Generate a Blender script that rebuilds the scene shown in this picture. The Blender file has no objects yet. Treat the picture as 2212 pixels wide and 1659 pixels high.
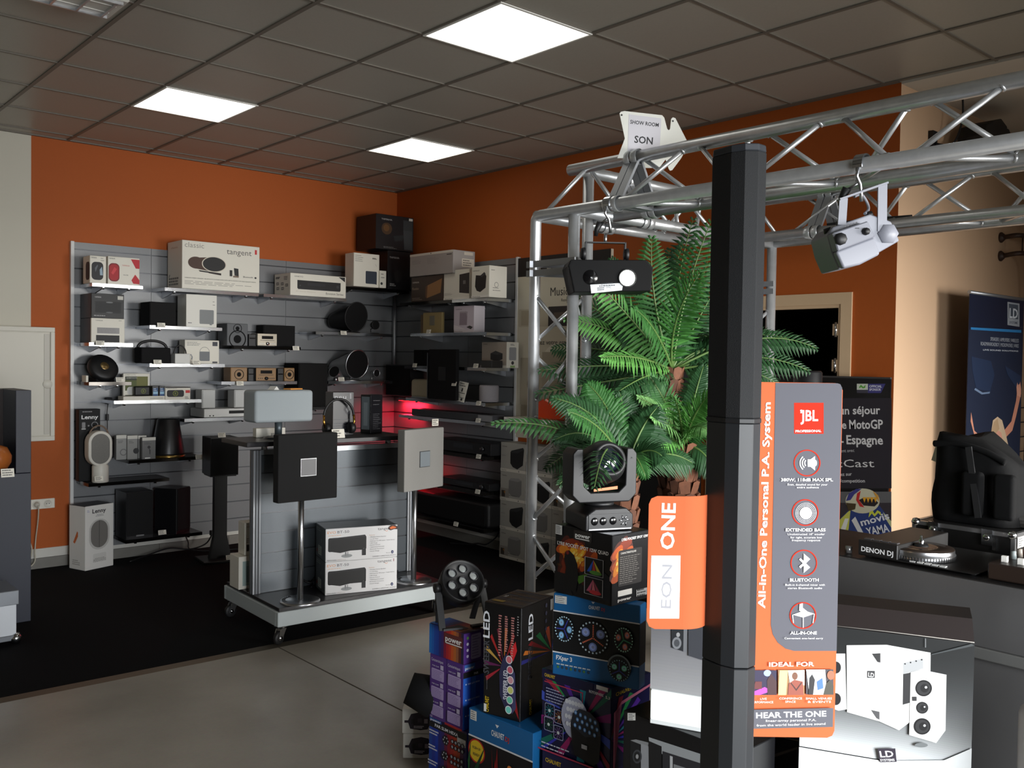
import bpy, bmesh, math, random
from math import sin, cos, pi, radians, sqrt, atan2
from mathutils import Vector, Matrix, Euler
random.seed(7)
SC = bpy.context.scene
COL = SC.collection

# ---------------------------------------------------------------- camera, world, daylight, exposure
FPX = 1995.7                       # focal length in pixels of the 2212 x 1659 frame
CAM = Vector((0.0, 0.0, 1.6445))
YAW, PITCH, ROLL = 0.7245868, -0.0260856, 0.0152056
FW = Vector((sin(YAW) * cos(PITCH), cos(YAW) * cos(PITCH), sin(PITCH)))
_r = Vector((cos(YAW), -sin(YAW), 0))
_u = _r.cross(FW)
RT = cos(ROLL) * _r + sin(ROLL) * _u
UP = cos(ROLL) * _u - sin(ROLL) * _r
cam = bpy.data.cameras.new('camera')
cam.sensor_width = 36.0
cam.lens = FPX / 2212 * 36.0
cam.clip_start = 0.05
cam_o = bpy.data.objects.new('camera', cam)
COL.objects.link(cam_o)
cam_o.matrix_world = Matrix(((RT.x, UP.x, -FW.x, CAM.x), (RT.y, UP.y, -FW.y, CAM.y), (RT.z, UP.z, -FW.z, CAM.z), (0, 0, 0, 1)))
SC.camera = cam_o

world = bpy.data.worlds.new('World')
SC.world = world
world.use_nodes = True
world.node_tree.nodes['Background'].inputs[0].default_value = (0.75, 0.85, 1.0, 1)
world.node_tree.nodes['Background'].inputs[1].default_value = 0.05

def area_light(name, loc, target, sx, sy, watt, col, spread=180):
    l = bpy.data.lights.new(name, 'AREA')
    l.shape = 'RECTANGLE'; l.size = sx; l.size_y = sy; l.energy = watt; l.color = col; l.spread = radians(spread)
    o = bpy.data.objects.new(name, l); COL.objects.link(o)
    o.location = loc
    o.rotation_euler = (Vector(target) - Vector(loc)).to_track_quat('-Z', 'Y').to_euler()
    return o
# daylight through the shop front behind the photographer
area_light('window_daylight', (4.75, -2.5, 1.5), (3.0, 4.8, 0.1), 2.7, 1.7, 96.0, (1.0, 0.98, 0.94), 66)
area_light('door_daylight', (1.1, -2.5, 1.4), (3.2, 4.8, -0.1), 2.2, 1.8, 78.0, (0.95, 0.98, 1.0), 72)

SC.view_settings.view_transform = 'Standard'
SC.view_settings.look = 'None'
SC.view_settings.gamma = 1.0
SC.view_settings.use_curve_mapping = False
SC.view_settings.exposure = 0.0
SC.cycles.max_bounces = 6
SC.cycles.use_denoising = True
SC.cycles.sample_clamp_indirect = 4.0

# ---------------------------------------------------------------- helpers: measuring
def ray(px, py):
    return FW + RT * ((px - 1106) / FPX) - UP * ((py - 829.5) / FPX)
def at(px, py, axis, val):
    d = ray(px, py)
    return CAM + d * ((val - CAM[axis]) / d[axis])
def onX(px, py, v): return at(px, py, 0, v)
def onY(px, py, v): return at(px, py, 1, v)
def onZ(px, py, v): return at(px, py, 2, v)
def dep(px, py, d): return CAM + ray(px, py) * d
def cut(px, E, d):          # how far along direction d from point E until pixel column px
    n = RT - FW * ((px - 1106) / FPX)
    d = Vector(d)
    return -((E - CAM).dot(n)) / d.dot(n)

# ---------------------------------------------------------------- helpers: materials
def lin(c):
    c = c / 255.0
    return c / 12.92 if c <= 0.04045 else ((c + 0.055) / 1.055) ** 2.4
def rgb(c): return (lin(c[0]), lin(c[1]), lin(c[2]), 1)
_M = {}
def mat(c, rough=0.6, metal=0.0, emit=0.0, noise=0.0, nscale=40.0, bump=0.0, coat=0.0, alpha=1.0, trans=0.0, spec=0.5):
    key = (tuple(c), rough, metal, emit, noise, nscale, bump, coat, alpha, trans, spec)
    if key in _M: return _M[key]
    m = bpy.data.materials.new('m_%d_%d_%d' % tuple(int(x) for x in c))
    m.use_nodes = True
    nt = m.node_tree; b = nt.nodes['Principled BSDF']
    b.inputs['Base Color'].default_value = rgb(c)
    b.inputs['Roughness'].default_value = rough
    b.inputs['Metallic'].default_value = metal
    b.inputs['Specular IOR Level'].default_value = spec
    if coat: b.inputs['Coat Weight'].default_value = coat
    if trans: b.inputs['Transmission Weight'].default_value = trans
    if alpha < 1: b.inputs['Alpha'].default_value = alpha
    if emit:
        b.inputs['Emission Color'].default_value = rgb(c); b.inputs['Emission Strength'].default_value = emit
    if noise or bump:
        tc = nt.nodes.new('ShaderNodeTexCoord'); n = nt.nodes.new('ShaderNodeTexNoise')
        n.inputs['Scale'].default_value = nscale; n.inputs['Detail'].default_value = 4
        nt.links.new(tc.outputs['Object'], n.inputs['Vector'])
        if noise:
            mx = nt.nodes.new('ShaderNodeMix'); mx.data_type = 'RGBA'
            mx.inputs['A'].default_value = rgb([x * (1 - noise) for x in c]); mx.inputs['B'].default_value = rgb([min(255, x * (1 + noise)) for x in c])
            nt.links.new(n.outputs['Fac'], mx.inputs['Factor']); nt.links.new(mx.outputs['Result'], b.inputs['Base Color'])
        if bump:
            bp = nt.nodes.new('ShaderNodeBump'); bp.inputs['Strength'].default_value = bump; bp.inputs['Distance'].default_value = 0.002
            nt.links.new(n.outputs['Fac'], bp.inputs['Height']); nt.links.new(bp.outputs['Normal'], b.inputs['Normal'])
    _M[key] = m
    return m
BLK = mat((18, 18, 20), 0.5)
BLKM = mat((12, 12, 14), 0.8, spec=.25)
BLKG = mat((10, 10, 12), 0.18)
CHROME = mat((205, 208, 212), 0.16, 1.0)
ALU = mat((206, 208, 210), 0.34, 0.72, noise=0.08, nscale=25)
ALUB = mat((168, 171, 176), 0.45, 0.85)
WHITE = mat((236, 234, 228), 0.55)
PAPER = mat((238, 234, 222), 0.8)
STEEL = mat((198, 200, 204), 0.28, 1.0)
GREYP = mat((150, 153, 158), 0.45)

# ---------------------------------------------------------------- helpers: meshes
class MB:
    def __init__(s): s.v = []; s.f = []; s.m = []; s.mats = []; s.sm = []
    def mi(s, m):
        if m not in s.mats: s.mats.append(m)
        return s.mats.index(m)
    def add(s, vs, fs, m, smooth=False):
        o = len(s.v); s.v += [tuple(x) for x in vs]; k = s.mi(m)
        for f in fs:
            s.f.append(tuple(o + i for i in f)); s.m.append(k); s.sm.append(smooth)
        return s
    def box(s, lo, hi, m, M=None):
        x0, y0, z0 = lo; x1, y1, z1 = hi
        vs = [Vector(p) for p in ((x0, y0, z0), (x1, y0, z0), (x1, y1, z0), (x0, y1, z0), (x0, y0, z1), (x1, y0, z1), (x1, y1, z1), (x0, y1, z1))]
        if M: vs = [M @ p for p in vs]
        return s.add(vs, [(0, 3, 2, 1), (4, 5, 6, 7), (0, 1, 5, 4), (1, 2, 6, 5), (2, 3, 7, 6), (3, 0, 4, 7)], m)
    def prism(s, poly, a, b, m, M=None, smooth=False):       # poly in x,z extruded along y from a to b
        n = len(poly)
        vs = [Vector((p[0], a, p[1])) for p in poly] + [Vector((p[0], b, p[1])) for p in poly]
        if M: vs = [M @ p for p in vs]
        s.add(vs, [tuple(range(n)), tuple(range(2 * n - 1, n - 1, -1))], m)
        o = len(s.v) - 2 * n; k = s.mi(m)
        for i in range(n):
            j = (i + 1) % n
            s.f.append((o + i, o + n + i, o + n + j, o + j)); s.m.append(k); s.sm.append(smooth)
        return s
    def tube(s, pts, r, m, seg=12, r2=None, caps=True):
        pts = [Vector(p) for p in pts]; n = len(pts)
        up = Vector((0, 0, 1)); rings = []; t0 = None
        for i, p in enumerate(pts):
            t = (pts[min(i + 1, n - 1)] - pts[max(i - 1, 0)]).normalized()
            if t0 is None:
                a = t.cross(up)
                if a.length < 1e-3: a = t.cross(Vector((1, 0, 0)))
                a.normalize()
            else:
                a = (a - t * a.dot(t)).normalized()
            t0 = t; b = t.cross(a)
            rr = r if r2 is None else r + (r2 - r) * i / (n - 1)
            rings.append([p + (a * cos(2 * pi * k / seg) + b * sin(2 * pi * k / seg)) * rr for k in range(seg)])
        vs = [q for rg in rings for q in rg]; fs = []
        for i in range(n - 1):
            for k in range(seg):
                k2 = (k + 1) % seg
                fs.append((i * seg + k, i * seg + k2, (i + 1) * seg + k2, (i + 1) * seg + k))
        s.add(vs, fs, m, True)
        if caps:
            o = len(s.v) - len(vs); k = s.mi(m)
            s.f.append(tuple(o + i for i in range(seg - 1, -1, -1))); s.m.append(k); s.sm.append(False)
            s.f.append(tuple(o + (n - 1) * seg + i for i in range(seg))); s.m.append(k); s.sm.append(False)
        return s
    def lathe(s, prof, m, seg=32, M=None, smooth=True):    # prof: (r, z) pairs
        vs = []; fs = []; n = len(prof)
        for r, z in prof:
            for k in range(seg):
                p = Vector((max(r, 1e-5) * cos(2 * pi * k / seg), max(r, 1e-5) * sin(2 * pi * k / seg), z))
                vs.append(M @ p if M else p)
        for i in range(n - 1):
            for k in range(seg):
                k2 = (k + 1) % seg
                fs.append((i * seg + k, i * seg + k2, (i + 1) * seg + k2, (i + 1) * seg + k))
        return s.add(vs, fs, m, smooth)
    def build(s, name, parent=None, bevel=0.0, loc=None, rotz=0.0, bseg=1):
        me = bpy.data.meshes.new(name)
        me.from_pydata(s.v, [], s.f)
        for m in s.mats: me.materials.append(m)
        me.polygons.foreach_set('material_index', s.m); me.polygons.foreach_set('use_smooth', s.sm)
        me.update()
        o = bpy.data.objects.new(name, me); COL.objects.link(o)
        if parent: o.parent = parent
        if loc is not None: o.location = loc
        if rotz: o.rotation_euler = (0, 0, rotz)
        if bevel:
            b = o.modifiers.new('bevel', 'BEVEL'); b.width = bevel; b.segments = bseg; b.limit_method = 'ANGLE'; b.angle_limit = radians(40)
            if bseg > 1:
                me.polygons.foreach_set('use_smooth', [True] * len(me.polygons))
                w = o.modifiers.new('wn', 'WEIGHTED_NORMAL'); w.keep_sharp = False
        return o
def tag(o, label, cat, group=None):
    o['label'] = label; o['category'] = cat
    if group: o['group'] = group
    return o
def struct(o): o['kind'] = 'structure'; return o
def empty(name, label, cat, loc, rotz=0.0, group=None):
    o = bpy.data.objects.new(name, None); COL.objects.link(o); o.empty_display_size = 0.1
    o.location = loc; o.rotation_euler = (0, 0, rotz)
    return tag(o, label, cat, group)
def boxed(name, parent, lo, hi, m, bevel=0.0, bseg=1):
    return MB().box(lo, hi, m).build(name, parent, bevel, bseg=bseg)
def RZ(a): return Matrix.Rotation(a, 4, 'Z')
def T(*p): return Matrix.Translation(Vector(p))

# ---------------------------------------------------------------- helpers: printing on faces
_TX = {}
def text_geo(s, bold):
    if (s, bold) in _TX: return _TX[(s, bold)]
    cu = bpy.data.curves.new('lettering', 'FONT'); cu.body = s; cu.size = 1.0; cu.resolution_u = 2
    if bold: cu.offset = 0.022
    ob = bpy.data.objects.new('lettering', cu); COL.objects.link(ob)
    me = bpy.data.meshes.new_from_object(ob)
    vs = [(v.co.x, v.co.y) for v in me.vertices]; fs = [tuple(p.vertices) for p in me.polygons]
    COL.objects.unlink(ob); bpy.data.objects.remove(ob); bpy.data.curves.remove(cu); bpy.data.meshes.remove(me)
    xs = [v[0] for v in vs] or [0, 1]
    g = (vs, fs, min(xs), max(xs)); _TX[(s, bold)] = g
    return g
class Face:
    """a printed layer lying on one face of an object: u to the right, v up, both 0..1"""
    def __init__(s, parent, name, O, U, V, W, H):
        s.mb = MB(); s.p = parent; s.name = name; s.O = Vector(O); s.U = Vector(U).normalized(); s.V = Vector(V).normalized()
        s.N = s.U.cross(s.V); s.W = W; s.H = H; s.l = 0.0006
    def P(s, u, v): return s.O + s.U * (u * s.W) + s.V * (v * s.H) + s.N * s.l
    def nxt(s): s.l += 0.00012
    def M(s, c): return c if isinstance(c, bpy.types.Material) else mat(c, 0.55)
    def poly(s, pts, c):
        s.mb.add([s.P(*p) for p in pts], [tuple(range(len(pts)))], s.M(c)); s.nxt(); return s
    def rect(s, u0, v0, u1, v1, c): return s.poly([(u0, v0), (u1, v0), (u1, v1), (u0, v1)], c)
    def ell(s, u, v, ru, rv, c, rot=0.0, n=28, a0=0.0, a1=2 * pi):     # ru, rv as fractions of the height
        k = s.H / s.W; pts = []
        for i in range(n):
            a = a0 + (a1 - a0) * i / n; x = ru * cos(a); y = rv * sin(a)
            pts.append((u + k * (x * cos(rot) - y * sin(rot)), v + x * sin(rot) + y * cos(rot)))
        return s.poly(pts, c)
    def ring(s, u, v, r0, r1, c, n=32, a0=0.0, a1=2 * pi):
        k = s.H / s.W; vs = []; fs = []
        for i in range(n + 1):
            a = a0 + (a1 - a0) * i / n
            vs += [s.P(u + k * r0 * cos(a), v + r0 * sin(a)), s.P(u + k * r1 * cos(a), v + r1 * sin(a))]
        for i in range(n): fs.append((2 * i, 2 * i + 1, 2 * i + 3, 2 * i + 2))
        s.mb.add(vs, fs, s.M(c)); s.nxt(); return s
    def rrect(s, u0, v0, u1, v1, r, c):            # r as fraction of the height
        k = s.H / s.W; pts = []
        for cx, cy, a in ((u1 - r * k, v1 - r, 0), (u0 + r * k, v1 - r, pi / 2), (u0 + r * k, v0 + r, pi), (u1 - r * k, v0 + r, 1.5 * pi)):
            for i in range(7):
                b = a + pi / 2 * i / 6; pts.append((cx + k * r * cos(b), cy + r * sin(b)))
        return s.poly(pts, c)
    def text(s, t, u, v, size, c, anchor='l', w=None, rot=0, bold=False):     # size: fraction of the height; w: fitted length as fraction of W (of H when rot)
        vs, fs, x0, x1 = text_geo(t, bold)
        k = s.H * size; L = (x1 - x0) * k; sx = 1.0
        if w: sx = (w * (s.H if rot else s.W)) / max(L, 1e-6); L *= sx
        off = {'l': 0, 'c': -L / 2, 'r': -L}[anchor]
        out = []
        for x, y in vs:
            a = (x - x0) * k * sx + off; b = y * k
            if rot: a, b = -b, a
            out.append(s.O + s.U * (u * s.W + a) + s.V * (v * s.H + b) + s.N * s.l)
        s.mb.add(out, fs, s.M(c)); s.nxt(); return s
    def lines(s, u0, u1, v1, v0, n, th, c, seed=1, anchor='l'):           # unreadably small print
        rd = random.Random(seed)
        for i in range(n):
            v = v1 + (v0 - v1) * i / max(1, n - 1)
            L = (u1 - u0) * rd.uniform(0.6, 1.0); a = u0 if anchor == 'l' else (u0 + u1) / 2 - L / 2
            x = a
            while x < a + L:
                w = (u1 - u0) * rd.uniform(0.06, 0.16)
                s.rect(x, v - th / 2, min(x + w, a + L), v + th / 2, c); s.l -= 0.00012
                x += w + (u1 - u0) * 0.025
        s.nxt(); return s
    def uv(s, px, py):                    # where a sight line of the photograph meets this face
        o = s.p; M = Matrix.LocRotScale(o.location, o.rotation_euler, None)
        if o.parent: M = Matrix.LocRotScale(o.parent.location, o.parent.rotation_euler, None) @ M
        O = M @ s.O; R = M.to_3x3(); U = R @ s.U; V = R @ s.V; N = R @ s.N; d = ray(px, py)
        q = CAM + d * ((O - CAM).dot(N) / d.dot(N)) - O
        return q.dot(U) / s.W, q.dot(V) / s.H
    def ppoly(s, pts, c): return s.poly([s.uv(*p) for p in pts], c)
    def prect(s, x0, y0, x1, y1, c): return s.ppoly([(x0, y1), (x1, y1), (x1, y0), (x0, y0)], c)
    def pell(s, cx, cy, rx, ry, c, rot=0.0, n=28):
        return s.ppoly([(cx + rx * cos(2 * pi * i / n) * cos(rot) - ry * sin(2 * pi * i / n) * sin(rot), cy - rx * cos(2 * pi * i / n) * sin(rot) - ry * sin(2 * pi * i / n) * cos(rot)) for i in range(n)], c)
    def pring(s, cx, cy, r0, r1, c, n=36, a0=0.0, a1=2 * pi, sq=1.0):
        vs = []; fs = []
        for i in range(n + 1):
            a = a0 + (a1 - a0) * i / n
            for r in (r0, r1): vs.append(s.P(*s.uv(cx + r * cos(a), cy - r * sq * sin(a))))
        for i in range(n): fs.append((2 * i, 2 * i + 1, 2 * i + 3, 2 * i + 2))
        s.mb.add(vs, fs, s.M(c)); s.nxt(); return s
    def ptext(s, t, x0, y0, x1, y1, hpx, c, bold=False):    # baseline from (x0,y0) to (x1,y1) in photograph pixels, capitals hpx high
        a = s.uv(x0, y0); b = s.uv(x1, y1)
        du, dv = (b[0] - a[0]) * s.W, (b[1] - a[1]) * s.H; L = sqrt(du * du + dv * dv)
        n = s.uv(x0 + hpx * (y1 - y0) / max(1e-6, sqrt((x1 - x0) ** 2 + (y1 - y0) ** 2)), y0 - hpx * (x1 - x0) / max(1e-6, sqrt((x1 - x0) ** 2 + (y1 - y0) ** 2)))
        hu, hv = (n[0] - a[0]) * s.W, (n[1] - a[1]) * s.H
        hh = sqrt(hu * hu + hv * hv)
        vs, fs, xa, xb = text_geo(t, bold); k = L / (xb - xa); ux, uy = du / L, dv / L; h = hh / 0.7
        nx_, ny_ = -uy, ux
        out = [s.O + s.U * (a[0] * s.W + (x - xa) * k * ux + y * h * nx_) + s.V * (a[1] * s.H + (x - xa) * k * uy + y * h * ny_) + s.N * s.l for x, y in vs]
        s.mb.add(out, fs, s.M(c)); s.nxt(); return s
    def plines(s, x0, y0, x1, y1, n, th, c, seed=1, slope=0.0):          # unreadably small print between two corners, in photograph pixels
        rd = random.Random(seed)
        for i in range(n):
            y = y0 + (y1 - y0) * i / max(1, n - 1); x = x0; e = x0 + (x1 - x0) * rd.uniform(.62, 1)
            while x < e:
                w = (x1 - x0) * rd.uniform(.05, .16); z = min(x + w, e)
                s.ppoly([(x, y + th / 2 + slope * (x - x0)), (z, y + th / 2 + slope * (z - x0)), (z, y - th / 2 + slope * (z - x0)), (x, y - th / 2 + slope * (x - x0))], c); s.l -= .00012
                x += w + (x1 - x0) * .022
        s.nxt(); return s
    def done(s): return s.mb.build(s.name, s.p) if s.mb.v else None
def face_of(o, side, W, D, H, name=None):
    n = name or {'front': 'front_print', 'left': 'side_print', 'right': 'side_print', 'top': 'top_print'}[side]
    bm_ = o.data.materials[o.data.polygons[{'front': 2, 'left': 5, 'right': 3, 'top': 1}[side]].material_index]
    def based(f): f.l = .0004; f.rect(.012, .012, .988, .988, bm_); f.l = .0006; return f
    if side == 'front': return based(Face(o, n, (-W / 2, -D / 2, 0), (1, 0, 0), (0, 0, 1), W, H))
    if side == 'left': return based(Face(o, n, (-W / 2, D / 2, 0), (0, -1, 0), (0, 0, 1), D, H))
    if side == 'right': return based(Face(o, n, (W / 2, -D / 2, 0), (0, 1, 0), (0, 0, 1), D, H))
    return based(Face(o, n, (-W / 2, -D / 2, H), (1, 0, 0), (0, 1, 0), W, D))
def carton(name, label, cat, W, D, H, loc, rotz, m, group=None, sides=None, bevel=0.0025):
    """closed cardboard box, origin at the middle of its base; front looks along local -y"""
    mb = MB(); x, y = W / 2, D / 2
    mb.box((-x, -y, 0), (x, y, H), m)
    if sides:                    # other board colours for single faces: 0 bottom 1 top 2 front 3 right 4 back 5 left
        for k, mm in sides.items(): mb.m[k] = mb.mi(mm)
    o = mb.build(name, None, bevel, loc, rotz)
    return tag(o, label, cat, group)
def seam(o, W, D, H, c=(150, 145, 135)):
    return boxed('sealing_tape', o, (-W / 2 + .004, -0.018, H), (W / 2 - .004, 0.018, H + 0.0006), mat(c, 0.3))
def smooth_path(p, n=6):
    p = [Vector(x) for x in p]; out = []
    for i in range(len(p) - 1):
        a = p[max(i - 1, 0)]; b = p[i]; c = p[i + 1]; d = p[min(i + 2, len(p) - 1)]
        for k in range(n):
            t = k / n
            out.append(.5 * ((2 * b) + (c - a) * t + (2 * a - 5 * b + 4 * c - d) * t * t + (3 * b - a - 3 * c + d) * t ** 3))
    out.append(p[-1]); return out
# ---------------------------------------------------------------- the room
XB, YA, H, YC = 5.18, 7.597, 3.268, 2.53
XL, XR, YF = -1.4, 9.5, -2.6
M_OR = mat((172, 82, 17), 0.7, noise=0.02, nscale=60, bump=0.15)
M_WH = mat((204, 200, 186), 0.7, bump=0.1)
M_BE = mat((204, 170, 138), 0.75, bump=0.1)

def floor_mat():
    m = bpy.data.materials.new('polished_concrete'); m.use_nodes = True; nt = m.node_tree; b = nt.nodes['Principled BSDF']
    tc = nt.nodes.new('ShaderNodeTexCoord')
    n1 = nt.nodes.new('ShaderNodeTexNoise'); n1.inputs['Scale'].default_value = 1.1; n1.inputs['Detail'].default_value = 7; n1.inputs['Roughness'].default_value = 0.6
    n2 = nt.nodes.new('ShaderNodeTexNoise'); n2.inputs['Scale'].default_value = 60; n2.inputs['Detail'].default_value = 3
    for n in (n1, n2): nt.links.new(tc.outputs['Object'], n.inputs['Vector'])
    r = nt.nodes.new('ShaderNodeValToRGB'); e = r.color_ramp.elements
    e[0].position = .3; e[0].color = rgb((150, 142, 129)); e[1].position = .72; e[1].color = rgb((186, 179, 167))
    nt.links.new(n1.outputs['Fac'], r.inputs['Fac'])
    mx = nt.nodes.new('ShaderNodeMix'); mx.data_type = 'RGBA'; mx.blend_type = 'MULTIPLY'; mx.inputs['Factor'].default_value = 0.18
    nt.links.new(r.outputs['Color'], mx.inputs['A']); nt.links.new(n2.outputs['Color'], mx.inputs['B']); nt.links.new(mx.outputs['Result'], b.inputs['Base Color'])
    rr = nt.nodes.new('ShaderNodeMapRange'); rr.inputs['To Min'].default_value = .22; rr.inputs['To Max'].default_value = .42
    nt.links.new(n1.outputs['Fac'], rr.inputs['Value']); nt.links.new(rr.outputs['Result'], b.inputs['Roughness'])
    return m
MB_ = MB()
o = MB().box((XL, YF, -0.1), (XR, YA + .1, 0), floor_mat()).build('floor'); struct(o)
j = MB(); j.box((2.46, YF, 0.0002), (2.468, 4.76, 0.0008), mat((92, 84, 74), .8)); j.build('floor_joint', o)
# carpet of the hi-fi corner with its metal edge strip
o = MB()
y0, y1 = 4.852, 4.73
o.add([(XL, y0 + .05, .008), (XB, y1 - .04, .008), (XB, YA, .008), (XL, YA, .008), (XL, y0 + .05, 0), (XB, y1 - .04, 0), (XB, YA, 0), (XL, YA, 0)], [(0, 1, 2, 3), (4, 5, 1, 0), (5, 6, 2, 1)], mat((11, 11, 13), .95, noise=.25, nscale=300, bump=.6, spec=.15))
o = o.build('carpet'); tag(o, 'black carpet covering the floor of the shelf corner', 'carpet')
e = MB(); a = (y1 - y0 - .09) / (XB - XL)
e.add([(XL, y0 + .01, 0.0), (XB, y1 - .08, 0.0), (XB, y1 - .035, .011), (XL, y0 + .055, .011), (XL, y0 + .055, 0), (XB, y1 - .035, 0)], [(0, 1, 2, 3), (3, 2, 5, 4)], mat((120, 112, 100), .35, .8))
e.build('edge_strip', o)

# ceiling: suspended grid of 0.6 m tiles, three of them light panels
GX, GY = 2.143, 3.814
o = MB(); tile = mat((168, 164, 154), .38, noise=.03, nscale=90); bar = mat((112, 106, 97), .5)
o.box((XL, YF, H + .004), (XR, YA + .1, H + .1), tile)
o = o.build('ceiling'); struct(o)
g = MB()
k = -8
while GX + .6 * k < XB:
    x = GX + .6 * k
    if x > XL: g.box((x - .011, YF, H - .003), (x + .011, YA, H + .004), bar)
    k += 1
k = -11
while GY + .6 * k < YA:
    y = GY + .6 * k
    if y > YF: g.box((XL, y - .0075, H - .002), (XB if y > YC else XB + .0, y + .0075, H + .004), bar)
    k += 1
g.box((XB - .03, YC, H - .004), (XB, YA, H + .004), bar); g.box((1.2, YA - .03, H - .004), (XB, YA, H + .004), bar)
g.build('ceiling_grid', o)
c = MB().box((XB + .001, YF, H - .012), (XR, YC, H + .003), mat((196, 190, 180), .6)).build('ceiling_plain', o)

def led_panel(i, j, label, col=(255, 251, 240), e=2.5):
    x, y = GX + .6 * i, GY + .6 * j
    o = empty('ceiling_light', label, 'ceiling light', (x + .3, y + .3, H), 0, 'square light panels in the ceiling')
    f = MB(); r = .3
    for a, b, c2, d in ((-r, -r, r, -r + .012), (-r, r - .012, r, r), (-r, -r + .012, -r + .012, r - .012), (r - .012, -r + .012, r, r - .012)):
        f.box((a, b, -.008), (c2, d, .003), mat((228, 226, 220), .5))
    f.build('frame', o)
    MB().box((-.288, -.288, -.005), (.288, .288, .002), mat(col, .5, emit=e)).build('diffuser', o)
led_panel(1, -1, 'largest square light panel in the ceiling, nearest the truss sign', (255, 252, 242))
led_panel(0, 3, 'square light panel on the left, above the left end of the shelf wall', (255, 252, 242))
led_panel(3, 3, 'smallest square light panel, nearest the corner of the orange walls', (255, 250, 236))
# unlit tube fixture, cut by the picture's top left corner
o = empty('ceiling_fixture', 'unlit strip fixture with louvre on ceiling, top left corner', 'ceiling light', (1.1, 4.42, H))
f = MB(); f.box((-.6, -.14, -.05), (.37, .14, -.001), mat((215, 212, 205), .4)); f.build('housing', o, .006)
f = MB()
for k in range(9): f.box((-.56 + .11 * k, -.11, -.062), (-.55 + .11 * k, .11, -.05), STEEL)
f.box((-.58, -.115, -.062), (.35, -.105, -.05), STEEL); f.box((-.58, .105, -.062), (.35, .115, -.05), STEEL)
f.build('louvre', o)
f = MB(); f.tube([(-.58, .05, -.053), (.34, .05, -.053)], .0025, WHITE); f.tube([(-.58, -.05, -.053), (.34, -.05, -.053)], .0025, WHITE); f.build('tube', o)

# walls
struct(MB().box((1.893, YA, 0), (XB + .1, YA + .1, H + .1), M_OR).build('wall_back'))
struct(MB().box((XL, YA, 0), (1.893, YA + .1, H + .1), M_WH).build('wall_back_white'))
DY0, DY1, DZ = 2.795 + .07, 3.76, 2.01
w = MB()
w.box((XB, YC + .1, 0), (XB + .1, DY0, H + .1), M_OR); w.box((XB, DY0, DZ), (XB + .1, DY1, H + .1), M_OR); w.box((XB, DY1, 0), (XB + .1, YA, H + .1), M_OR)
w.box((XB, YC + .001, 0), (XB + .1, YC + .1, H + .1), M_OR)
struct(w.build('wall_right'))
struct(MB().box((XB + .0005, YC, 0), (XR, YC + .1, H + .1), M_BE).build('wall_right_beige'))
w = MB(); w.box((XL - .1, YF, 0), (XL, YA + .1, H + .1), M_WH)
struct(w.build('wall_left'))
struct(MB().box((XR, YF, 0), (XR + .1, YC + .1, H + .1), M_BE).build('wall_far_right'))
w = MB()      # shop front behind the photographer, two glazed openings for the daylight
OPN = ((0.0, 2.3), (3.35, 6.15))
xs = [(XL, 0.0), (2.3, 3.35), (6.15, XR)]
for a, b in xs: w.box((a, YF - .12, 0), (b, YF, H + .1), M_WH)
for a, b in OPN:
    w.box((a, YF - .12, 0), (b, YF, .3), M_WH); w.box((a, YF - .12, 2.42), (b, YF, H + .1), M_WH)
struct(w.build('wall_front'))
for i, (a, b) in enumerate(OPN):
    w = MB(); fm = mat((90, 92, 95), .4)
    w.box((a, YF - .1, .3), (b, YF - .04, .36), fm); w.box((a, YF - .1, 2.36), (b, YF - .04, 2.42), fm)
    for x in (a, b - .05): w.box((x, YF - .1, .36), (x + .05, YF - .04, 2.36), fm)
    struct(w.build('window_%d' % (i + 1)))
# skirting: white board over a grey tile plinth
t = MB(); t.box((1.2, YA - .012, .088), (XB, YA, .158), mat((205, 203, 196), .5)); struct(t.build('trim_1'))
t = MB(); pl = mat((120, 118, 112), .6, noise=.08, nscale=12)
for k in range(7): t.box((1.2 + .6 * k - .14, YA - .016, 0.0), (min(1.2 + .6 * k + .457, XB), YA, .086), pl)
struct(t.build('baseboard_back'))
t = MB(); t.box((XB - .012, DY1 + .07, .088), (XB, YA, .158), mat((205, 203, 196), .5)); t.box((XB - .016, DY1 + .07, 0), (XB, YA, .086), pl); struct(t.build('baseboard_right'))
# doorway into a dark store
d = empty('door_1', 'dark doorway with beige frame in the orange wall', 'doorway', (XB, DY1, 0)); d['kind'] = 'structure'
fm = mat((214, 184, 148), .5); f = MB()
ya, yb = DY0 - DY1, 0
f.box((-.012, ya - .07, 0), (.11, ya, DZ + .07), fm); f.box((-.012, yb, 0), (.11, yb + .07, DZ + .07), fm); f.box((-.012, ya, DZ), (.11, yb, DZ + .07), fm)
f.box((.0, ya, 0), (.05, ya + .02, DZ - .02), fm); f.box((.0, yb - .02, 0), (.05, yb, DZ - .02), fm); f.box((.0, ya, DZ - .02), (.05, yb, DZ), fm)
f.build('frame', d)
for px, py in ((1826, 712), (1823, 790)):
    z = onX(px, py, XB).z
    h = MB(); h.tube([(-.012, ya + .028, z - .045), (-.012, ya + .028, z + .045)], .008, CHROME); h.box((-.01, ya + .02, z - .035), (-.004, ya + .05, z + .035), mat((214, 184, 148), .4)); h.build('hinge', d)
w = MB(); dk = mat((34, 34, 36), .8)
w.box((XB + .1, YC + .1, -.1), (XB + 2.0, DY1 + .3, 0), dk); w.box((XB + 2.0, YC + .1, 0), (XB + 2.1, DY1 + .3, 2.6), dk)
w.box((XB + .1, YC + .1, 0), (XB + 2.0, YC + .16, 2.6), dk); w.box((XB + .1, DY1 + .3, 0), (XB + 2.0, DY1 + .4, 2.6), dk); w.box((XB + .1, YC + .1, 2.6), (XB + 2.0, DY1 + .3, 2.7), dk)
struct(w.build('wall_store'))
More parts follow.
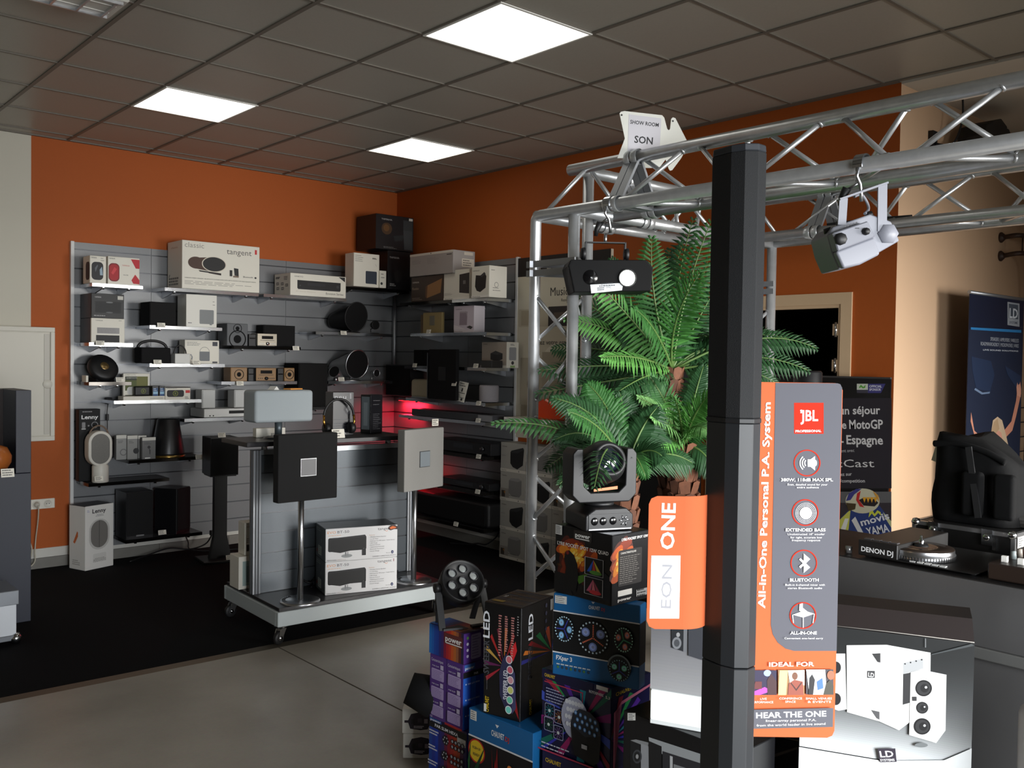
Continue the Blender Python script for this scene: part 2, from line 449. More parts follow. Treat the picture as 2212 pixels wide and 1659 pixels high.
# wall cabinet, sockets
o = empty('wall_cabinet', 'white metal cabinet hung on the wall at left edge', 'cabinet', (1.66, YA, .985))
f = MB(); wm = mat((214, 210, 198), .5); x0, x1, hh = -.36, .371, .85
f.box((x0, -.1, 0), (x1, 0, hh), wm); f.box((x0, -.115, hh - .035), (x1, -.1, hh), wm); f.box((x0, -.115, 0), (x1, -.1, .035), wm); f.box((x1 - .03, -.115, .035), (x1, -.1, hh - .035), wm); f.box((x0, -.115, .035), (x0 + .03, -.1, hh - .035), wm)
f.build('body', o, .003)
f = MB(); f.box((x0 + .035, -.108, .04), (x1 - .035, -.1, hh - .04), wm); f.box((x1 - .075, -.1125, .05), (x1 - .037, -.106, hh - .05), mat((196, 192, 182), .5)); f.build('door', o, .002)
f = MB(); f.lathe([(0, .006), (.03, .006), (.034, 0)], wm, 24, T(x1 - .05, -.1125, hh / 2 + .0) @ Matrix.Rotation(pi / 2, 4, 'X')); f.build('pull_disc', o)
o = empty('wall_socket', 'white triple socket plate on orange wall beside the cabinet', 'socket', (1.935, YA, .46))
MB().box((-.13, -.012, 0), (.125, 0, .075), mat((226, 222, 210), .4)).build('plate', o, .003)
for k, x in enumerate((-.085, -.005, .075)):
    f = MB(); f.lathe([(.0, .002), (.024, .002), (.028, .006), (.03, .0)], mat((212, 208, 196), .4), 24, T(x, -.012, .037) @ Matrix.Rotation(pi / 2, 4, 'X'))
    if k == 2:
        for dx in (-.009, .009): f.lathe([(0, .0035), (.0035, .0035)], BLK, 10, T(x + dx, -.012, .037) @ Matrix.Rotation(pi / 2, 4, 'X'))
    f.build('outlet', o)
for k, (x, sw) in enumerate(((1.85, .0), (1.93, .03))):
    q = empty('power_cable', ['white cable plugged into the left outlet of the wall socket', 'white cable plugged into the middle outlet of the wall socket'][k], 'cable', (x, YA - .014, .497), 0, 'white cables in the wall socket')
    f = MB(); f.lathe([(0, .045), (.012, .045), (.019, .02), (.02, .001)], mat((200, 196, 184), .4), 20, Matrix.Rotation(pi / 2, 4, 'X')); f.build('plug', q)
    pts = [(0, -.045, 0), (0.0, -.06, -.03), (.01 - sw * .4, -.05, -.12), (.02 - sw, -.03, -.24), (.04 - 2 * sw, -.04, -.34), (.0 - sw, -.06, -.43), (-.09 - sw, -.09, -.478)]
    MB().tube(smooth_path(pts, 5), .0045, mat((190, 184, 168), .5), 8).build('cable', q)
# ---------------------------------------------------------------- slatted display walls and their shelves
M_SL = mat((122, 124, 127), .32, .12, noise=.05, nscale=220)
M_GI = mat((84, 86, 90), .3, .7)
M_SLE = mat((214, 215, 214), .4)
GZ = [2.15 - .1475 * k for k in range(-2, 14)]
def slat_panel(label, L, loc, rotz, z0=.12, z1=2.5, edges=()):
    """local x along the wall, y into the wall"""
    o = empty('slatwall_panel', label, 'slatwall panel', (loc[0], loc[1], 0), rotz, 'slatted wall panels')
    b = MB(); zs = [z0] + [z for z in sorted(GZ) if z0 + .02 < z < z1 - .02] + [z1]
    b.box((0, -.012, z0), (L, -.001, z1), M_SL)
    for i in range(len(zs) - 1):
        b.box((0.0015, -.022, zs[i] + (.005 if i else 0)), (L - .0015, -.012, zs[i + 1] - (.005 if i < len(zs) - 2 else 0)), M_SL)
    b.build('board', o)
    g = MB()
    for z in zs[1:-1]: g.box((.002, -.0135, z - .005), (L - .002, -.012, z + .005), M_GI); g.box((.002, -.0215, z - .0055), (L - .002, -.0135, z - .004), M_GI)
    g.build('groove_inserts', o)
    for x in edges: boxed('edge_trim', o, (x - .012, -.034, z0), (x + .012, -.001, z1 + .004), M_SLE)
    return o
slat_panel('narrow slatted grey panel at the left end of the shelf wall', .603, (2.176, YA), 0, edges=(0,))
slat_panel('slatted grey panel in the middle of the left shelf wall, behind the stand', 1.2, (2.779, YA), 0)
slat_panel('slatted grey panel on the left shelf wall, running into the room corner', 1.19, (3.979, YA), 0)
slat_panel('slatted grey panel on the right wall, just right of the corner post', 1.15, (XB, YA - .025), -pi / 2)
slat_panel('slatted grey panel ending in a white trim beside the picture board', .645, (XB, YA - 1.176), -pi / 2, edges=(.645,))
o = tag(MB().tube([(XB - .045, YA - .045, 1.29), (XB - .045, YA - .045, 2.27)], .02, ALUB, 16).build('corner_post'), 'grey upright tube in the inner corner between the slatted panels', 'post')

M_SH = mat((150, 152, 156), .35, .5)
def shelf(label, x0, x1, zt, front=CHROME, wall='A', depth=.29, plate=M_SH, ends=(.09, .09)):
    if wall == 'A': loc, rz = (x0, YA - .024, zt), 0
    else: loc, rz = (XB - .024, x0, zt), -pi / 2
    L = abs(x1 - x0)
    o = empty('shelf', label, 'shelf', loc, rz, 'shelves on the slatted walls')
    b = MB(); b.box((0, -depth, -.016), (L, 0, 0), plate); b.build('shelf_plate', o)
    b = MB(); b.box((0, -depth - .004, -.024), (L, -depth, 0.002), front); b.box((-.003, -depth - .004, -.024), (0, 0, .001), front); b.box((L, -depth - .004, -.024), (L + .003, 0, .001), front)
    b.build('edge_rail', o)
    for x in (ends[0], L - ends[1]):
        b = MB(); b.prism([(-depth + .03, 0), (0, 0), (0, -.055), (-depth + .03, -.012)], -.006, .006, STEEL, T(x, 0, -.0165) @ RZ(pi / 2))
        b.tube([(x, -depth + .05, -.017), (x, -depth + .05, -.04)], .011, CHROME, 10); b.build('bracket', o)
    return o
SHA = [
 ('S1', 213, 309, 2.172, 'short shelf high on the left under two white headphone cartons', 2.235),
 ('S2', 400, 559, 2.172, 'shelf under the big white carton with the barrel speaker', 2.78),
 ('S3', 619, 749, 2.172, 'shelf under the long white amplifier carton', 3.62),
 ('S4', 747, 885, 2.285, 'dark shelf highest in the corner under the black cartons', None),
 ('S5', 170, 287, 1.725, 'shelf at the left edge under two stacked dark cartons', 2.215),
 ('S6', 325, 480, 1.870, 'shelf under the black cube speaker and the foil-wrapped white carton', None),
 ('S7', 507, 650, 1.725, 'dark shelf under the silver mini system', None),
 ('S8', 696, 849, 1.868, 'shelf under the black horn speaker', 4.12),
 ('S9', 166, 284, 1.428, 'shelf at the left edge under the tilted black disc', 2.215),
 ('S10', 325, 486, 1.572, 'shelf under the black speaker with a carry ring', None),
 ('S11', 480, 642, 1.428, 'shelf under the gold-fronted mini system', None),
 ('S12', 711, 848, 1.428, 'shelf under the silver horn speaker', None),
 ('S13', 248, 435, 1.285, 'shelf with small portable speakers left of the white satellites', None),
 ('S14', 400, 552, 1.130, 'shelf under the white receiver with two white satellite speakers', None),
 ('S15', 193, 366, .665, 'low black-edged shelf under the white microphone-shaped speaker', None),
 ('S16', 280, 440, .822, 'shelf under the black cone speaker and four small grey boxes', None),
 ('S17', 273, 437, .203, 'lowest shelf on the left carrying two big black speakers', None)]
SX = {}
DKE = mat((52, 50, 48), .12, .9)
for k, a, b, z, lab, xl in SHA:
    x0 = onY(a, 800, 7.27).x if not xl else xl
    x1 = onY(b, 800, 7.27).x
    py = CAM
    # perspective of the row: measure the ends at the height of the shelf itself
    x0 = x0 if xl else onY(a, 800 - (z - 1.6) * 270, 7.27).x
    x1 = min(onY(b, 800 - (z - 1.6) * 270, 7.27).x, XB - .06)
    dark = k in ('S4', 'S7', 'S15', 'S16', 'S17', 'S9')
    shelf(lab, x0, x1, z, DKE if dark else CHROME, plate=mat((52, 52, 55), .4) if dark else M_SH)
    SX[k] = (x0, x1, z)
SHB = [
 (7.07, 6.29, 2.150, 'dark shelf on the right wall under the long grey carton', 1),
 (6.28, 5.82, 2.150, 'shelf on the right wall under the two white speaker cartons', 0),
 (6.89, 5.82, 1.868, 'shelf on the right wall under the small gold square speaker', 0),
 (6.98, 5.82, 1.575, 'shelf on the right wall behind the black square speakers', 0),
 (6.95, 5.82, 1.285, 'shelf on the right wall under the grey fabric cylinder speaker', 0),
 (7.06, 5.82, 1.125, 'shelf on the right wall under the long grey soundbar', 0),
 (6.60, 5.82, .838, 'dark shelf on the right wall under a black receiver', 1),
 (6.60, 5.82, .545, 'lower dark shelf on the right wall under a black player', 1),
 (6.90, 5.82, .235, 'lowest dark shelf on the right wall under the big black cabinet', 1)]
for y0, y1, z, lab, dark in SHB:
    shelf(lab, y0, y1, z, DKE if dark else CHROME, 'B', plate=mat((52, 52, 55), .4) if dark else M_SH)

# ---------------------------------------------------------------- helpers for goods on the two walls
def spanA(px0, px1, pyt, zb, yf):
    pm = 800 - (zb - 1.6) * 270
    x0 = onY(px0, pm, yf).x; x1 = onY(px1, pm, yf).x
    zt = onY((px0 + px1) / 2, pyt, yf).z
    return x0, x1, zt
def spanB(px0, px1, pyt, zb, xf):
    pm = 800 - (zb - 1.6) * 240
    return onX(px0, pm, xf).y, onX(px1, pm, xf).y, onX((px0 + px1) / 2, pyt, xf).z
def boxA(name, label, cat, px0, px1, pyt, zb, yf, D, m, group=None, sides=None):
    x0, x1, zt = spanA(px0, px1, pyt, zb, yf)
    o = carton(name, label, cat, x1 - x0, D, zt - zb, ((x0 + x1) / 2, yf + D / 2, zb + .0005), 0, m, group, sides)
    return o, x1 - x0, D, zt - zb
def boxB(name, label, cat, px0, px1, pyt, zb, xf, D, m, group=None, sides=None):
    y0, y1, zt = spanB(px0, px1, pyt, zb, xf)
    o = carton(name, label, cat, y0 - y1, D, zt - zb, (xf + D / 2, (y0 + y1) / 2, zb + .0005), -pi / 2, m, group, sides)
    return o, y0 - y1, D, zt - zb
CW = mat((226, 222, 210), .6); CB = mat((26, 26, 29), .4); CG = mat((150, 147, 142), .6)
DK = (40, 40, 44)
def price_tag(label, loc, rotz, w=.062, h=.036, tilt=-.25):
    m = MB(); m.box((-w / 2, -.0006, 0), (w / 2, .0006, h), PAPER)
    o = m.build('price_tag', None, 0, loc); o.rotation_euler = (tilt, 0, rotz)
    tag(o, label, 'price tag', 'price tags')
    f = Face(o, 'front_print', (-w / 2, -.0006, 0), (1, 0, 0), (0, 0, 1), w, h)
    f.lines(.1, .9, .8, .25, 3, .12, (90, 88, 84), int(loc[0] * 100)); f.done()
    return o
def tagA(px, py, y, label): p = onY(px, py, y); return price_tag(label, (p.x, y, p.z - .018), 0)
def tagB(px, py, x, label): p = onX(px, py, x); return price_tag(label, (x, p.y, p.z - .018), -pi / 2)

# ---------------------------------------------------------------- left wall, top row
o, W, D, Hh = boxA('carton', 'white carton with black headphone picture, leftmost on the top shelf', 'carton', 194, 229, 553, 2.174, 7.30, .16, CW)
f = face_of(o, 'front', W, D, Hh); f.rrect(.1, .12, .82, .78, .14, (24, 24, 28)); f.poly([(.62, .3), (.8, .3), (.74, .62), (.6, .5)], (150, 170, 185)); f.poly([(.3, .55), (.45, .68), (.5, .64), (.34, .4)], (90, 95, 100)); f.text('YAMAHA', .06, .9, .08, DK, w=.36); f.lines(.66, .9, .92, .84, 2, .02, (120, 118, 112)); f.done()
f = face_of(o, 'left', W, D, Hh); f.rrect(.4, .12, .98, .78, .14, (24, 24, 28)); f.done()
o, W, D, Hh = boxA('carton', 'white carton with red headphone picture beside the black-pictured one', 'carton', 233, 301, 556, 2.174, 7.29, .17, CW)
f = face_of(o, 'front', W, D, Hh); f.rrect(.02, .1, .36, .76, .15, (120, 18, 26)); f.rrect(.05, .14, .33, .72, .13, (168, 22, 32)); f.poly([(.1, .4), (.2, .62), (.28, .55), (.16, .34)], (205, 60, 66)); f.text('YAMAHA', .02, .9, .075, DK, w=.2)
f.poly([(.72, .95), (1, .95), (1, .62), (.88, .62)], (186, 26, 40)); f.poly([(.74, .18), (.86, .4), (1, .2), (1, .05), (.8, .06)], (186, 26, 40)); f.text('YAMAHA', .44, .68, .07, (190, 60, 50), w=.24); f.text('HPH-M82', .48, .34, .05, DK, w=.16); f.done()
o, W, D, Hh = boxA('carton', 'large white carton picturing a wooden barrel speaker', 'carton', 393, 560, 526, 2.174, 7.25, .30, CW)
f = face_of(o, 'front', W, D, Hh); f.text('classic', .03, .86, .15, (150, 146, 138), w=.24); f.text('tangent', .56, .79, .17, (95, 92, 88), w=.33); f.rect(.935, .83, .962, .93, (196, 34, 40))
f.ell(.17, .55, .17, .125, (72, 48, 36)); f.poly([(.2, .66), (.4, .695), (.4, .38), (.16, .43)], (72, 48, 36)); f.ell(.4, .545, .27, .165, (214, 206, 190)); f.ell(.4, .545, .25, .15, (24, 23, 24)); f.poly([(.2, .4), (.46, .37), (.46, .34), (.22, .37)], (24, 20, 20)); f.poly([(.33, .385), (.49, .365), (.49, .32), (.33, .35)], (40, 28, 24))
f.rect(.60, .32, .635, .45, (26, 26, 28)); f.poly([(.665, .34), (.72, .33), (.715, .49), (.655, .5)], (26, 26, 28)); f.rect(.645, .3, .72, .335, (120, 100, 85)); f.text('Bluetooth', .78, .31, .05, DK, w=.13); f.ell(.945, .32, .025, .02, DK)
f.text('WIRELESS STEREO SPEAKER + BLUETOOTH CONNECTION WITH APTX CODING FOR HIGH QUALITY AUDIO', .03, .215, .03, (70, 68, 66), w=.92); f.lines(.03, .95, .16, .1, 3, .012, (170, 166, 158), 3); f.done()
f = face_of(o, 'left', W, D, Hh); f.text('classic', .25, .85, .06, (170, 130, 100), w=.45); f.lines(.1, .9, .22, .1, 3, .04, (120, 118, 112), 5); f.poly([(.1, .26), (.16, .32), (.18, .3), (.12, .24)], DK); f.done()
o, W, D, Hh = boxA('carton', 'long white carton picturing a flat black amplifier', 'carton', 627, 747, 594, 2.174, 7.24, .29, CW)
f = face_of(o, 'front', W, D, Hh); f.text('ONKYO', .07, .83, .09, DK, w=.15); f.rect(.12, .33, .9, .7, (22, 22, 24)); f.rect(.13, .29, .89, .33, (45, 45, 48)); f.ell(.845, .5, .07, .07, (52, 52, 56)); f.rect(.3, .48, .62, .6, (34, 34, 40)); f.ell(.17, .46, .035, .035, (60, 60, 64)); f.poly([(.86, .97), (.98, .97), (.98, .75)], (30, 30, 32)); f.text('Envision Series', .63, .12, .14, (70, 68, 64), w=.32); f.text('AV Stereo Receiver', .09, .17, .07, (196, 188, 170), w=.36); f.done()
f = face_of(o, 'left', W, D, Hh); f.lines(.08, .45, .85, .8, 2, .05, (60, 60, 60), 7); f.lines(.6, .92, .85, .72, 3, .03, (60, 60, 60), 8)
for a, b in ((.12, .5), (.42, .48), (.14, .28), (.44, .26), (.7, .4)): f.rect(a, b, a + .16, b + .12, (96, 94, 90)); f.rect(a + .02, b + .03, a + .14, b + .09, (190, 186, 176))
f.done()
# corner pile
o, W, D, Hh = boxA('carton', 'black glossy carton under the topmost one in the corner pile', 'carton', 837, 886, 543, 2.287, 7.24, .29, CB)
f = face_of(o, 'front', W, D, Hh); f.text('YAMAHA', .08, .8, .07, (190, 190, 190), w=.42); f.ell(.45, .35, .12, .16, (34, 32, 34)); f.lines(.1, .4, .14, .1, 2, .03, (140, 140, 140)); f.done()
o2, W2, D2, H2 = boxA('carton', 'black rounded carton topmost on the corner pile', 'carton', 812, 893, 466, 2.287 + Hh + .002, 7.22, .33, CB)
f = face_of(o2, 'front', W2, D2, H2); f.text('YAMAHA', .14, .84, .07, (190, 190, 190), w=.28); f.ell(.28, .6, .18, .17, (74, 50, 26)); f.ell(.27, .62, .1, .1, (104, 70, 32)); f.poly([(.45, .4), (.75, .48), (.7, .3), (.5, .26)], (30, 34, 36)); f.poly([(.75, .05), (.97, .05), (.97, .7), (.72, .6)], (58, 62, 64)); f.rect(.72, .6, .97, .9, (48, 52, 54)); f.rect(.87, .9, .97, .97, (200, 198, 190)); f.lines(.2, .6, .08, .05, 2, .015, (110, 110, 108)); f.done()
o, W, D, Hh = boxA('carton', 'tall white carton with dark blue square picture in the corner', 'carton', 764, 819, 548, 2.287, 7.19, .15, CW)
f = face_of(o, 'front', W, D, Hh); f.rrect(.46, .1, .9, .48, .03, (44, 52, 66)); f.rect(.86, .09, .9, .11, (44, 52, 66)); f.lines(.05, .4, .92, .76, 4, .018, (150, 148, 142)); f.lines(.72, .92, .88, .86, 2, .025, (120, 118, 112)); f.poly([(.82, .72), (.9, .62), (.86, .68)], DK); f.done()
o, W, D, Hh = boxA('carton', 'small white box leaning in the gap beside the tall white carton', 'carton', 820, 834, 585, 2.287, 7.17, .06, CW)
f = face_of(o, 'front', W, D, Hh); f.ell(.3, .25, .08, .08, DK); f.lines(.2, .8, .8, .6, 2, .05, (120, 118, 112)); f.done()
# left end, second row
for k, (lab, zt0) in enumerate((('black carton underneath, left end of the second shelf row', 0), ('black carton stacked on its twin, left end of the second shelf row', 1))):
    x0 = 2.235; hb = .186
    o = carton('carton', lab, 'carton', .24, .26, hb, (x0 + .12, 7.437, 1.7265 + zt0 * (hb + .001)), 0, mat((27, 28, 30), .4, spec=.3))
    f = face_of(o, 'front', .24, .26, hb); f.text('YAMAHA', .1, .82, .085, (200, 200, 200), w=.2); f.rect(.8, .78, .97, .93, (196, 194, 186)); f.rect(.12, .22, .9, .68, (20, 21, 23)); f.ell(.55, .65, .14, .03, (110, 112, 114)); f.ell(.55, .24, .14, .03, (90, 92, 94)); f.lines(.08, .6, .1, .06, 1, .03, (170, 170, 170)); f.done()
o, W, D, Hh = boxA('carton', 'white carton picturing a soundbar, leaning before the two black cartons', 'carton', 197, 269, 688, 1.727, 7.285, .02, CW)
f = face_of(o, 'front', W, D, Hh); f.text('YAMAHA', .12, .88, .07, DK, w=.22); f.lines(.82, .95, .92, .88, 1, .02, (120, 118, 112)); f.rect(.17, .38, .84, .62, (150, 148, 148)); f.lines(.18, .83, .6, .4, 7, .008, (120, 118, 118), 2); f.rect(.14, .02, .84, .31, (18, 18, 20)); f.rect(.17, .35, .84, .38, (225, 222, 215)); f.done()
o, W, D, Hh = boxA('cube_speaker', 'matt black cube speaker left of the foil-wrapped carton', 'speaker', 323, 380, 653, 1.871, 7.29, .2, BLKM)
MB().box((-W / 2 + .006, -D / 2 - .004, .006), (W / 2 - .006, -D / 2 + .001, Hh - .006), mat((12, 12, 13), .9)).build('grille', o)
o, W, D, Hh = boxA('carton', 'white carton in shiny foil picturing a grey square speaker', 'carton', 402, 468, 637, 1.871, 7.27, .18, mat((224, 222, 214), .22))
f = face_of(o, 'front', W, D, Hh); f.rrect(.43, .1, .9, .54, .03, mat((112, 116, 118), .3)); f.rect(.76, .07, .84, .1, (112, 116, 118)); f.lines(.06, .24, .12, .1, 1, .025, (90, 90, 90)); f.lines(.86, .95, .8, .7, 2, .02, (120, 118, 112)); f.done()
# third row
x0, x1, zt = spanA(305, 369, 748, 1.573, 7.29); W = x1 - x0
o = empty('bag_speaker', 'black handbag-shaped speaker with a ring handle', 'speaker', ((x0 + x1) / 2, 7.37, 1.5735))
MB().box((-W / 2, -.08, 0), (W / 2, .08, zt - 1.573 - .01), BLKM).build('body', o, .012, bseg=3)
n = 24; MB().tube([(W * .48 * cos(a) - .01, -.02, zt - 1.573 - .012 + .055 * sin(a)) for a in [pi * i / n for i in range(n + 1)]], .011, BLK, 10).build('handle', o)
x0, x1, zt = spanA(379, 412, 764, 1.573, 7.275); W = x1 - x0
o = empty('lantern_speaker', 'small white lantern speaker with a black loop handle', 'speaker', ((x0 + x1) / 2, 7.33, 1.5735))
MB().box((-W / 2, -.045, 0), (W / 2, .045, zt - 1.573), mat((212, 212, 208), .5)).build('body', o, .006, bseg=2)
MB().tube([(-.005 + .05 * cos(a), 0, zt - 1.573 - .005 + .07 * sin(a)) for a in [pi * i / 18 for i in range(19)]], .0055, BLK, 8).build('handle', o)
MB().tube([(W / 2, 0, .06), (W / 2 + .02, -.01, .075), (W / 2 + .03, -.01, .055), (W / 2 + .025, -.01, .035)], .005, GREYP, 8).build('strap', o)
o, W, D, Hh = boxA('carton', 'white carton picturing a lantern speaker with wire handle', 'carton', 399, 473, 735, 1.573, 7.385, .12, CW)
f = face_of(o, 'front', W, D, Hh); f.rrect(.42, .12, .72, .52, .03, mat((108, 112, 116), .5)); f.ring(.57, .5, .2, .215, (90, 92, 96), a0=0, a1=pi); f.rect(.8, .76, .95, .94, (60, 62, 70)); f.lines(.06, .5, .9, .78, 3, .02, (130, 130, 128)); f.rect(.8, .03, .95, .1, (60, 62, 70)); f.done()
# tilted disc
p = onY(226, 806, 7.36); o = empty('disc_speaker', 'tilted black disc speaker with a gold centre', 'speaker', (p.x, 7.40, 1.4285), radians(8))
Mt = T(0, 0, .105) @ Matrix.Rotation(radians(58), 4, 'X')
MB().lathe([(0, -.05), (.09, -.05), (.112, -.02), (.112, .018), (.1, .032), (.06, .036), (0, .034)], BLK, 40, Mt).build('body', o)
MB().lathe([(0, .0385), (.03, .0385), (.033, .036)], mat((150, 126, 84), .3, .8), 24, Mt).build('centre_cap', o)
MB().box((-.07, -.04, 0), (.07, .08, .03), BLKM).build('foot', o, .004)
p = onY(192, 818, 7.27)
o = tag(MB().box((-.008, -.05, 0), (.008, .05, .05), CW).build('small_box', None, .001, (p.x, 7.36, 1.4285)), 'tiny white box squeezed left of the tilted black disc', 'box')
# silver mini system on the dark shelf
def mini_speaker(label, px0, px1, pyt, zb, yf, D, m, conem, rz=0, two=True, rc=.36):
    x0, x1, zt = spanA(px0, px1, pyt, zb, yf); W = x1 - x0; Hh = zt - zb
    o = empty('bookshelf_speaker', label, 'speaker', ((x0 + x1) / 2, yf + D / 2, zb + .0005), rz)
    MB().box((-W / 2, -D / 2, 0), (W / 2, D / 2, Hh), m).build('cabinet', o, .004)
    R = Matrix.Rotation(pi / 2, 4, 'X')
    for cz, r in (((.3, .4), (.78, .2)) if two else ((.5, rc),)):
        r = min(r * Hh, W * .47) if two else min(r * Hh, W * .44)
        MB().lathe([(0, .001), (r * .3, .001), (r * .85, -.006), (r * .92, .004), (r, .003), (r, -.001)], conem, 28, T(0, -D / 2 - .001, cz * Hh) @ R).build('driver', o)
    return o
mini_speaker('grey bookshelf speaker left of the silver mini system', 490, 535, 699, 1.7265, 7.3, .18, mat((84, 86, 90), .5), BLKM)
o, W, D, Hh = boxA('disc_player', 'black disc player wedged left of the silver mini receiver', 'player', 537, 553, 722, 1.7265, 7.3, .22, CB)
MB().box((-W / 2 + .008, -D / 2 - .002, Hh * .6), (W / 2 - .008, -D / 2 + .001, Hh * .72), BLKG).build('tray', o)
def receiver(label, px0, px1, pyt, zb, yf, D, fm, bm, dark=False):
    x0, x1, zt = spanA(px0, px1, pyt, zb, yf); W = x1 - x0; Hh = zt - zb
    o = empty('mini_receiver', label, 'receiver', ((x0 + x1) / 2, yf + D / 2, zb + .0005))
    MB().box((-W / 2, -D / 2 + .008, .006), (W / 2, D / 2, Hh), bm).build('case', o, .003)
    MB().box((-W / 2, -D / 2, .006), (W / 2, -D / 2 + .008, Hh), fm).build('front_panel', o, .002)
    MB().box((-W * .28, -D / 2 - .0015, Hh * .58), (W * .3, -D / 2, Hh * .82), BLKG).build('display', o)
    MB().box((-W * .36, -D / 2 - .0012, Hh * .46), (W * .36, -D / 2, Hh * .49), BLK).build('disc_slot', o)
    MB().lathe([(0, .016), (Hh * .12, .016), (Hh * .13, 0)], BLK if dark else CHROME, 20, T(.0, -D / 2, Hh * .22) @ Matrix.Rotation(pi / 2, 4, 'X')).build('volume_knob', o)
    for x in (-.38, -.28, -.19, .16, .24, .32, .4): MB().box((W * x - .004, -D / 2 - .002, Hh * .19), (W * x + .004, -D / 2, Hh * .25), BLK if dark else STEEL).build('button', o)
    MB().box((-W / 2 + .01, -D / 2 + .02, 0), (W / 2 - .01, D / 2 - .02, .006), BLK).build('feet', o)
    return o
receiver('silver-fronted mini receiver on the dark shelf', 556, 598, 721, 1.7265, 7.27, .13, mat((190, 182, 166), .3, .6), mat((120, 118, 112), .5))
o, W, D, Hh = boxA('bookshelf_speaker', 'wide black speaker behind the silver mini receiver', 'speaker', 568, 637, 703, 1.7265, 7.42, .13, BLKM)
MB().box((-W / 2 + .006, -D / 2 - .006, .006), (W / 2 - .006, -D / 2, Hh - .006), mat((11, 11, 12), .95)).build('grille', o)
mini_speaker('gold-fronted speaker left of the gold mini receiver', 498, 534, 794, 1.4295, 7.3, .14, mat((140, 106, 66), .4), BLKM, two=False)
o, W, D, Hh = boxA('disc_player', 'black player between the left gold speaker and gold receiver', 'player', 536, 550, 796, 1.4295, 7.33, .18, CB)
MB().box((-W / 2 + .006, -D / 2 - .002, Hh * .5), (W / 2 - .006, -D / 2 + .001, Hh * .6), BLKG).build('tray', o)
receiver('gold-fronted mini receiver with a black knob', 553, 596, 795, 1.4295, 7.29, .2, mat((140, 106, 66), .4), CB, True)
o, W, D, Hh = boxA('disc_player', 'black player between the gold receiver and right gold speaker', 'player', 599.5, 612, 796, 1.4295, 7.33, .18, CB)
MB().box((-W / 2 + .006, -D / 2 - .002, Hh * .5), (W / 2 - .006, -D / 2 + .001, Hh * .6), BLKG).build('tray', o)
mini_speaker('gold-fronted speaker right of the gold mini receiver', 614, 636, 795, 1.4295, 7.31, .14, mat((140, 106, 66), .4), BLKM, two=False)
SXX = shelf('dark shelf under the tall black subwoofer, mostly hidden by the white speaker', 3.9, 4.24, 1.20, DKE, plate=mat((52, 52, 55), .4))
o, W, D, Hh = boxA('subwoofer', 'tall matt black subwoofer left of the silver horn speaker', 'speaker', 644, 707, 785, 1.2015, 7.3, .26, BLKM)
MB().box((-W / 2 + .008, -D / 2 - .006, .008), (W / 2 - .008, -D / 2, Hh - .008), mat((10, 10, 11), .95)).build('grille', o)
# horn speakers
def horn(label, pc, zb, shell, rim, grille):
    p = onY(pc[0], pc[1], 7.26)
    o = empty('horn_speaker', label, 'speaker', (p.x, 7.40, zb))
    cz = p.z - zb; ax = radians(-35)
    R = T(0.0, -.06, cz) @ RZ(radians(4)) @ Matrix.Rotation(pi / 2 - radians(8), 4, 'X')
    s = .118
    prof = [(s, .10), (s * .98, .108), (s * 1.03, .1), (s * 1.02, .06), (s * .9, -.05), (s * .66, -.13), (s * .6, -.14), (0, -.14)]
    # slanted barrel: mouth towards the room, tail to the left and down
    k = MB(); seg = 40; rings = []
    for i in range(9):
        t = i / 8; c = Vector((0 - .115 * t, -.08 + .2 * t, cz - .035 * t)); rx = s * (1 - .42 * t); rz = s * 1.12 * (1 - .45 * t)
        rings.append([c + Vector((rx * cos(2 * pi * j / seg), .02 * sin(2 * pi * j / seg) * -1, rz * sin(2 * pi * j / seg))) for j in range(seg)])
    vs = [q for r_ in rings for q in r_]; fs = []
    for i in range(8):
        for j in range(seg): fs.append((i * seg + j, i * seg + (j + 1) % seg, (i + 1) * seg + (j + 1) % seg, (i + 1) * seg + j))
    fs.append(tuple(8 * seg + j for j in range(seg)))
    k.add(vs, fs, shell, True); k.build('shell', o)
    c = Vector((0, -.081, cz))
    k = MB(); k.tube([c + Vector((s * cos(2 * pi * j / seg), -.02 * sin(2 * pi * j / seg), s * 1.12 * sin(2 * pi * j / seg))) for j in range(seg + 1)], .005, rim, 8); k.build('rim', o)
    k = MB(); k.add([c + Vector((0, -.004, 0))] + [c + Vector((s * .98 * cos(2 * pi * j / seg), -.002 - .02 * sin(2 * pi * j / seg), s * 1.1 * sin(2 * pi * j / seg))) for j in range(seg)], [(0, 1 + j, 1 + (j + 1) % seg) for j in range(seg)], grille, True); k.build('grille', o)
    k = MB(); k.lathe([(0, .014), (.08, .014), (.1, .008), (.1, 0)], rim, 32, T(-.02, .0, 0)); k.tube([(-.02, 0, .01), (-.02, -.01, cz - s)], .014, shell, 10); k.build('foot', o)
    return o
def satellite(label, pc, zb, shell, rim, r=.036):
    p = onY(pc[0], pc[1], 7.28); o = empty('satellite_speaker', label, 'speaker', (p.x, 7.33, zb))
    cz = p.z - zb; R = T(0, 0, cz) @ Matrix.Rotation(pi / 2, 4, 'X')
    MB().lathe([(0, -.05), (r * .6, -.045), (r, 0), (r, .014), (r * .9, .018)], shell, 28, R).build('shell', o)
    MB().lathe([(r * .9, .017), (r * .95, .021), (r, .017)], rim, 28, R).build('rim', o)
    MB().lathe([(0, .016), (r * .92, .016)], BLKM, 24, R).build('grille', o)
    k = MB(); k.tube([(-.01, .02, cz - r * .7), (-.045, 0, cz - r), (-.05, -.01, .012)], .005, rim, 8); k.lathe([(0, .008), (.04, .007), (.045, 0)], rim, 24, T(0, 0, 0)); k.build('stand', o)
    return o
horn('black horn speaker on the upper corner shelf', (777, 684), 1.869, mat((20, 20, 22), .35), BLK, BLKM)
satellite('small black egg satellite beside the black horn speaker', (816, 702), 1.869, BLK, BLK, .042)
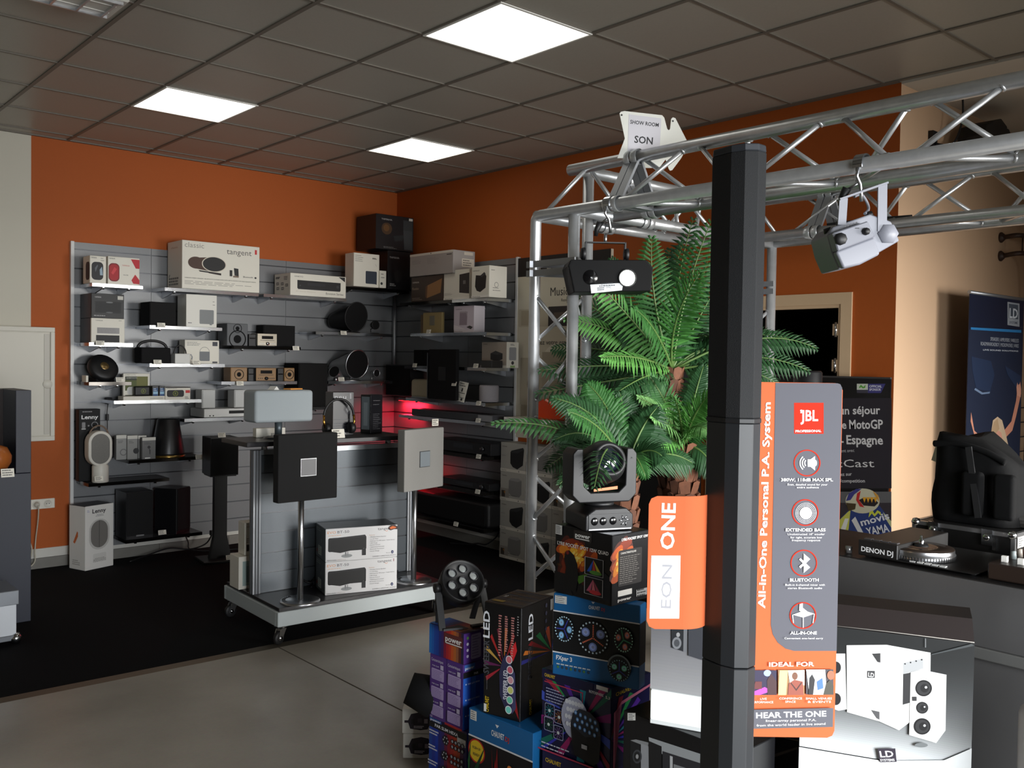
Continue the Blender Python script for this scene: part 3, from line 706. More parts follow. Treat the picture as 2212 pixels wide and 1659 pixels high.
horn('silver horn speaker with a black mouth', (779, 787), 1.429, mat((140, 142, 145), .35, .6), STEEL, BLKM)
satellite('small silver ring satellite beside the silver horn speaker', (818, 806), 1.429, mat((140, 142, 145), .35, .6), STEEL)
p = onY(742, 806, 7.2)
o = empty('tweeter_horn', 'small silver cone lying left of the silver horn speaker', 'speaker', (p.x - .02, 7.30, 1.429))
MB().lathe([(.018, -.12), (.05, .03), (.052, .035)], mat((140, 142, 145), .35, .6), 24, T(0, 0, .075) @ RZ(radians(-60)) @ Matrix.Rotation(radians(70), 4, 'X')).build('shell', o)
MB().lathe([(0, .03), (.049, .032)], BLKM, 24, T(0, 0, .075) @ RZ(radians(-60)) @ Matrix.Rotation(radians(70), 4, 'X')).build('grille', o)
MB().tube([(0, 0, 0.03), (0, 0, 0)], .02, STEEL, 12).build('foot', o)
# portable speakers row
o, W, D, Hh = boxA('carton', 'upright white-edged box with grass picture and small white speaker', 'carton', 266, 323, 807, 1.30, 7.41, .03, CW)
f = face_of(o, 'front', W, D, Hh); f.rect(.07, .3, .93, .88, (74, 84, 30)); f.rect(.5, .5, .93, .88, (104, 104, 44)); f.rect(.07, .72, .5, .88, (50, 54, 40)); f.text('SUPERTOOTH', .06, .92, .06, DK, w=.4); f.text('SUPERTOOTH', .12, .8, .06, (220, 220, 210), w=.4); f.rrect(.14, .14, .84, .46, .12, (214, 214, 210)); f.ring(.52, .3, .05, .075, (40, 40, 42)); f.rect(.07, .06, .93, .12, (44, 52, 24)); f.done()
o = tag(MB().box((-.16, -.06, 0), (.16, .06, .032), CW).build('flat_box', None, .002, (onY(310, 864, 7.3).x, 7.34, 1.286)), 'flat white box lying under the small black speaker', 'box')
f = Face(o, 'front_print', (-.16, -.06, 0), (1, 0, 0), (0, 0, 1), .32, .032); f.text('SUPERTOOTH', .64, .35, .4, (60, 60, 60), w=.3); f.done()
p = onY(310, 850, 7.3)
o = empty('portable_speaker', 'small black portable speaker with a green ring on the flat box', 'speaker', (p.x, 7.34, 1.319))
MB().box((-.06, -.022, 0), (.06, .022, .075), BLK).build('body', o, .012, bseg=3)
f = Face(o, 'front_print', (-.06, -.0222, 0), (1, 0, 0), (0, 0, 1), .12, .075); f.ring(.55, .5, .2, .25, (120, 130, 40)); f.text('B', .55, .4, .3, (120, 130, 40), 'c', bold=True); f.done()
for k, (a, b) in enumerate(((329, 342), (344, 356))):
    o, W, D, Hh = boxA('carton', ['narrow black and blue box standing right of the small black speaker', 'narrow black and blue box touching the white box with black oval'][k], 'carton', a, b, 834, 1.286, 7.31, .12, CB)
    f = face_of(o, 'front', W, D, Hh); f.rect(.12, .1, .9, .86, (40, 78, 128)); f.rect(.12, .42, .9, .6, (150, 190, 215)); f.lines(.2, .8, .8, .68, 2, .05, (210, 220, 230)); f.done()
o, W, D, Hh = boxA('carton', 'white box showing a black oval speaker with a green ring', 'carton', 357, 411, 836, 1.286, 7.285, .1, CW)
f = face_of(o, 'front', W, D, Hh); f.rrect(.06, .22, .74, .76, .16, (22, 22, 24)); f.ring(.4, .49, .16, .21, (120, 130, 40)); f.text('B', .4, .41, .24, (120, 130, 40), 'c', bold=True); f.text('SUPERTOOTH', .05, .86, .08, DK, w=.4); f.rect(.8, .52, .98, .74, (196, 44, 44)); f.lines(.78, .96, .2, .1, 2, .05, (90, 90, 90)); f.rect(0, .92, 1, 1, (60, 58, 60)); f.done()
# white receiver with satellites
x0, x1, zt = spanA(443, 549, 887, 1.131, 7.26)
x0 = onY(441, 895, 7.26).x; x1 = onY(560, 895, 7.26).x; W = x1 - x0; Hh = .075
o = empty('receiver', 'flat white receiver under two white satellite speakers', 'receiver', ((x0 + x1) / 2, 7.40, 1.1315))
WS = mat((214, 215, 214), .4)
MB().box((-W / 2, -.14, .006), (W / 2, .14, Hh), WS).build('case', o, .003)
MB().box((-W * .06, -.142, Hh * .45), (W * .28, -.139, Hh * .78), BLKG).build('display', o)
MB().lathe([(0, .014), (.019, .014), (.021, 0)], WS, 24, T(W * .42, -.14, Hh * .55) @ Matrix.Rotation(pi / 2, 4, 'X')).build('volume_knob', o)
for x in (-.4, -.34): MB().lathe([(0, .002), (.006, .002)], BLK, 12, T(W * x, -.14, .02) @ Matrix.Rotation(pi / 2, 4, 'X')).build('socket', o)
MB().box((-W / 2 + .02, -.1, 0), (W / 2 - .02, .1, .006), BLK).build('feet', o)
for k, (a, b) in enumerate(((437, 466), (507, 535))):
    x0, x1, zt = spanA(a, b, 842, 1.2075, 7.30)
    o = empty('satellite_speaker', ['white satellite speaker on the left of the flat receiver', 'white satellite speaker on the right, near the light grey fabric speaker'][k], 'speaker', ((x0 + x1) / 2, 7.37, 1.2072))
    W = x1 - x0; Hh = zt - 1.2075
    MB().box((-W / 2, -.06, .004), (W / 2, .07, Hh), WS).build('cabinet', o, .004)
    MB().box((-W / 2 + .004, -.066, .008), (W / 2 - .004, -.06, Hh - .004), mat((196, 198, 198), .7)).build('grille', o, .003)
    MB().lathe([(0, 0), (.03, 0), (.03, .004), (0, .004)], BLK, 16).build('foot', o)
# white microphone-shaped speaker with its black display panel
o, W, D, Hh = boxA('display_stand', 'tall black display panel with white lettering behind the white speaker', 'panel', 170, 216, 884, .667, 7.42, .08, mat((8, 8, 9), .5, spec=.25))
f = face_of(o, 'front', W, D, Hh); f.text('Lenny', .12, .865, .075, (235, 235, 235), w=.78, bold=True); f.lines(.16, .85, .965, .95, 1, .012, (150, 150, 150)); f.rrect(.14, .74, .3, .82, .01, (130, 130, 132)); f.rect(.12, .72, .32, .735, (190, 190, 190)); f.ell(.45, .77, .012, .012, (140, 140, 140)); f.ring(.74, .78, .035, .045, (130, 130, 132)); f.done()
p = onY(217, 980, 7.28); xx = p.x
o = empty('portable_speaker', 'white capsule-shaped speaker on a cylinder foot with grey mesh front', 'speaker', (xx, 7.32, .6665))
WP = mat((214, 210, 200), .45)
def capsule(w, h, n=14):
    r = w / 2; pts = []
    for i in range(n + 1): a = pi * i / n; pts.append((r * cos(a), h / 2 - r + r * sin(a)))
    for i in range(n + 1): a = pi + pi * i / n; pts.append((r * cos(a), -h / 2 + r + r * sin(a)))
    return pts
zc = onY(214, 970, 7.26).z - .6665
MB().prism(capsule(.175, .27), -.045, .055, WP, T(0, 0, zc), True).build('shell', o, .008, bseg=2)
MB().prism(capsule(.135, .23), -.049, -.03, mat((120, 118, 114), .9, noise=.2, nscale=500), T(0, 0, zc), True).build('mesh_front', o, .006, bseg=2)
MB().lathe([(.0, 0), (.055, 0), (.06, .006), (.06, .12), (.05, .14)], WP, 32, T(.012, .0, 0)).build('foot', o)
MB().tube([(.01 + .075 * cos(a), .03, zc + .07 + .1 * sin(a)) for a in [pi * i / 20 for i in range(21)]], .006, mat((120, 100, 84), .6), 8).build('strap', o)
o = empty('power_cable', 'black cable with inline switch hanging from the portable speaker shelf', 'cable', (onY(237, 880, 7.5).x, 7.56, 1.27))
MB().tube(smooth_path([(0.01, .0, 0), (-.005, -.012, -.1), (.0, -.01, -.2), (-.01, -.01, -.3)], 5), .003, BLK, 8).build('wire', o)
MB().box((-.012, -.02, -.15), (.008, 0, -.1), BLK).build('inline_switch', o, .003)
MB().box((-.02, -.03, -.02), (.03, .0, .03), BLK).build('plug', o, .004)
labs = ['small grey box leftmost of four beside the cone speaker', 'second small grey box from the left, with a round picture', 'small grey box standing behind the rightmost one of the four', 'dark grey small box rightmost, touching the cone speaker']
for k, (a, b, t, yf, c) in enumerate(((251, 273, 940, 7.36, (148, 148, 146)), (275, 297, 941, 7.34, (140, 140, 138)), (298, 316, 941, 7.36, (128, 128, 126)), (307, 336, 945, 7.29, (108, 108, 108)))):
    o, W, D, Hh = boxA('earphone_box', labs[k], 'box', a, b, t, .823, yf, .045, mat(c, .5), 'small grey boxes on the shelf')
    f = face_of(o, 'front', W, D, Hh); f.rect(0, .86, 1, 1, (206, 204, 196)); f.lines(.15, .7, .76, .7, 2, .02, (70, 70, 70), k)
    if k == 1: f.ell(.85, .35, .12, .12, (40, 40, 42))
    if k == 3: f.ell(.5, .55, .07, .07, (50, 50, 52)); f.poly([(.5, .5), (.62, .42), (.6, .22), (.54, .22)], (56, 56, 58)); f.rect(.2, .03, .6, .08, (220, 220, 215))
    if k == 0: f.ring(.7, .3, .1, .14, (110, 110, 110))
    f.done()
p = onY(372, 985, 7.3)
o = empty('cone_speaker', 'black truncated cone speaker with a gold foot ring', 'speaker', (p.x, 7.39, .8225))
MB().lathe([(0, .31), (.075, .31), (.083, .30), (.128, .035), (.128, .02), (0, .02)], mat((24, 24, 26), .35), 48).build('body', o)
MB().lathe([(.1, .0), (.132, .0), (.134, .012), (.128, .02)], mat((170, 140, 80), .25, .9), 48).build('foot_ring', o)
o, W, D, Hh = boxA('floor_monitor', 'big black speaker on the left of the lowest shelf', 'speaker', 272, 331, 1062, .2045, 7.28, .24, mat((22, 22, 25), .35))
MB().box((-W / 2 + .006, -D / 2 - .008, .03), (W / 2 - .006, -D / 2, Hh - .006), mat((13, 13, 15), .9)).build('grille', o, .002)
f = Face(o, 'badge', (-.03, -D / 2 - .0082, .012), (1, 0, 0), (0, 0, 1), .06, .012); f.rect(0, .9, 1, 1.9, (120, 120, 122)); f.done()
x0, x1, zt = spanA(345, 419, 1055, .2045, 7.32)
o = empty('floor_monitor', 'big black speaker angled on the right of the lowest shelf', 'speaker', ((x0 + x1) / 2, 7.42, .2045), radians(35)); o['group'] = 'x'; del o['group']
W = .19; Hh = zt - .2045
MB().box((-W / 2, -.1, 0), (W / 2, .1, Hh), mat((22, 22, 25), .35)).build('cabinet', o, .003)
MB().box((-W / 2 + .006, -.107, .03), (W / 2 - .006, -.1, Hh - .006), mat((13, 13, 15), .9)).build('grille', o, .002)
# speaker on a stand right of them
p = onZ(463, 1192, 0); xs_, ys_ = 3.14, 7.05
o = empty('speaker_stand', 'black speaker stand with a square foot on the carpet', 'stand', (xs_, ys_, .0085), radians(-8))
MB().box((-.16, -.14, 0), (.16, .14, .02), BLK).build('base', o, .004)
k = MB()
vs = [(-.085, -.03, .02), (.085, -.03, .02), (.085, .03, .02), (-.085, .03, .02), (-.05, -.03, .2), (.05, -.03, .2), (.05, .03, .2), (-.05, .03, .2), (-.05, -.03, .68), (.05, -.03, .68), (.05, .03, .68), (-.05, .03, .68)]
k.add(vs, [(0, 1, 5, 4), (1, 2, 6, 5), (2, 3, 7, 6), (3, 0, 4, 7), (4, 5, 9, 8), (5, 6, 10, 9), (6, 7, 11, 10), (7, 4, 8, 11)], BLK); k.build('column', o)
MB().box((-.1, -.1, .68), (.1, .1, .69), BLK).build('top_plate', o)
o = empty('stand_speaker', 'black bookshelf speaker standing on the floor stand by the lowest shelf', 'speaker', (xs_, ys_, .6985), radians(-8))
MB().box((-.11, -.12, 0), (.11, .12, .3), mat((30, 30, 33), .4)).build('cabinet', o, .003)
MB().box((-.105, -.127, .006), (.105, -.12, .294), mat((13, 13, 15), .9)).build('grille', o, .002)
# carton on the floor
p = onZ(184, 1234, .008); q = onZ(245, 1221, .008)
rz = atan2(q.y - p.y, q.x - p.x); W = (q - p).length; D = .19
Hh = onY(184, 1095, p.y).z - .008
c = p + Vector((cos(rz), sin(rz), 0)) * (W / 2) + Vector((-sin(rz), cos(rz), 0)) * (D / 2)
o = carton('carton', 'tall white carton with capsule speaker picture, standing on the carpet', 'carton', W, D, Hh, (c.x, c.y, .0085), rz, mat((228, 226, 222), .5), sides={1: mat((40, 40, 44), .4)})
f = face_of(o, 'front', W, D, Hh); f.text('Lenny', .24, .88, .09, (40, 40, 42), w=.48, bold=True); f.lines(.35, .65, .85, .83, 2, .01, (150, 150, 150), 3, 'c'); f.lines(.06, .16, .93, .91, 2, .008, (150, 150, 190)); f.rrect(.13, .3, .85, .78, .172, (200, 198, 194)); f.rrect(.19, .33, .79, .76, .155, (120, 117, 113)); f.rrect(.27, .12, .73, .24, .02, (214, 212, 208)); f.lines(.26, .74, .165, .115, 4, .008, (150, 146, 142), 4, 'c'); f.done()
f = face_of(o, 'left', W, D, Hh); f.poly([(.25, .42), (.5, .6), (.55, .58), (.55, .52), (.35, .4)], (206, 108, 56)); f.lines(.2, .7, .14, .08, 3, .015, (170, 166, 162), 4); f.done()
o = empty('speaker_cable', 'black cable lying along the plinth below the lowest shelf', 'cable', (2.75, 7.4, .0145))
MB().tube(smooth_path([(-.2, -.02, 0), (.0, .04, .03), (.15, .06, .05), (.3, .02, .03), (.42, .0, .06), (.46, -.03, .13), (.47, -.02, .17)], 6), .006, BLK, 8).build('wire', o)
MB().box((.455, -.04, .13), (.495, 0, .172), BLK).build('plug', o, .004)
o = tag(MB().tube(smooth_path([(3.03, 7.5, .18), (3.05, 7.46, .1), (3.06, 7.44, .04), (3.2, 7.4, .0145), (3.5, 7.3, .0145)], 6), .005, BLK, 8).build('speaker_wire'), 'thin black wire dropping from the right end of the lowest shelf', 'wire')
# price tags along the left wall
for px, py, y, lab in ((217, 741, 7.25, 'price tag under the white soundbar carton'), (349, 702, 7.255, 'price tag below the black cube speaker'), (341, 782, 7.255, 'price tag below the black speaker with the carry ring'), (425, 783, 7.255, 'price tag below the carton with the wire-handled lantern'), (260, 820, 7.255, 'price tag right of the tilted black disc'), (519, 828, 7.255, 'price tag below the left gold-fronted speaker'), (640, 752, 7.255, 'price tag at the right end of the silver system shelf'), (743, 719, 7.255, 'price tag below the black horn speaker'), (738, 819, 7.255, 'price tag below the silver horn speaker'), (214, 1034, 7.25, 'price tag at the foot of the white capsule-shaped speaker'), (431, 987, 7.255, 'price tag right of the black cone speaker'), (351, 1150, 7.255, 'price tag between the two big black speakers')):
    tagA(px, py, y, lab)
price_tag('price tag lying on top of the black stand speaker', (3.11, 6.95, 1.0), 0)
price_tag('price tag propped on the foot of the black speaker stand', (3.17, 6.92, .0295), 0)
# ---------------------------------------------------------------- goods on the right wall
o, W, D, Hh = boxB('carton', 'brown dark carton with a tan wooden picture on the right wall', 'carton', 888, 957, 596, 2.152, 4.86, .28, mat((52, 36, 24), .45))
f = face_of(o, 'front', W, D, Hh); f.text('YAMAHA', .03, .74, .1, (200, 195, 185), w=.22); f.text('Restio', .04, .48, .14, (170, 150, 125), w=.2); f.poly([(.5, .12), (.92, .3), (.96, .85), (.52, .62)], (150, 108, 66)); f.poly([(.5, .12), (.52, .62), (.46, .58), (.45, .16)], (96, 64, 38)); f.lines(.04, .4, .14, .08, 2, .02, (150, 140, 125)); f.done()
o2, W, D, Hb = boxB('carton', 'long grey printed carton lying across the brown one', 'carton', 885, 978, 545, 2.152 + Hh + .002, 4.84, .24, mat((160, 155, 152), .5), sides={5: CW})
f = face_of(o2, 'front', W, D, Hb); f.rect(0, .9, 1, 1, (214, 208, 196)); f.ell(.5, .95, .03, .03, (60, 60, 60)); f.rect(.86, .8, .97, .84, (70, 68, 66)); f.lines(.06, .3, .7, .55, 4, .012, (130, 126, 124)); f.lines(.42, .7, .74, .5, 5, .012, (130, 126, 124), 3); f.done()
f = face_of(o2, 'right', W, D, Hb); f.rect(.4, .3, .95, .66, (206, 198, 184)); f.lines(.45, .9, .58, .38, 3, .04, (90, 88, 84)); f.rect(.5, .82, .9, .95, (206, 198, 184)); f.done()
o, W, D, Hh = boxB('carton', 'wide white carton with half a dark square speaker picture', 'carton', 958, 1013, 583, 2.152, 4.865, .2, CW)
f = face_of(o, 'front', W, D, Hh); f.poly([(.62, .22), (1, .17), (1, .87), (.62, .83)], (44, 42, 42)); f.rect(.76, .5, .86, .62, (110, 108, 106)); f.text('YAMAHA', .05, .88, .06, DK, w=.28); f.rect(0, 0, 1, .07, (232, 228, 218)); f.text('MusicCast', .06, .015, .05, DK, w=.3); f.lines(.05, .4, .22, .16, 3, .01, (160, 156, 150)); f.done()
o, W, D, Hh = boxB('carton', 'white carton showing a black round-edged speaker on its face', 'carton', 1018, 1056, 575, 2.152, 4.83, .19, CW)
f = face_of(o, 'front', W, D, Hh); f.poly([(.2, .36), (.3, .22), (.5, .17), (.8, .3), (.84, .66), (.72, .8), (.5, .7), (.24, .72)], (22, 22, 24)); f.poly([(.5, .7), (.72, .8), (.8, .74), (.55, .64)], (58, 58, 62)); f.text('YAMAHA', .05, .84, .06, DK, w=.4); f.rect(0, 0, 1, .07, (236, 232, 224)); f.text('MusicCast', .06, .015, .055, DK, w=.45); f.done()
f = face_of(o, 'right', W, D, Hh); f.ring(.4, .4, .07, .085, (120, 116, 110)); f.lines(.2, .7, .3, .22, 2, .02, (120, 116, 110)); f.lines(.1, .4, .86, .84, 1, .02, (120, 116, 110)); f.done()
# gold square speakers
def square_plate(name, label, px0, px1, pyt, zb, xf, m, d=.05, cm=None):
    y0, y1, zt = spanB(px0, px1, pyt, zb, xf); W = y0 - y1; Hh = zt - zb
    o = empty(name, label, 'speaker', (xf + d / 2, (y0 + y1) / 2, zb + .0005), -pi / 2)
    MB().box((-W / 2, -d / 2, 0), (W / 2, d / 2, Hh), m).build('panel', o, .004)
    MB().box((-W * .13, -d / 2 - .004, Hh * .38), (W * .13, -d / 2, Hh * .38 + W * .3), cm or m).build('centre_plate', o, .001)
    return o
square_plate('panel_speaker', 'gold square panel speaker, front one of the pair', 913, 954, 675, 1.869, 4.90, mat((150, 132, 88), .45), .03, mat((140, 134, 118), .3, .6))
o, W, D, Hh = boxB('panel_speaker', 'beige square panel speaker half hidden behind the gold one', 'speaker', 908, 926, 680, 1.869, 5.02, .03, mat((140, 120, 96), .6))
MB().box((-.02, -.018, .05), (.02, -.015, .09), GREYP).build('centre_plate', o)
o, W, D, Hh = boxB('carton', 'lilac white carton picturing a pale fabric speaker', 'carton', 980, 1023, 661, 1.869, 4.89, .12, mat((214, 206, 212), .5))
f = face_of(o, 'front', W, D, Hh); f.rect(.0, .1, 1, 1, (206, 196, 208)); f.poly([(.28, .28), (.66, .28), (.68, .76), (.6, .8), (.3, .74)], (150, 136, 148)); f.poly([(.66, .6), (.7, .78), (.32, .8), (.28, .74), (.62, .74)], (176, 164, 174)); f.text('YAMAHA', .08, .86, .05, DK, w=.32); f.poly([(.64, .2), (.86, .12), (.96, .2), (.8, .26)], (60, 58, 56)); f.poly([(0, .3), (.25, .24), (.62, .12), (0, .12)], (222, 214, 220)); f.text('MusicCast', .05, .03, .05, DK, w=.4); f.rect(0, .09, 1, .1, (230, 226, 224)); f.done()
# black plates and the grey carton
square_plate('panel_speaker', 'small black square panel speaker behind the large black one', 893, 926, 756, 1.576, 4.95, BLKM, .04)
q = square_plate('panel_speaker', 'large black square panel speaker with silver rim, tilted on the right wall', 925, 984, 757, 1.285, 4.80, BLKM, .035, mat((30, 30, 32), .3))
MB().box((-.215, -.0185, 0), (-.212, .018, .40), STEEL).build('rim', q); q.location.z = 1.295
o, W, D, Hh = boxB('carton', 'grey beige carton showing a small dark cube speaker', 'carton', 1040, 1094, 739, 1.576, 4.98, .13, mat((166, 154, 142), .55), sides={3: CW})
f = face_of(o, 'front', W, D, Hh); f.poly([(.36, .32), (.62, .24), (.84, .34), (.84, .56), (.56, .66), (.36, .56)], (44, 42, 44)); f.poly([(.36, .56), (.56, .66), (.84, .56), (.62, .5)], (66, 64, 66)); f.text('YAMAHA', .05, .9, .06, DK, w=.18); f.rect(0, 0, 1, .1, (214, 208, 196)); f.done()
f = face_of(o, 'right', W, D, Hh); f.rrect(.2, .3, .8, .8, .05, (150, 150, 152)); f.ell(.5, .2, .07, .07, (60, 60, 62)); f.rect(.3, .02, .7, .1, (150, 180, 120)); f.lines(.3, .7, .92, .88, 2, .02, (90, 90, 90)); f.done()
p0 = onX(1000, 828, 4.84)
o = tag(MB().box((-.07, -.06, 0), (.07, .06, .06), mat((46, 44, 44), .4)).build('connector_box', None, .004, (4.912, onX(1062, 800, 4.912).y, 1.577), -pi / 2), 'small dark box before the grey beige carton on the right wall', 'box')
MB().lathe([(0, .02), (.014, .02), (.016, 0)], STEEL, 16, T(-.1, -.02, 0)).build('chrome_knob', o)
o = empty('price_board', 'slanting white board with dark pictures and lines beside the tilted black panel', 'sign', (4.85, onX(993, 815, 4.85).y, 1.2865), -pi / 2)
m = MB(); m.box((-.06, -.002, 0), (.06, .002, .17), PAPER); m.build('board', o); o.rotation_euler = (-.2, .12, -pi / 2)
f = Face(o, 'front_print', (-.06, -.0022, 0), (1, 0, 0), (0, 0, 1), .12, .17); f.lines(.1, .9, .9, .8, 2, .04, (80, 78, 74)); f.rect(.45, .5, .6, .68, (60, 58, 56)); f.rect(.1, .42, .9, .45, (60, 58, 56)); f.rect(.1, .2, .9, .22, (60, 58, 56)); f.lines(.1, .5, .34, .28, 2, .03, (80, 78, 74)); f.rect(.6, .06, .8, .18, (60, 58, 56)); f.done()
# round and cylinder speakers
def spot(px, py, x): return onX(px, py, x)
p = onX(913, 862, 4.95)
o = empty('round_speaker', 'cream rounded speaker left of the tilted black panel', 'speaker', (5.0, p.y, 1.2865), -pi / 2)
MB().box((-.14, -.09, 0), (.14, .09, .17), mat((176, 166, 142), .6)).build('body', o, .03, bseg=4)
MB().box((-.135, -.085, -.0005), (.135, .085, .012), GREYP).build('foot', o, .004)
p = onX(1054, 870, 4.95)
o = empty('cylinder_speaker', 'light grey fabric cylinder speaker on the right wall', 'speaker', (4.96, p.y, 1.2865))
zt = onX(1054, 832, 4.95).z - 1.2865
MB().lathe([(0, .006), (.078, .006), (.082, .012), (.082, zt - .01), (.076, zt), (0, zt)], mat((150, 146, 150), .85, noise=.15, nscale=400), 40).build('fabric_body', o)
MB().lathe([(0, 0), (.07, 0), (.07, .006), (0, .006)], BLK, 32).build('foot', o)
o, W, D, Hh = boxB('tower_speaker', 'black square-edged speaker beside the silver horn, on the right wall', 'speaker', 833, 886, 788, 1.287, 4.99, .14, CB)
MB().box((-W / 2 + .01, -D / 2 - .005, .01), (W / 2 - .01, -D / 2, Hh - .01), BLKM).build('grille', o)
# soundbar
y0 = onX(887, 900, 4.88).y; y1 = onX(1061, 905, 4.88).y
o = empty('soundbar', 'long grey soundbar lying on the right wall shelf', 'speaker', (4.96, (y0 + y1) / 2, 1.1265), -pi / 2)
L = y0 - y1
MB().box((-L / 2, -.07, 0), (L / 2, .07, .062), mat((74, 74, 78), .45)).build('body', o, .006, bseg=2)
MB().box((-L / 2 + .012, -.073, .006), (L / 2 - .2, -.069, .056), mat((62, 62, 66), .85, noise=.2, nscale=500)).build('grille', o)
MB().box((L / 2 - .18, -.073, .006), (L / 2 - .006, -.069, .056), mat((134, 134, 138), .5)).build('end_cap', o)
# dark players on the lower shelves
def player(label, px0, px1, z, h, xf=4.90, D=.24):
    y0 = onX(px0, 1000, xf).y; y1 = onX(px1, 1000, xf).y; W = y0 - y1
    o = empty('disc_player', label, 'player', (xf + D / 2, (y0 + y1) / 2, z + .0005), -pi / 2)
    MB().box((-W / 2, -D / 2, .01), (W / 2, D / 2, h), CB).build('case', o, .003)
    MB().box((-W / 2, -D / 2 - .004, .012), (W / 2, -D / 2, h - .003), BLKG).build('front_panel', o, .002)
    MB().box((-W * .15, -D / 2 - .0055, h * .45), (W * .2, -D / 2 - .004, h * .8), mat((24, 28, 34), .1)).build('display', o)
    MB().lathe([(0, .014), (.018, .014), (.02, 0)], mat((40, 40, 42), .3), 20, T(W * .36, -D / 2 - .004, h * .55) @ Matrix.Rotation(pi / 2, 4, 'X')).build('volume_knob', o)
    for x in (-.35, .35): MB().lathe([(0, 0), (.02, 0), (.02, .01), (0, .01)], BLK, 12, T(W * x, 0, 0)).build('foot', o)
    return o
player('black amplifier on the right wall, next below the soundbar', 940, 1060, .838, .11)
player('thin black player on the right wall above the black cabinet', 950, 1058, .545, .07)
y0 = onX(880, 1120, 4.84).y; y1 = onX(1048, 1120, 4.84).y
o = empty('subwoofer', 'big black rounded cabinet speaker lowest on the right wall', 'speaker', (5.0, (y0 + y1) / 2, .2355), -pi / 2)
W = y0 - y1
MB().box((-W / 2, -.13, .012), (W / 2, .13, .22), BLK).build('cabinet', o, .03, bseg=4)
MB().box((-W / 2 + .03, -.136, .03), (W / 2 - .03, -.128, .2), BLKM).build('grille', o, .004)
for x in (-.4, .4): MB().lathe([(0, 0), (.02, 0), (.02, .012), (0, .012)], BLK, 12, T(W * x, 0, 0)).build('foot', o)
o = tag(MB().tube(smooth_path([(5.12, 5.95, .2), (5.1, 5.92, .15), (5.05, 6.0, .07), (5.08, 6.15, .05), (5.1, 6.3, .0145), (5.0, 6.45, .0145)], 6), .006, BLK, 8).build('player_cable'), 'black cable hanging below the big black cabinet by the carton stack', 'cable')
# red light of the corner: a strip added for the glow, and a red lamp lower down
o = empty('added_red_strip', 'added red light strip below the shelf in the corner', 'lamp', (5.10, 7.30, 1.235), -pi / 2)
MB().box((-.1, -.012, .004), (.26, .012, .03), GREYP).build('profile', o)
MB().box((-.095, -.009, 0), (.255, .009, .004), mat((255, 20, 30), .4, emit=8.0)).build('diffuser', o)
l = bpy.data.lights.new('added_red_glow', 'AREA'); l.shape = 'RECTANGLE'; l.size = .34; l.size_y = .02; l.energy = 6.0; l.color = (1, .02, .05)
lo = bpy.data.objects.new('added_red_glow', l); COL.objects.link(lo); lo.parent = o; lo.location = (.08, 0, -.004)
p = onX(906, 1080, 5.0)
o = empty('red_lamp', 'glowing red tapered lamp behind the grey square speaker', 'lamp', (5.0, p.y, .4565))
MB().lathe([(0, 0), (.05, 0), (.05, .008), (0, .008)], BLK, 24).build('base', o)
MB().lathe([(0, .008), (.05, .008), (.058, .02), (.075, .17), (.06, .175), (0, .175)], mat((255, 16, 22), .3, emit=1.4), 32).build('shade', o)
for px, py, x, lab in ((925, 716, 4.855, 'price tag below the gold square speaker'), (895, 789, 4.855, 'price tag below the small black square speaker'), (1027, 790, 4.855, 'price tag on the shelf of the grey beige carton'), (980, 829, 4.795, 'price tag at the right foot of the tilted black panel'), (1033, 871, 4.855, 'price tag beside the grey fabric cylinder'), (1032, 908, 4.855, 'price tag in front of the long grey soundbar'), (1033, 986, 4.855, 'price tag below the black amplifier under the soundbar'), (1031, 1062, 4.855, 'price tag below the thin black player'), (984, 1132, 4.83, 'lowest price tag on the right wall, on the big black cabinet')):
    tagB(px, py, x, lab)

# ---------------------------------------------------------------- picture board and the stack of speaker cartons beyond the shelves
y0, y1 = 5.765, 4.72
o = empty('display_board', 'tall picture board with black header behind the truss tower', 'display board', (XB, y0, 1.0), -pi / 2)
Wb, Hb = y0 - y1, 1.49
MB().box((0, -.03, 0), (Wb, -.002, Hb), mat((206, 198, 178), .5)).build('board', o)
f = Face(o, 'front_print', (0, -.03, -.94), (1, 0, 0), (0, 0, 1), Wb, 2.43)
f.rect(0, .936, 1, 1, (22, 20, 20)); f.ring(.36, .968, .011, .015, (220, 216, 206)); f.text('YAMAHA', .4, .957, .034, (220, 216, 206), w=.3, bold=True)
f.text('MusicCast', .38, .865, .04, (40, 38, 38), w=.36); f.text('Restez libre', .5, .845, .014, (70, 66, 62), w=.14)
f.rect(.02, .765, .36, .825, (188, 178, 156)); f.rect(.05, .77, .2, .82, (170, 158, 136)); f.rect(.36, .765, .68, .83, (40, 34, 32)); f.rect(.42, .78, .6, .81, (84, 72, 60)); f.rect(.68, .765, 1, .83, (92, 80, 66))
f.ell(.5, .66, .08, .05, (224, 218, 202)); f.text('Ajoutez votre espace', .14, .705, .022, (44, 42, 42), w=.5)
f.rect(.05, .5, .4, .66, (176, 166, 146)); f.rect(.3, .56, .55, .68, (168, 158, 138)); f.rect(.5, .55, .95, .64, (116, 106, 94)); f.ell(.2, .57, .03, .03, (140, 128, 110))
f.rect(.06, .42, .35, .5, (158, 148, 128)); f.poly([(.08, .44), (.2, .46), (.28, .43), (.3, .4), (.1, .4)], (126, 116, 100)); f.rect(.4, .42, .9, .53, (188, 180, 160))
f.ell(.52, .41, .02, .02, (50, 50, 54)); f.rect(.45, .385, .58, .405, (60, 60, 62)); f.rect(.4, .35, .95, .38, (206, 198, 180)); f.done()
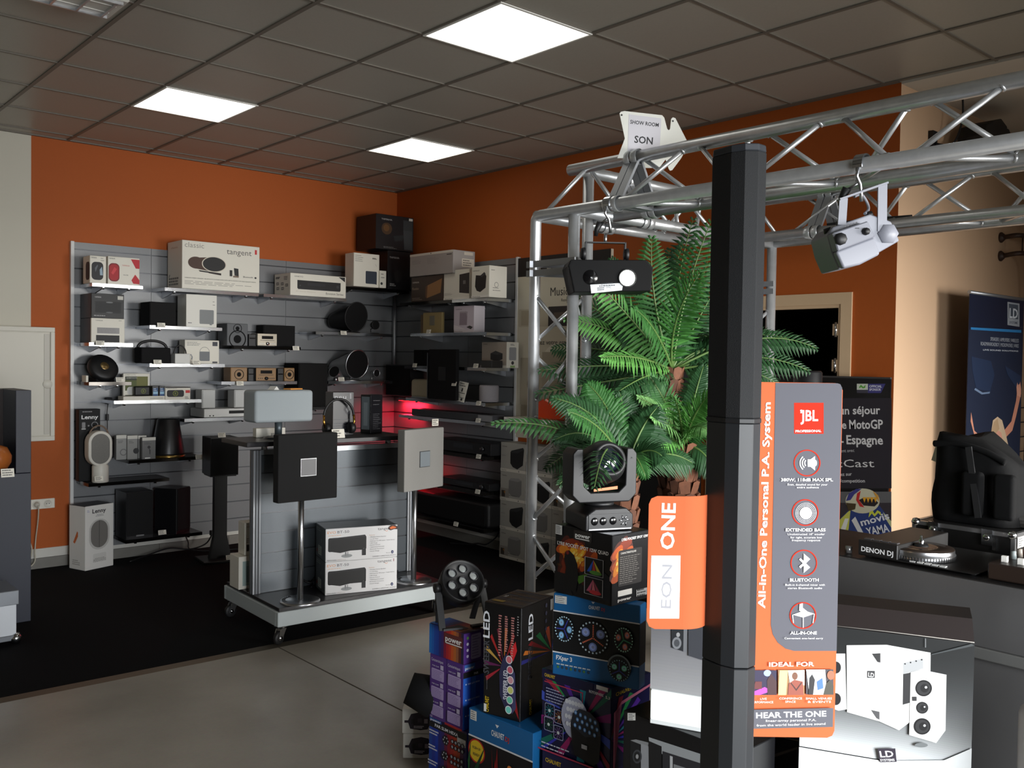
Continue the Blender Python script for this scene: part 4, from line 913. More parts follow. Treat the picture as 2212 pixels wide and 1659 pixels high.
o = tag(MB().prism([(-.17, 0), (.14, 0), (.19, .05), (.17, .12), (.08, .155), (.02, .13), (-.08, .165), (-.16, .13), (-.19, .06)], -.05, .05, mat((206, 62, 14), .25)).build('plastic_bag', None, .012, (5.0, onX(1200, 862, 5.0).y, 1.185), -pi / 2), 'crumpled orange plastic bag behind the truss tower', 'bag')
o = empty('shelf', 'small pale shelf under the orange bag on the picture board', 'shelf', (XB - .032, 5.62, 1.183), -pi / 2)
MB().box((0, -.25, -.02), (.5, 0, 0), mat((206, 200, 186), .5)).build('shelf_plate', o); MB().box((0, -.254, -.03), (.5, -.25, .001), WHITE).build('edge_rail', o)
rows = 4; bw, bh, bd = .305, .2385, .165
ROW = ['bottom', 'second', 'third', 'top']
for c in range(3):
    for r in range(rows):
        black = (r + c) % 2 == 1
        yy = 5.775 - bw / 2 - c * (bw + .004)
        if r == 3 and c == 2: continue
        lab = '%s speaker carton in the %s row, %s column of the grey stack behind the tower' % ('black' if black else 'grey', ROW[r], ['left', 'middle', 'right'][c])
        o = carton('carton', lab, 'carton', bw, bd, bh, (5.0 + bd / 2, yy, .0085 + r * (bh + .0008)), -pi / 2, mat((164, 160, 152), .5), 'grey speaker cartons in the stack')
        o['label'] = '%s row, %s column carton of the grey stack, with %s speaker picture' % (ROW[r], ['left', 'middle', 'right'][c], 'black' if black else 'grey')
        f = face_of(o, 'front', bw, bd, bh)
        f.rect(0, 0, 1, .1, (206, 200, 188)); f.text('MusicCast', .04, .025, .06, (60, 58, 56), w=.2); f.ell(.74, .05, .018, .025, (50, 50, 50)); f.text('YAMAHA', .06, .84, .06, (50, 48, 46), w=.2)
        if black:
            f.poly([(.4, .3), (.5, .18), (.68, .12), (.9, .28), (.94, .8), (.9, .88), (.44, .74), (.4, .68)], (24, 24, 26)); f.poly([(.44, .74), (.9, .88), (.94, .82), (.7, .68), (.42, .66)], (44, 44, 46)); f.lines(.05, .3, .55, .52, 1, .015, (120, 116, 110))
        else:
            f.rect(0, .1, .36, .42, (140, 134, 126)); f.rect(.06, .12, .2, .34, (58, 50, 44)); f.poly([(.14, .3), (.22, .34), (.2, .22)], (150, 104, 50)); f.poly([(.34, .28), (.5, .18), (.78, .18), (.86, .3), (.86, .76), (.74, .82), (.44, .8), (.36, .72)], (120, 118, 116)); f.poly([(.36, .72), (.44, .8), (.74, .82), (.86, .76), (.7, .7)], (142, 140, 138)); f.lines(.36, .84, .2, .17, 1, .015, (80, 78, 76))
        f.done()

# ---------------------------------------------------------------- display trolley with slatted panel
A0 = radians(-2.7)
nx = onZ(600, 1355, .12)                      # near left corner of the base
tx = Vector((cos(A0), sin(A0), 0)); ty = Vector((-sin(A0), cos(A0), 0))
LT, WT = 1.15, .79
TR = empty('display_trolley', 'grey display trolley on castors with a slatted panel and black top', 'display stand', (nx.x, nx.y, .0085), A0)
AP = mat((188, 196, 198), .42); M_TS = mat((84, 90, 96), .33, .35, noise=.05, nscale=220); DT = mat((38, 37, 40), .35)
m = MB()
m.box((0, 0, .108), (LT, .03, .192), AP); m.box((0, WT - .03, .108), (LT, WT, .192), AP); m.box((0, .03, .108), (.03, WT - .03, .192), AP); m.box((LT - .03, .03, .108), (LT, WT - .03, .192), AP)
m.build('base_frame', TR, .003)
m = MB(); m.box((.012, .012, .192), (LT - .012, WT - .012, .214), DT); m.box((.03, .03, .12), (LT - .03, WT - .03, .192), BLKM); m.build('deck', TR, .002)
PY = .375; PZ0, PZ1 = .214, 1.075
for x in (.01, LT - .06):
    m = MB(); m.box((x, PY, PZ0), (x + .05, PY + .055, PZ1), ALUB)
    m.box((x + .012, PY - .004, PZ0), (x + .02, PY, PZ1), mat((90, 92, 95), .5)); m.box((x + .03, PY - .004, PZ0), (x + .038, PY, PZ1), mat((90, 92, 95), .5))
    m.box((x - .004, PY + .018, PZ0), (x, PY + .034, PZ1), mat((90, 92, 95), .5))
    m.build('post', TR, .003)
m = MB(); m.box((.06, PY + .015, PZ1 - .03), (LT - .06, PY + .045, PZ1), mat((168, 174, 178), .35, .7)); m.build('top_rail', TR)
m = MB(); zs = [PZ0 + i * .1204 for i in range(8)]; zs[-1] = PZ1 - .03
for i in range(7):
    m.box((.06, PY + .012, zs[i] + .004), (LT - .06, PY + .022, zs[i + 1] - .004), M_TS)
m.box((.06, PY + .022, PZ0), (LT - .06, PY + .036, PZ1 - .03), M_TS)
for i in range(7): m.box((.06, PY + .036, zs[i] + .004), (LT - .06, PY + .046, zs[i + 1] - .004), M_TS)
m.build('slat_board', TR)
g = MB()
for z in zs[1:-1]: g.box((.061, PY + .0195, z - .004), (LT - .061, PY + .0225, z + .004), M_GI)
g.build('groove_inserts', TR)
TZ0, TZ1 = 1.112, 1.14
m = MB(); m.prism([(-.1, 0), (1.0, 0), (1.0, .028), (-.1, .028)], PY - .16, PY + .22, DT, T(0, 0, TZ0)); m.build('top_board', TR, .003)
for x in (.09, .55, .95):
    MB().tube([(x, PY + .03, PZ1), (x, PY + .03, TZ0)], .018, ALUB, 16).build('spacer', TR)
def castor(x, y, a):
    c = MB(); M = T(x, y, 0) @ RZ(a)
    c.box((-.035, -.03, .1), (.035, .03, .108), STEEL, M); c.lathe([(0, .1), (.02, .1), (.016, .085), (0, .085)], STEEL, 16, M)
    for s in (-.019, .015): c.prism([(-.016, .088), (.03, .088), (.052, .04), (.042, .028), (.02, .03)], s, s + .004, STEEL, M)
    o = c.build('castor', TR)
    w = MB(); w.lathe([(.012, -.012), (.034, -.012), (.038, -.008), (.038, .008), (.034, .012), (.012, .012)], mat((26, 26, 28), .5), 28, M @ T(.03, 0, .0385) @ Matrix.Rotation(pi / 2, 4, 'X')); w.build('wheel', o)
    w = MB(); w.lathe([(0, -.021), (.012, -.02), (.012, .02), (0, .021)], CHROME, 16, M @ T(.03, 0, .0385) @ Matrix.Rotation(pi / 2, 4, 'X')); w.build('axle_cap', o)
for x, y, a in ((.05, .05, radians(205)), (.05, WT - .05, radians(190)), (LT - .05, .05, radians(60)), (LT - .05, WT - .05, radians(40))): castor(x, y, a)
def tw(x, y, z=0): return nx + tx * x + ty * y + Vector((0, 0, z - nx.z))
ZD = .2225                                    # top of the trolley deck above the ground
ZT = TZ1 + .0085
# speakers on poles standing on the deck
def pole_speaker(label, pbase, rz, px0, px1, pyt, pyb, yplane, m, centre, side):
    o = empty('panel_speaker', label, 'speaker', (pbase.x, pbase.y, ZD), rz)
    a, b = onY(px0, (pyt + pyb) / 2, pbase.y - .05), onY(px1, (pyt + pyb) / 2, pbase.y - .05)
    return o
def square_on_pole(label, px, W, zc, rz, m, cm, rim, tiltx, base_px, D=.06, base_py=1297, back=0.0):
    b = onZ(base_px, base_py, ZD); b = b + Vector((FW.x, FW.y, 0)).normalized() * .085
    o = empty('panel_speaker', label, 'speaker', (b.x, b.y, ZD), rz)
    B = MB(); B.lathe([(0, .012), (.108, .012), (.115, .006), (.115, 0)], STEEL, 48)
    for k in range(9):
        a = radians(100 + k * 10); B.box((-.004, -.001, 0), (.004, .02, .0008), BLK, T(.085 * cos(a), .085 * sin(a), .0121) @ RZ(a - pi / 2))
    B.build('foot_disc', o)
    MB().tube([(0, 0, .012), (0, 0, zc - ZD - .1)], .0175, STEEL, 24).build('pole', o)
    P_ = MB(); M = T(0, 0, zc - ZD) @ Matrix.Rotation(tiltx, 4, 'X')
    P_.box((-W / 2, -.02 - D, -W / 2), (W / 2, -.02, W / 2), m, M); P_.build('panel', o, .006, bseg=2)
    c = MB(); k = W * .132
    c.box((-k, -.022 - D, -k), (k, -.0195 - D, k), rim, M); c.build('centre_rim', o)
    c = MB(); k *= .92; c.box((-k, -.0245 - D, -k), (k, -.0215 - D, k), cm, M); c.build('centre_plate', o)
    return o
square_on_pole('black square panel speaker on a steel pole at the left of the trolley', 650, .385, 1.012, A0 + radians(4), mat((17, 17, 18), .85, noise=.3, nscale=300), mat((128, 128, 130), .4), STEEL, 0, 641, base_py=1307)
square_on_pole('light grey square panel speaker on a steel pole, right on the trolley', 896, .385, 1.01, A0 + radians(17), mat((140, 139, 136), .85, noise=.1, nscale=300), mat((132, 140, 146), .35), mat((70, 72, 75), .4), 0, 890, base_py=1262)
# two white cartons
bx0 = onZ(702, 1287, ZD); bx1 = onZ(857, 1272, ZD)
rz = atan2(bx1.y - bx0.y, bx1.x - bx0.x); W = (bx1 - bx0).length; D = .235; Hh = .198
c = (bx0 + bx1) / 2 + Vector((-sin(rz), cos(rz), 0)) * D / 2
for k in range(2):
    o = carton('carton', ['white carton with black tabletop speaker picture, lower of two on the trolley', 'white carton with black tabletop speaker picture and orange sticker, stacked on its twin'][k], 'carton', W, D, Hh, (c.x, c.y, ZD + .001 + k * (Hh + .001)), rz, mat((222, 222, 224), .5), 'white cartons on the trolley', sides={1: mat((34, 34, 38), .35), 5: mat((86, 94, 98), .4)})
    f = face_of(o, 'front', W, D, Hh)
    f.text('EVO', .025, .85, .11, (222, 150, 84), w=.115); f.text('BT-50', .16, .85, .11, (70, 70, 76), w=.16); f.lines(.03, .3, .79, .785, 1, .012, (226, 170, 120)); f.text('tangent', .72, .87, .115, (70, 70, 74), w=.2); f.ring(.845, .855, .03, .04, (222, 130, 70), a0=pi, a1=2 * pi); f.rect(.945, .87, .955, .96, (150, 90, 100))
    f.rrect(.035, .3, .56, .72, .05, (20, 20, 22)); f.poly([(.035, .66), (.16, .72), (.54, .76), (.56, .7)], (36, 36, 40)); f.poly([(.04, .32), (.2, .25), (.56, .38), (.5, .42), (.05, .42)], (20, 20, 22)); f.ell(.29, .15, .17, .055, (150, 154, 156)); f.rect(.265, .15, .285, .27, (130, 132, 136)); f.rect(.3, .15, .31, .27, (130, 132, 136)); f.rect(.5, .13, .555, .31, (30, 30, 34)); f.ell(.525, .34, .012, .012, (90, 90, 94))
    for i, t in enumerate(('Features', '- Wireless Stereo Speaker', '- 2 x 25 Watt', '- AUX Input for MP3 player / Audio devices', '- USB Charge', '- Remote Control', '- Tabletstand Included', '- Bluetooth Connection', '- Danish Design')):
        f.text(t, .6, .72 - i * .062, .04, (190, 140, 100) if i == 0 else (84, 84, 90), w=min(.36, .0095 * len(t)))
    f.ell(.93, .165, .035, .05, (34, 44, 96)); f.text('B', .93, .145, .05, (220, 222, 232), 'c'); f.text('Bluetooth', .84, .14, .03, (84, 84, 90), w=.06); f.text('PERSONAL', .02, .03, .05, (84, 84, 90), w=.13); f.text('LIFESTYLE', .155, .03, .05, (196, 186, 180), w=.12); f.text('DANISH | LIFESTYLE | AUDIO', .98, .05, .05, (110, 110, 116), 'r', w=.33)
    if k == 1: f.poly([(.87, .93), (.9, 1.0), (.96, 1.0), (1.0, .95), (1.0, .86), (.95, .87), (.9, .84), (.87, .88)], (52, 18, 12)); f.poly([(.885, .93), (.93, .97), (.98, .93), (.97, .9), (.9, .875)], (214, 104, 34))
    f.done()
    f = face_of(o, 'left', W, D, Hh); f.rect(.25, .1, .6, .38, (196, 206, 200)); f.lines(.3, .56, .34, .16, 4, .02, (110, 116, 114)); f.lines(.1, .6, .9, .84, 2, .02, (170, 176, 176)); f.rect(.55, .5, .6, .62, (150, 156, 156)); f.rect(.1, .15, .2, .25, (150, 70, 70)); f.done()
p = onZ(690, 1268, ZD)
o = tag(MB().tube(smooth_path([(0, 0, .008), (.03, .05, .02), (-.02, .09, .05), (-.05, .04, .06), (-.01, .0, .035), (.04, .03, .05), (.02, .08, .012), (-.06, .06, .008)], 6), .006, BLK, 8).build('coiled_cable', None, 0, (p.x - .055, p.y + .0, ZD)), 'coiled black cable lying beside the pole speaker foot and white cartons', 'cable')
p = onZ(868, 1245, ZD)
o = tag(MB().tube(smooth_path([(-.05, .02, .03), (-.02, .0, .05), (.01, .02, .02), (.05, .06, .008), (.12, .08, .008), (.17, .05, .008)], 6), .006, BLK, 8).build('coiled_cable', None, 0, (p.x, p.y + .06, ZD)), 'black cable lying behind the foot of the light grey pole speaker', 'cable')
# small boxes behind the panel
q = tw(-.02, .60)
o = carton('carton', 'white and pale green carton standing behind the trolley panel', 'carton', .16, .14, .2, (q.x + .09, q.y, ZD + .0005), A0, CW)
f = face_of(o, 'front', .16, .14, .2); f.rect(.15, .1, .95, .85, (150, 168, 164)); f.rect(.3, .2, .6, .7, (120, 140, 140)); f.done()
o = carton('carton', 'small white carton with a barcode, tilted on the pale green one', 'carton', .12, .1, .2, (q.x + .115, q.y, ZD + .202), A0, CW)
f = face_of(o, 'front', .12, .1, .2); f.text('YAMAHA', .1, .84, .07, (120, 60, 50), w=.6); f.lines(.1, .8, .5, .4, 3, .02, (110, 108, 104)); f.rect(.1, .12, .55, .32, (60, 60, 60)); f.done()
# on the top board
p = onY(620, 885, tw(0, PY + .06).y)
o = empty('fabric_speaker', 'light grey fabric box speaker on a short foot, on the trolley top', 'speaker', (tw(.26, PY + .0).x, tw(.26, PY + .02).y, ZT), A0 + radians(2))
FB = mat((166, 174, 178), .85, noise=.08, nscale=600)
a, b = onY(551, 875, tw(.2, PY - .06).y), onY(676, 875, tw(.2, PY - .06).y)
W = b.x - a.x; ctr = (a.x + b.x) / 2; o.location.x = ctr
zt, zb = onY(620, 843, a.y).z, onY(620, 912, a.y).z
MB().box((-W / 2, -.085, zb - ZT), (W / 2, .085, zt - ZT), FB).build('body', o, .02, bseg=4)
MB().tube([(0, 0, .008), (0, 0, zb - ZT + .01)], .022, mat((90, 100, 106), .4, .5), 16).build('neck', o)
MB().lathe([(0, .01), (.085, .01), (.09, 0)], mat((90, 100, 106), .4, .5), 32).build('foot_disc', o)
m = MB(); m.box((W / 2, .02, zb - ZT + .03), (W / 2 + .002, .04, zb - ZT + .045), mat((214, 96, 40), .5)); m.build('side_label', o)
o = tag(MB().box((-.05, -.03, 0), (.05, .03, .008), mat((220, 150, 70), .5)).build('leaflet', None, 0, (ctr + .1, tw(.3, PY + .03).y, zt + .0005), .3), 'small orange leaflet lying on the light grey fabric speaker', 'leaflet')
o = tag(MB().prism([(-.02, 0), (.02, 0), (0, .022)], -.03, .03, WHITE).build('paper_tent', None, 0, (ctr - .03, tw(.3, PY + .03).y, zt + .0005), .2), 'tiny white paper tent on the light grey fabric speaker', 'card')
o = carton('carton', 'low white box behind the foot of the fabric speaker', 'carton', .19, .05, .055, (ctr + .005, tw(.3, PY + .15).y, ZT + .0005), A0, CW)
f = face_of(o, 'front', .19, .05, .055); f.lines(.5, .9, .4, .2, 3, .06, (90, 90, 90)); f.done()
# black cartons with headphones
yb = tw(.6, PY + .03).y
def topbox(label, px0, px1, pyt, D, m, rz, dy=0):
    a, b = onY(px0, 900, yb + dy), onY(px1, 900, yb + dy); W = b.x - a.x; h = onY((px0 + px1) / 2, pyt, yb + dy).z - ZT
    o = carton('carton', label, 'carton', W, D, h, ((a.x + b.x) / 2, yb + dy + D / 2, ZT + .0005), rz, m)
    return o, W, D, h
o, W, D, Hh = topbox('black headphone carton with silver print behind the headphones', 720, 764, 847, .1, mat((26, 27, 32), .3), A0)
f = face_of(o, 'front', W, D, Hh); f.text('neu', .08, .84, .14, (190, 192, 196), w=.55); f.poly([(.5, .6), (.7, .78), (.9, .7), (.85, .5), (.65, .48)], (70, 70, 74)); f.poly([(.62, .6), (.75, .7), (.82, .58), (.7, .52)], (150, 150, 152)); f.rect(.8, .84, .88, .97, (150, 150, 154)); f.rect(.04, .36, .96, .37, (90, 92, 98)); f.lines(.06, .9, .28, .1, 4, .012, (80, 82, 90)); f.text('ZICPLAY', .06, .02, .07, (200, 200, 204), w=.6, bold=True); f.done()
o, W, D, Hh = topbox('black headphone carton turned to the right, with a grey side', 795, 826, 853, .09, mat((24, 24, 28), .3), radians(14), .02)
f = face_of(o, 'front', W, D, Hh); f.lines(.2, .8, .85, .75, 2, .012, (110, 110, 112), 2); f.lines(.2, .9, .5, .12, 9, .012, (90, 90, 94), 9); f.done()
f = face_of(o, 'left', W, D, Hh); f.rect(.1, .1, .9, .95, (110, 122, 130)); f.rect(.3, .2, .7, .8, (140, 152, 160)); f.done()  # two paler grey panels over the dark board
a = onY(706, 905, yb - .05); b = onY(766, 905, yb - .05); cx = (a.x + b.x) / 2; r = (b.x - a.x) / 2
o = empty('headphones', 'black headphones with gold hinges leaning round the silver-printed carton', 'headphones', (cx - .005, yb - .035, ZT), A0)
zc = onY(733, 890, yb - .05).z - ZT
m = MB(); m.tube([(r * 1.04 * cos(t), .0, zc - .03 + (zc * .72) * sin(t)) for t in [pi * i / 24 for i in range(25)]], .008, BLK, 10); m.build('headband', o)
for s in (-1, 1):
    MB().lathe([(0, -.016), (.03, -.016), (.036, -.008), (.036, .008), (.03, .02), (0, .02)], BLK, 28, T(s * r * .86, 0, .05) @ Matrix.Rotation(pi / 2, 4, 'Y')).build('ear_cup', o)
    m = MB(); m.tube([(s * r * 1.04, -.002, zc - .02), (s * r * 1.06, -.004, .09), (s * r * .98, -.006, .055)], .0075, mat((196, 146, 62), .2, 1.0), 10); m.build('hinge', o)
o = price_tag('white information card standing before the headphones', (tw(.50, PY - .135).x, tw(.50, PY - .135).y, ZT + .0005), A0, .085, .055)
p = onY(938, 911, 4.9); price_tag('price tag standing on top of the light grey square speaker', (p.x - .01, 4.875, 1.2035), A0, .05, .045, 0)
# ---------------------------------------------------------------- aluminium truss gantry
X1, Y1, Z1, LS, HS, TRR = 2.80, 3.02, 2.283, .24, .207, .025
X2 = 4.17
G = empty('lighting_truss', 'silver aluminium truss gantry on two lattice towers', 'truss', (X1, Y1, 0))
def wt(*p): return (p[0] - X1, p[1] - Y1, p[2])
YE = -1.0
def tube(pts, name='beam_tube', r=TRR):
    return MB().tube([wt(*p) for p in pts], r, ALU, 20).build(name, G)
za = Z1 + HS
# near beam with its leg, bent over the corner
def elbow(a, c, b, r=.05, n=5):
    a, c, b = Vector(a), Vector(c), Vector(b); p = c + (a - c).normalized() * r; q = c + (b - c).normalized() * r
    return [a] + [(1 - t) ** 2 * p + 2 * t * (1 - t) * c + t * t * q for t in [i / n for i in range(n + 1)]] + [b]
tube(elbow((X1, Y1, 0.02), (X1, Y1, Z1), (X1, YE, Z1), .035), 'tower_tube')
tube([(X1, Y1 - LS, .02), (X1, Y1 - LS, Z1 - .02)], 'tower_tube')
tube([(X1 + HS, Y1 - LS / 2, .02), (X1 + HS, Y1 - LS / 2, za)], 'tower_tube')
tube([(X1 + LS, Y1 - .1, Z1), (X1 + LS, YE, Z1)])
tube([(X1 + .12, Y1 - .09, za), (X1 + .12, YE, za)])
# side beam
tube([(X1, Y1, Z1), (X2 + .12, Y1, Z1)]); tube([(X1 + .02, Y1 - LS, Z1 - .0), (X2 + .12, Y1 - LS, Z1)]); tube([(X1 + .12, Y1 - LS / 2, za), (X2, Y1 - LS / 2, za)])
# far beam
tube([(X2 - .12, Y1 - .02, Z1), (X2 - .12, YE, Z1)]); tube([(X2 + .12, Y1, Z1), (X2 + .12, YE, Z1)]); tube([(X2, Y1 - .12, za), (X2, YE, za)])
for p in ((X2 + .12, Y1), (X2 + .12, Y1 - LS)): tube([(p[0], p[1], .02), (p[0], p[1], Z1)], 'tower_tube')
tube([(X2 - .087, Y1 - .12, .02), (X2 - .087, Y1 - .12, za)], 'tower_tube')
def lattice(a, b, c, d, n, name='brace_lattice', r=.0095, start=0):
    """zigzag between chord a-b and chord c-d; the braces of one node stand a little apart"""
    m = MB(); a, b, c, d = map(Vector, (a, b, c, d)); g = .055
    for i in range(n):
        t0, t1 = i / n, (i + 1) / n
        if (i + start) % 2 == 0: p, q = a.lerp(b, t0), c.lerp(d, t1)
        else: p, q = c.lerp(d, t0), a.lerp(b, t1)
        ax = (b - a).normalized(); p = p + ax * g / 2; q = q - ax * g / 2
        dv = (q - p).normalized()
        m.tube([wt(*(p + dv * .018)), wt(*(q - dv * .018))], r, ALU, 10)
        for e in (p + dv * .022, q - dv * .022): m.lathe([(.0, .004), (.015, .003), (.016, -.006), (0, -.006)], ALU, 10, T(*wt(*e)) @ dv.to_track_quat('Z', 'Y').to_matrix().to_4x4())
    return m.build(name, G)
s0 = Y1 - .47
for xa, (xl, xr) in ((X1 + .12, (X1, X1 + LS)), (X2, (X2 - .12, X2 + .12))):
    for xx, st in ((xl, 0), (xr, 1)): lattice((xx, s0, Z1), (xx, YE, Z1), (xa, s0, za), (xa, YE, za), 12, start=st)
    lattice((xl, s0, Z1), (xl, YE, Z1), (xr, s0, Z1), (xr, YE, Z1), 12)
    m = MB()
    m.tube([wt(xl if xa < 3 else xr, Y1 - .05, Z1), wt(xa, Y1 - .2, za)], .0095, ALU, 10); m.tube([wt(xr, Y1 - .3, Z1), wt(xa, Y1 - .2, za)], .0095, ALU, 10)
    m.build('brace_lattice', G)
for yy, st in ((Y1, 0), (Y1 - LS, 1)): lattice((X1 + .5, yy, Z1), (X2 - .2, yy, Z1), (X1 + .5, Y1 - .12, za), (X2 - .2, Y1 - .12, za), 4, start=st)
tz = Z1 - .32
for bx, sg in ((X1, 1), (X2 + .12, -1)):
    f1, f2, f3 = (bx, Y1), (bx, Y1 - LS), (bx + sg * HS * .99, Y1 - .12)
    for (p, q, st) in ((f1, f2, 0), (f1, f3, 1), (f2, f3, 0)):
        lattice((p[0], p[1], tz), (p[0], p[1], .1), (q[0], q[1], tz), (q[0], q[1], .1), 7, 'tower_lattice', start=st)
    m = MB()
    for z in (Z1 - .215, Z1 - .255):
        for (p, q) in ((f1, f2), (f1, f3), (f2, f3)):
            a, b = Vector(wt(p[0], p[1], z)), Vector(wt(q[0], q[1], z)); d = b - a
            m.box((-.03, -.004, -.014), (d.length + .03, .004, .014), ALUB, T(*a) @ RZ(atan2(d.y, d.x)) @ T(0, -.022, 0))
    m.build('joint_frame', G)
    m = MB(); m.box((-.05, -.2 - LS / 2, 0), (.3, .2 - LS / 2, .012), BLK, T(*wt(bx, Y1, 0)) @ Matrix.Scale(sg, 4, (1, 0, 0))); m.build('base_plate', G)
def joint(axis, v, xa=None):          # flat-bar triangles where the beam sections meet
    m = MB()
    for dv in (-.02, .02):
        if axis == 'y': P3 = [(xa - .12, v + dv, Z1), (xa + .12, v + dv, Z1), (xa, v + dv, za)]; th = Vector((0, 1, 0))
        else: P3 = [(v + dv, Y1, Z1), (v + dv, Y1 - LS, Z1), (v + dv, Y1 - .12, za)]; th = Vector((1, 0, 0))
        for i in range(3):
            a, b = Vector(wt(*P3[i])), Vector(wt(*P3[(i + 1) % 3])); d = (b - a).normalized(); n = d.cross(th)
            M = Matrix((( d.x, th.x, n.x, a.x), (d.y, th.y, n.y, a.y), (d.z, th.z, n.z, a.z), (0, 0, 0, 1)))
            m.box((.0, -.018, -.006), ((b - a).length, .018, .006), ALUB, M)
        for p in P3: m.lathe([(.031, -.016), (.033, -.014), (.033, .014), (.031, .016)], ALU, 20, T(*wt(*p)) @ th.to_track_quat('Z', 'Y').to_matrix().to_4x4())
    m.build('joint_frame', G)
joint('y', 2.56, X1 + .12); joint('x', X1 + .46); joint('y', 2.40, X2)
# white cut-out sign on the upper tube
sc = onX(1400, 330, X1 + .12 + .055)
rzs = YAW * -1 + radians(6)
o = empty('hanging_sign', 'white fish-tailed sign reading SHOW ROOM SON on top of the truss', 'sign', (sc.x, sc.y, sc.z), rzs)
def local_of(o, px, py, off=0.0):
    M = Matrix.LocRotScale(o.location, o.rotation_euler, None); N = M.to_3x3() @ Vector((0, -1, 0)); d = ray(px, py)
    q = CAM + d * (((o.location + N * off) - CAM).dot(N) / d.dot(N)); return M.inverted() @ q
pp = [(790, 150), (800, 138), (825, 133), (1095, 163), (1110, 180), (1132, 262), (1142, 270), (1152, 262), (1160, 190), (1172, 178), (1190, 184), (1285, 370), (1232, 470), (1168, 556), (1152, 560), (1143, 548), (1120, 480), (1075, 540), (940, 540), (865, 470), (775, 470), (828, 330)]
pl = [local_of(o, 1100 + x / 3.318, 200 + y / 3.318) for x, y in pp]
MB().prism([(p.x, p.z) for p in pl][::-1], -.002, .002, mat((214, 214, 206), .5)).build('board', o)
f = Face(o, 'front_print', (0, -.0021, 0), (1, 0, 0), (0, 0, 1), 1, 1)
tp = lambda x, y: (1100 + x / 3.318, 200 + y / 3.318)
f.ppoly([tp(848, 435), tp(1078, 425), tp(1090, 185), tp(858, 155)], (196, 194, 200))
f.ptext('SHOW ROOM', *tp(866, 222), *tp(1070, 246), 8, (40, 40, 44), True); f.ptext('SON', *tp(895, 358), *tp(1027, 372), 15, (36, 36, 40), True); f.done()
m = MB()
for x, y in ((805, 162), (1172, 205)): p = local_of(o, *tp(x, y)); m.lathe([(0, .0026), (.004, .0026)], BLK, 10, T(p.x, 0, p.z) @ Matrix.Rotation(pi / 2, 4, 'X'))
m.build('hole_rivets', o)
# clamps
def clamp(o, y, x=X1):
    L = lambda p: tuple(Vector(p) - o.location)
    m = MB(); pts = [(x + .031 * cos(a), y, Z1 + .031 * sin(a)) for a in [radians(200 - 220 * i / 12) for i in range(13)]]
    iv = Matrix.Rotation(-o.rotation_euler.z, 4, 'Z')
    m2 = MB()
    for i in range(12):
        a, b = Vector(pts[i]), Vector(pts[i + 1])
        for k in (0,):
            A = iv @ (a - o.location); B = iv @ (b - o.location); Y = iv.to_3x3() @ Vector((0, .016, 0)); Nn = ((a + b) / 2 - Vector((x, y, Z1))).normalized() * .005; Nn = iv.to_3x3() @ Nn
            m2.add([A - Y, B - Y, B + Y, A + Y, A - Y + Nn, B - Y + Nn, B + Y + Nn, A + Y + Nn], [(0, 1, 2, 3), (7, 6, 5, 4), (0, 4, 5, 1), (1, 5, 6, 2), (2, 6, 7, 3), (3, 7, 4, 0)], STEEL)
    hook = [(x - .03, y, Z1 - .012), (x - .034, y, Z1 - .04), (x - .012, y, Z1 - .06), (x - .004, y, Z1 - .085), (x, y, Z1 - .115)]
    m2.tube([iv @ (Vector(p) - o.location) for p in hook], .006, STEEL, 10)
    m2.tube([iv @ (Vector(p) - o.location) for p in ((x - .012, y + .0, Z1 - .055), (x - .02, y + .04, Z1 - .075))], .005, STEEL, 8)
    m2.build('clamp', o)
    k = MB(); k.tube([iv @ (Vector(p) - o.location) for p in ((x - .02, y + .04, Z1 - .07), (x - .024, y + .055, Z1 - .1), (x - .024, y + .06, Z1 - .125))], .014, BLK, 10, r2=.008); k.build('clamp_knob', o)
# black effect light with a lit lens
yl = onX(1320, 440, X1).y
o = empty('effect_light', 'black box effect light with one bright round lens, clamped under the truss', 'stage light', (X1, yl, Z1 - .30), -YAW + radians(4))
clamp(o, yl)
bw = .31
m = MB()
fr = [(-.175, .045), (-.165, .07), (.145, .075), (.172, .045), (.165, -.05), (-.15, -.062)]
m.prism(fr[::-1], -.03, .17, mat((9, 9, 10), .6, spec=.25)); m.build('housing', o, .003)
m = MB(); m.prism([(x * .97, z * .95) for x, z in fr][::-1], -.033, -.029, mat((5, 5, 6), .7, spec=.2)); m.build('front_plate', o)
LN = (.066, 0.0)
m = MB(); m.lathe([(.031, -.0), (.037, .006), (.037, -.004)], BLK, 32, T(LN[0], -.034, LN[1]) @ Matrix.Rotation(pi / 2, 4, 'X')); m.build('lens_ring', o)
m = MB(); m.lathe([(0, .012), (.016, .010), (.0325, .0)], mat((246, 255, 232), .2, emit=9.0), 32, T(LN[0], -.034, LN[1]) @ Matrix.Rotation(pi / 2, 4, 'X')); m.build('lit_lens', o)
m = MB(); m.lathe([(0, .008), (.024, .004), (.03, .0)], BLKG, 32, T(-.085, -.034, .0) @ Matrix.Rotation(pi / 2, 4, 'X')); m.build('dark_lens', o)
m = MB(); m.box((-.095, .05, .15), (.075, .075, .155), BLK)
for x in (-.095, .07): m.box((x, .05, .07), (x + .006, .075, .155), BLK)
m.tube([(-.01, .062, .15), (-.01, .062, .19)], .007, STEEL, 8); m.build('yoke', o)
for x, s in ((-.1, -1), (.08, 1)): MB().lathe([(0, -.012), (.022, -.012), (.026, -.004), (.026, .006), (0, .01)], BLK, 16, T(x, .06, .105) @ Matrix.Rotation(pi / 2, 4, 'Y')).build('tilt_knob', o)
m = MB(); m.add([(-.08, -.0345, -.065), (.045, -.0345, -.05), (.05, -.0345, -.02), (-.085, -.0345, -.03)], [(0, 1, 2, 3)], mat((206, 210, 214), .5)); 
q = m.build('price_label', o)
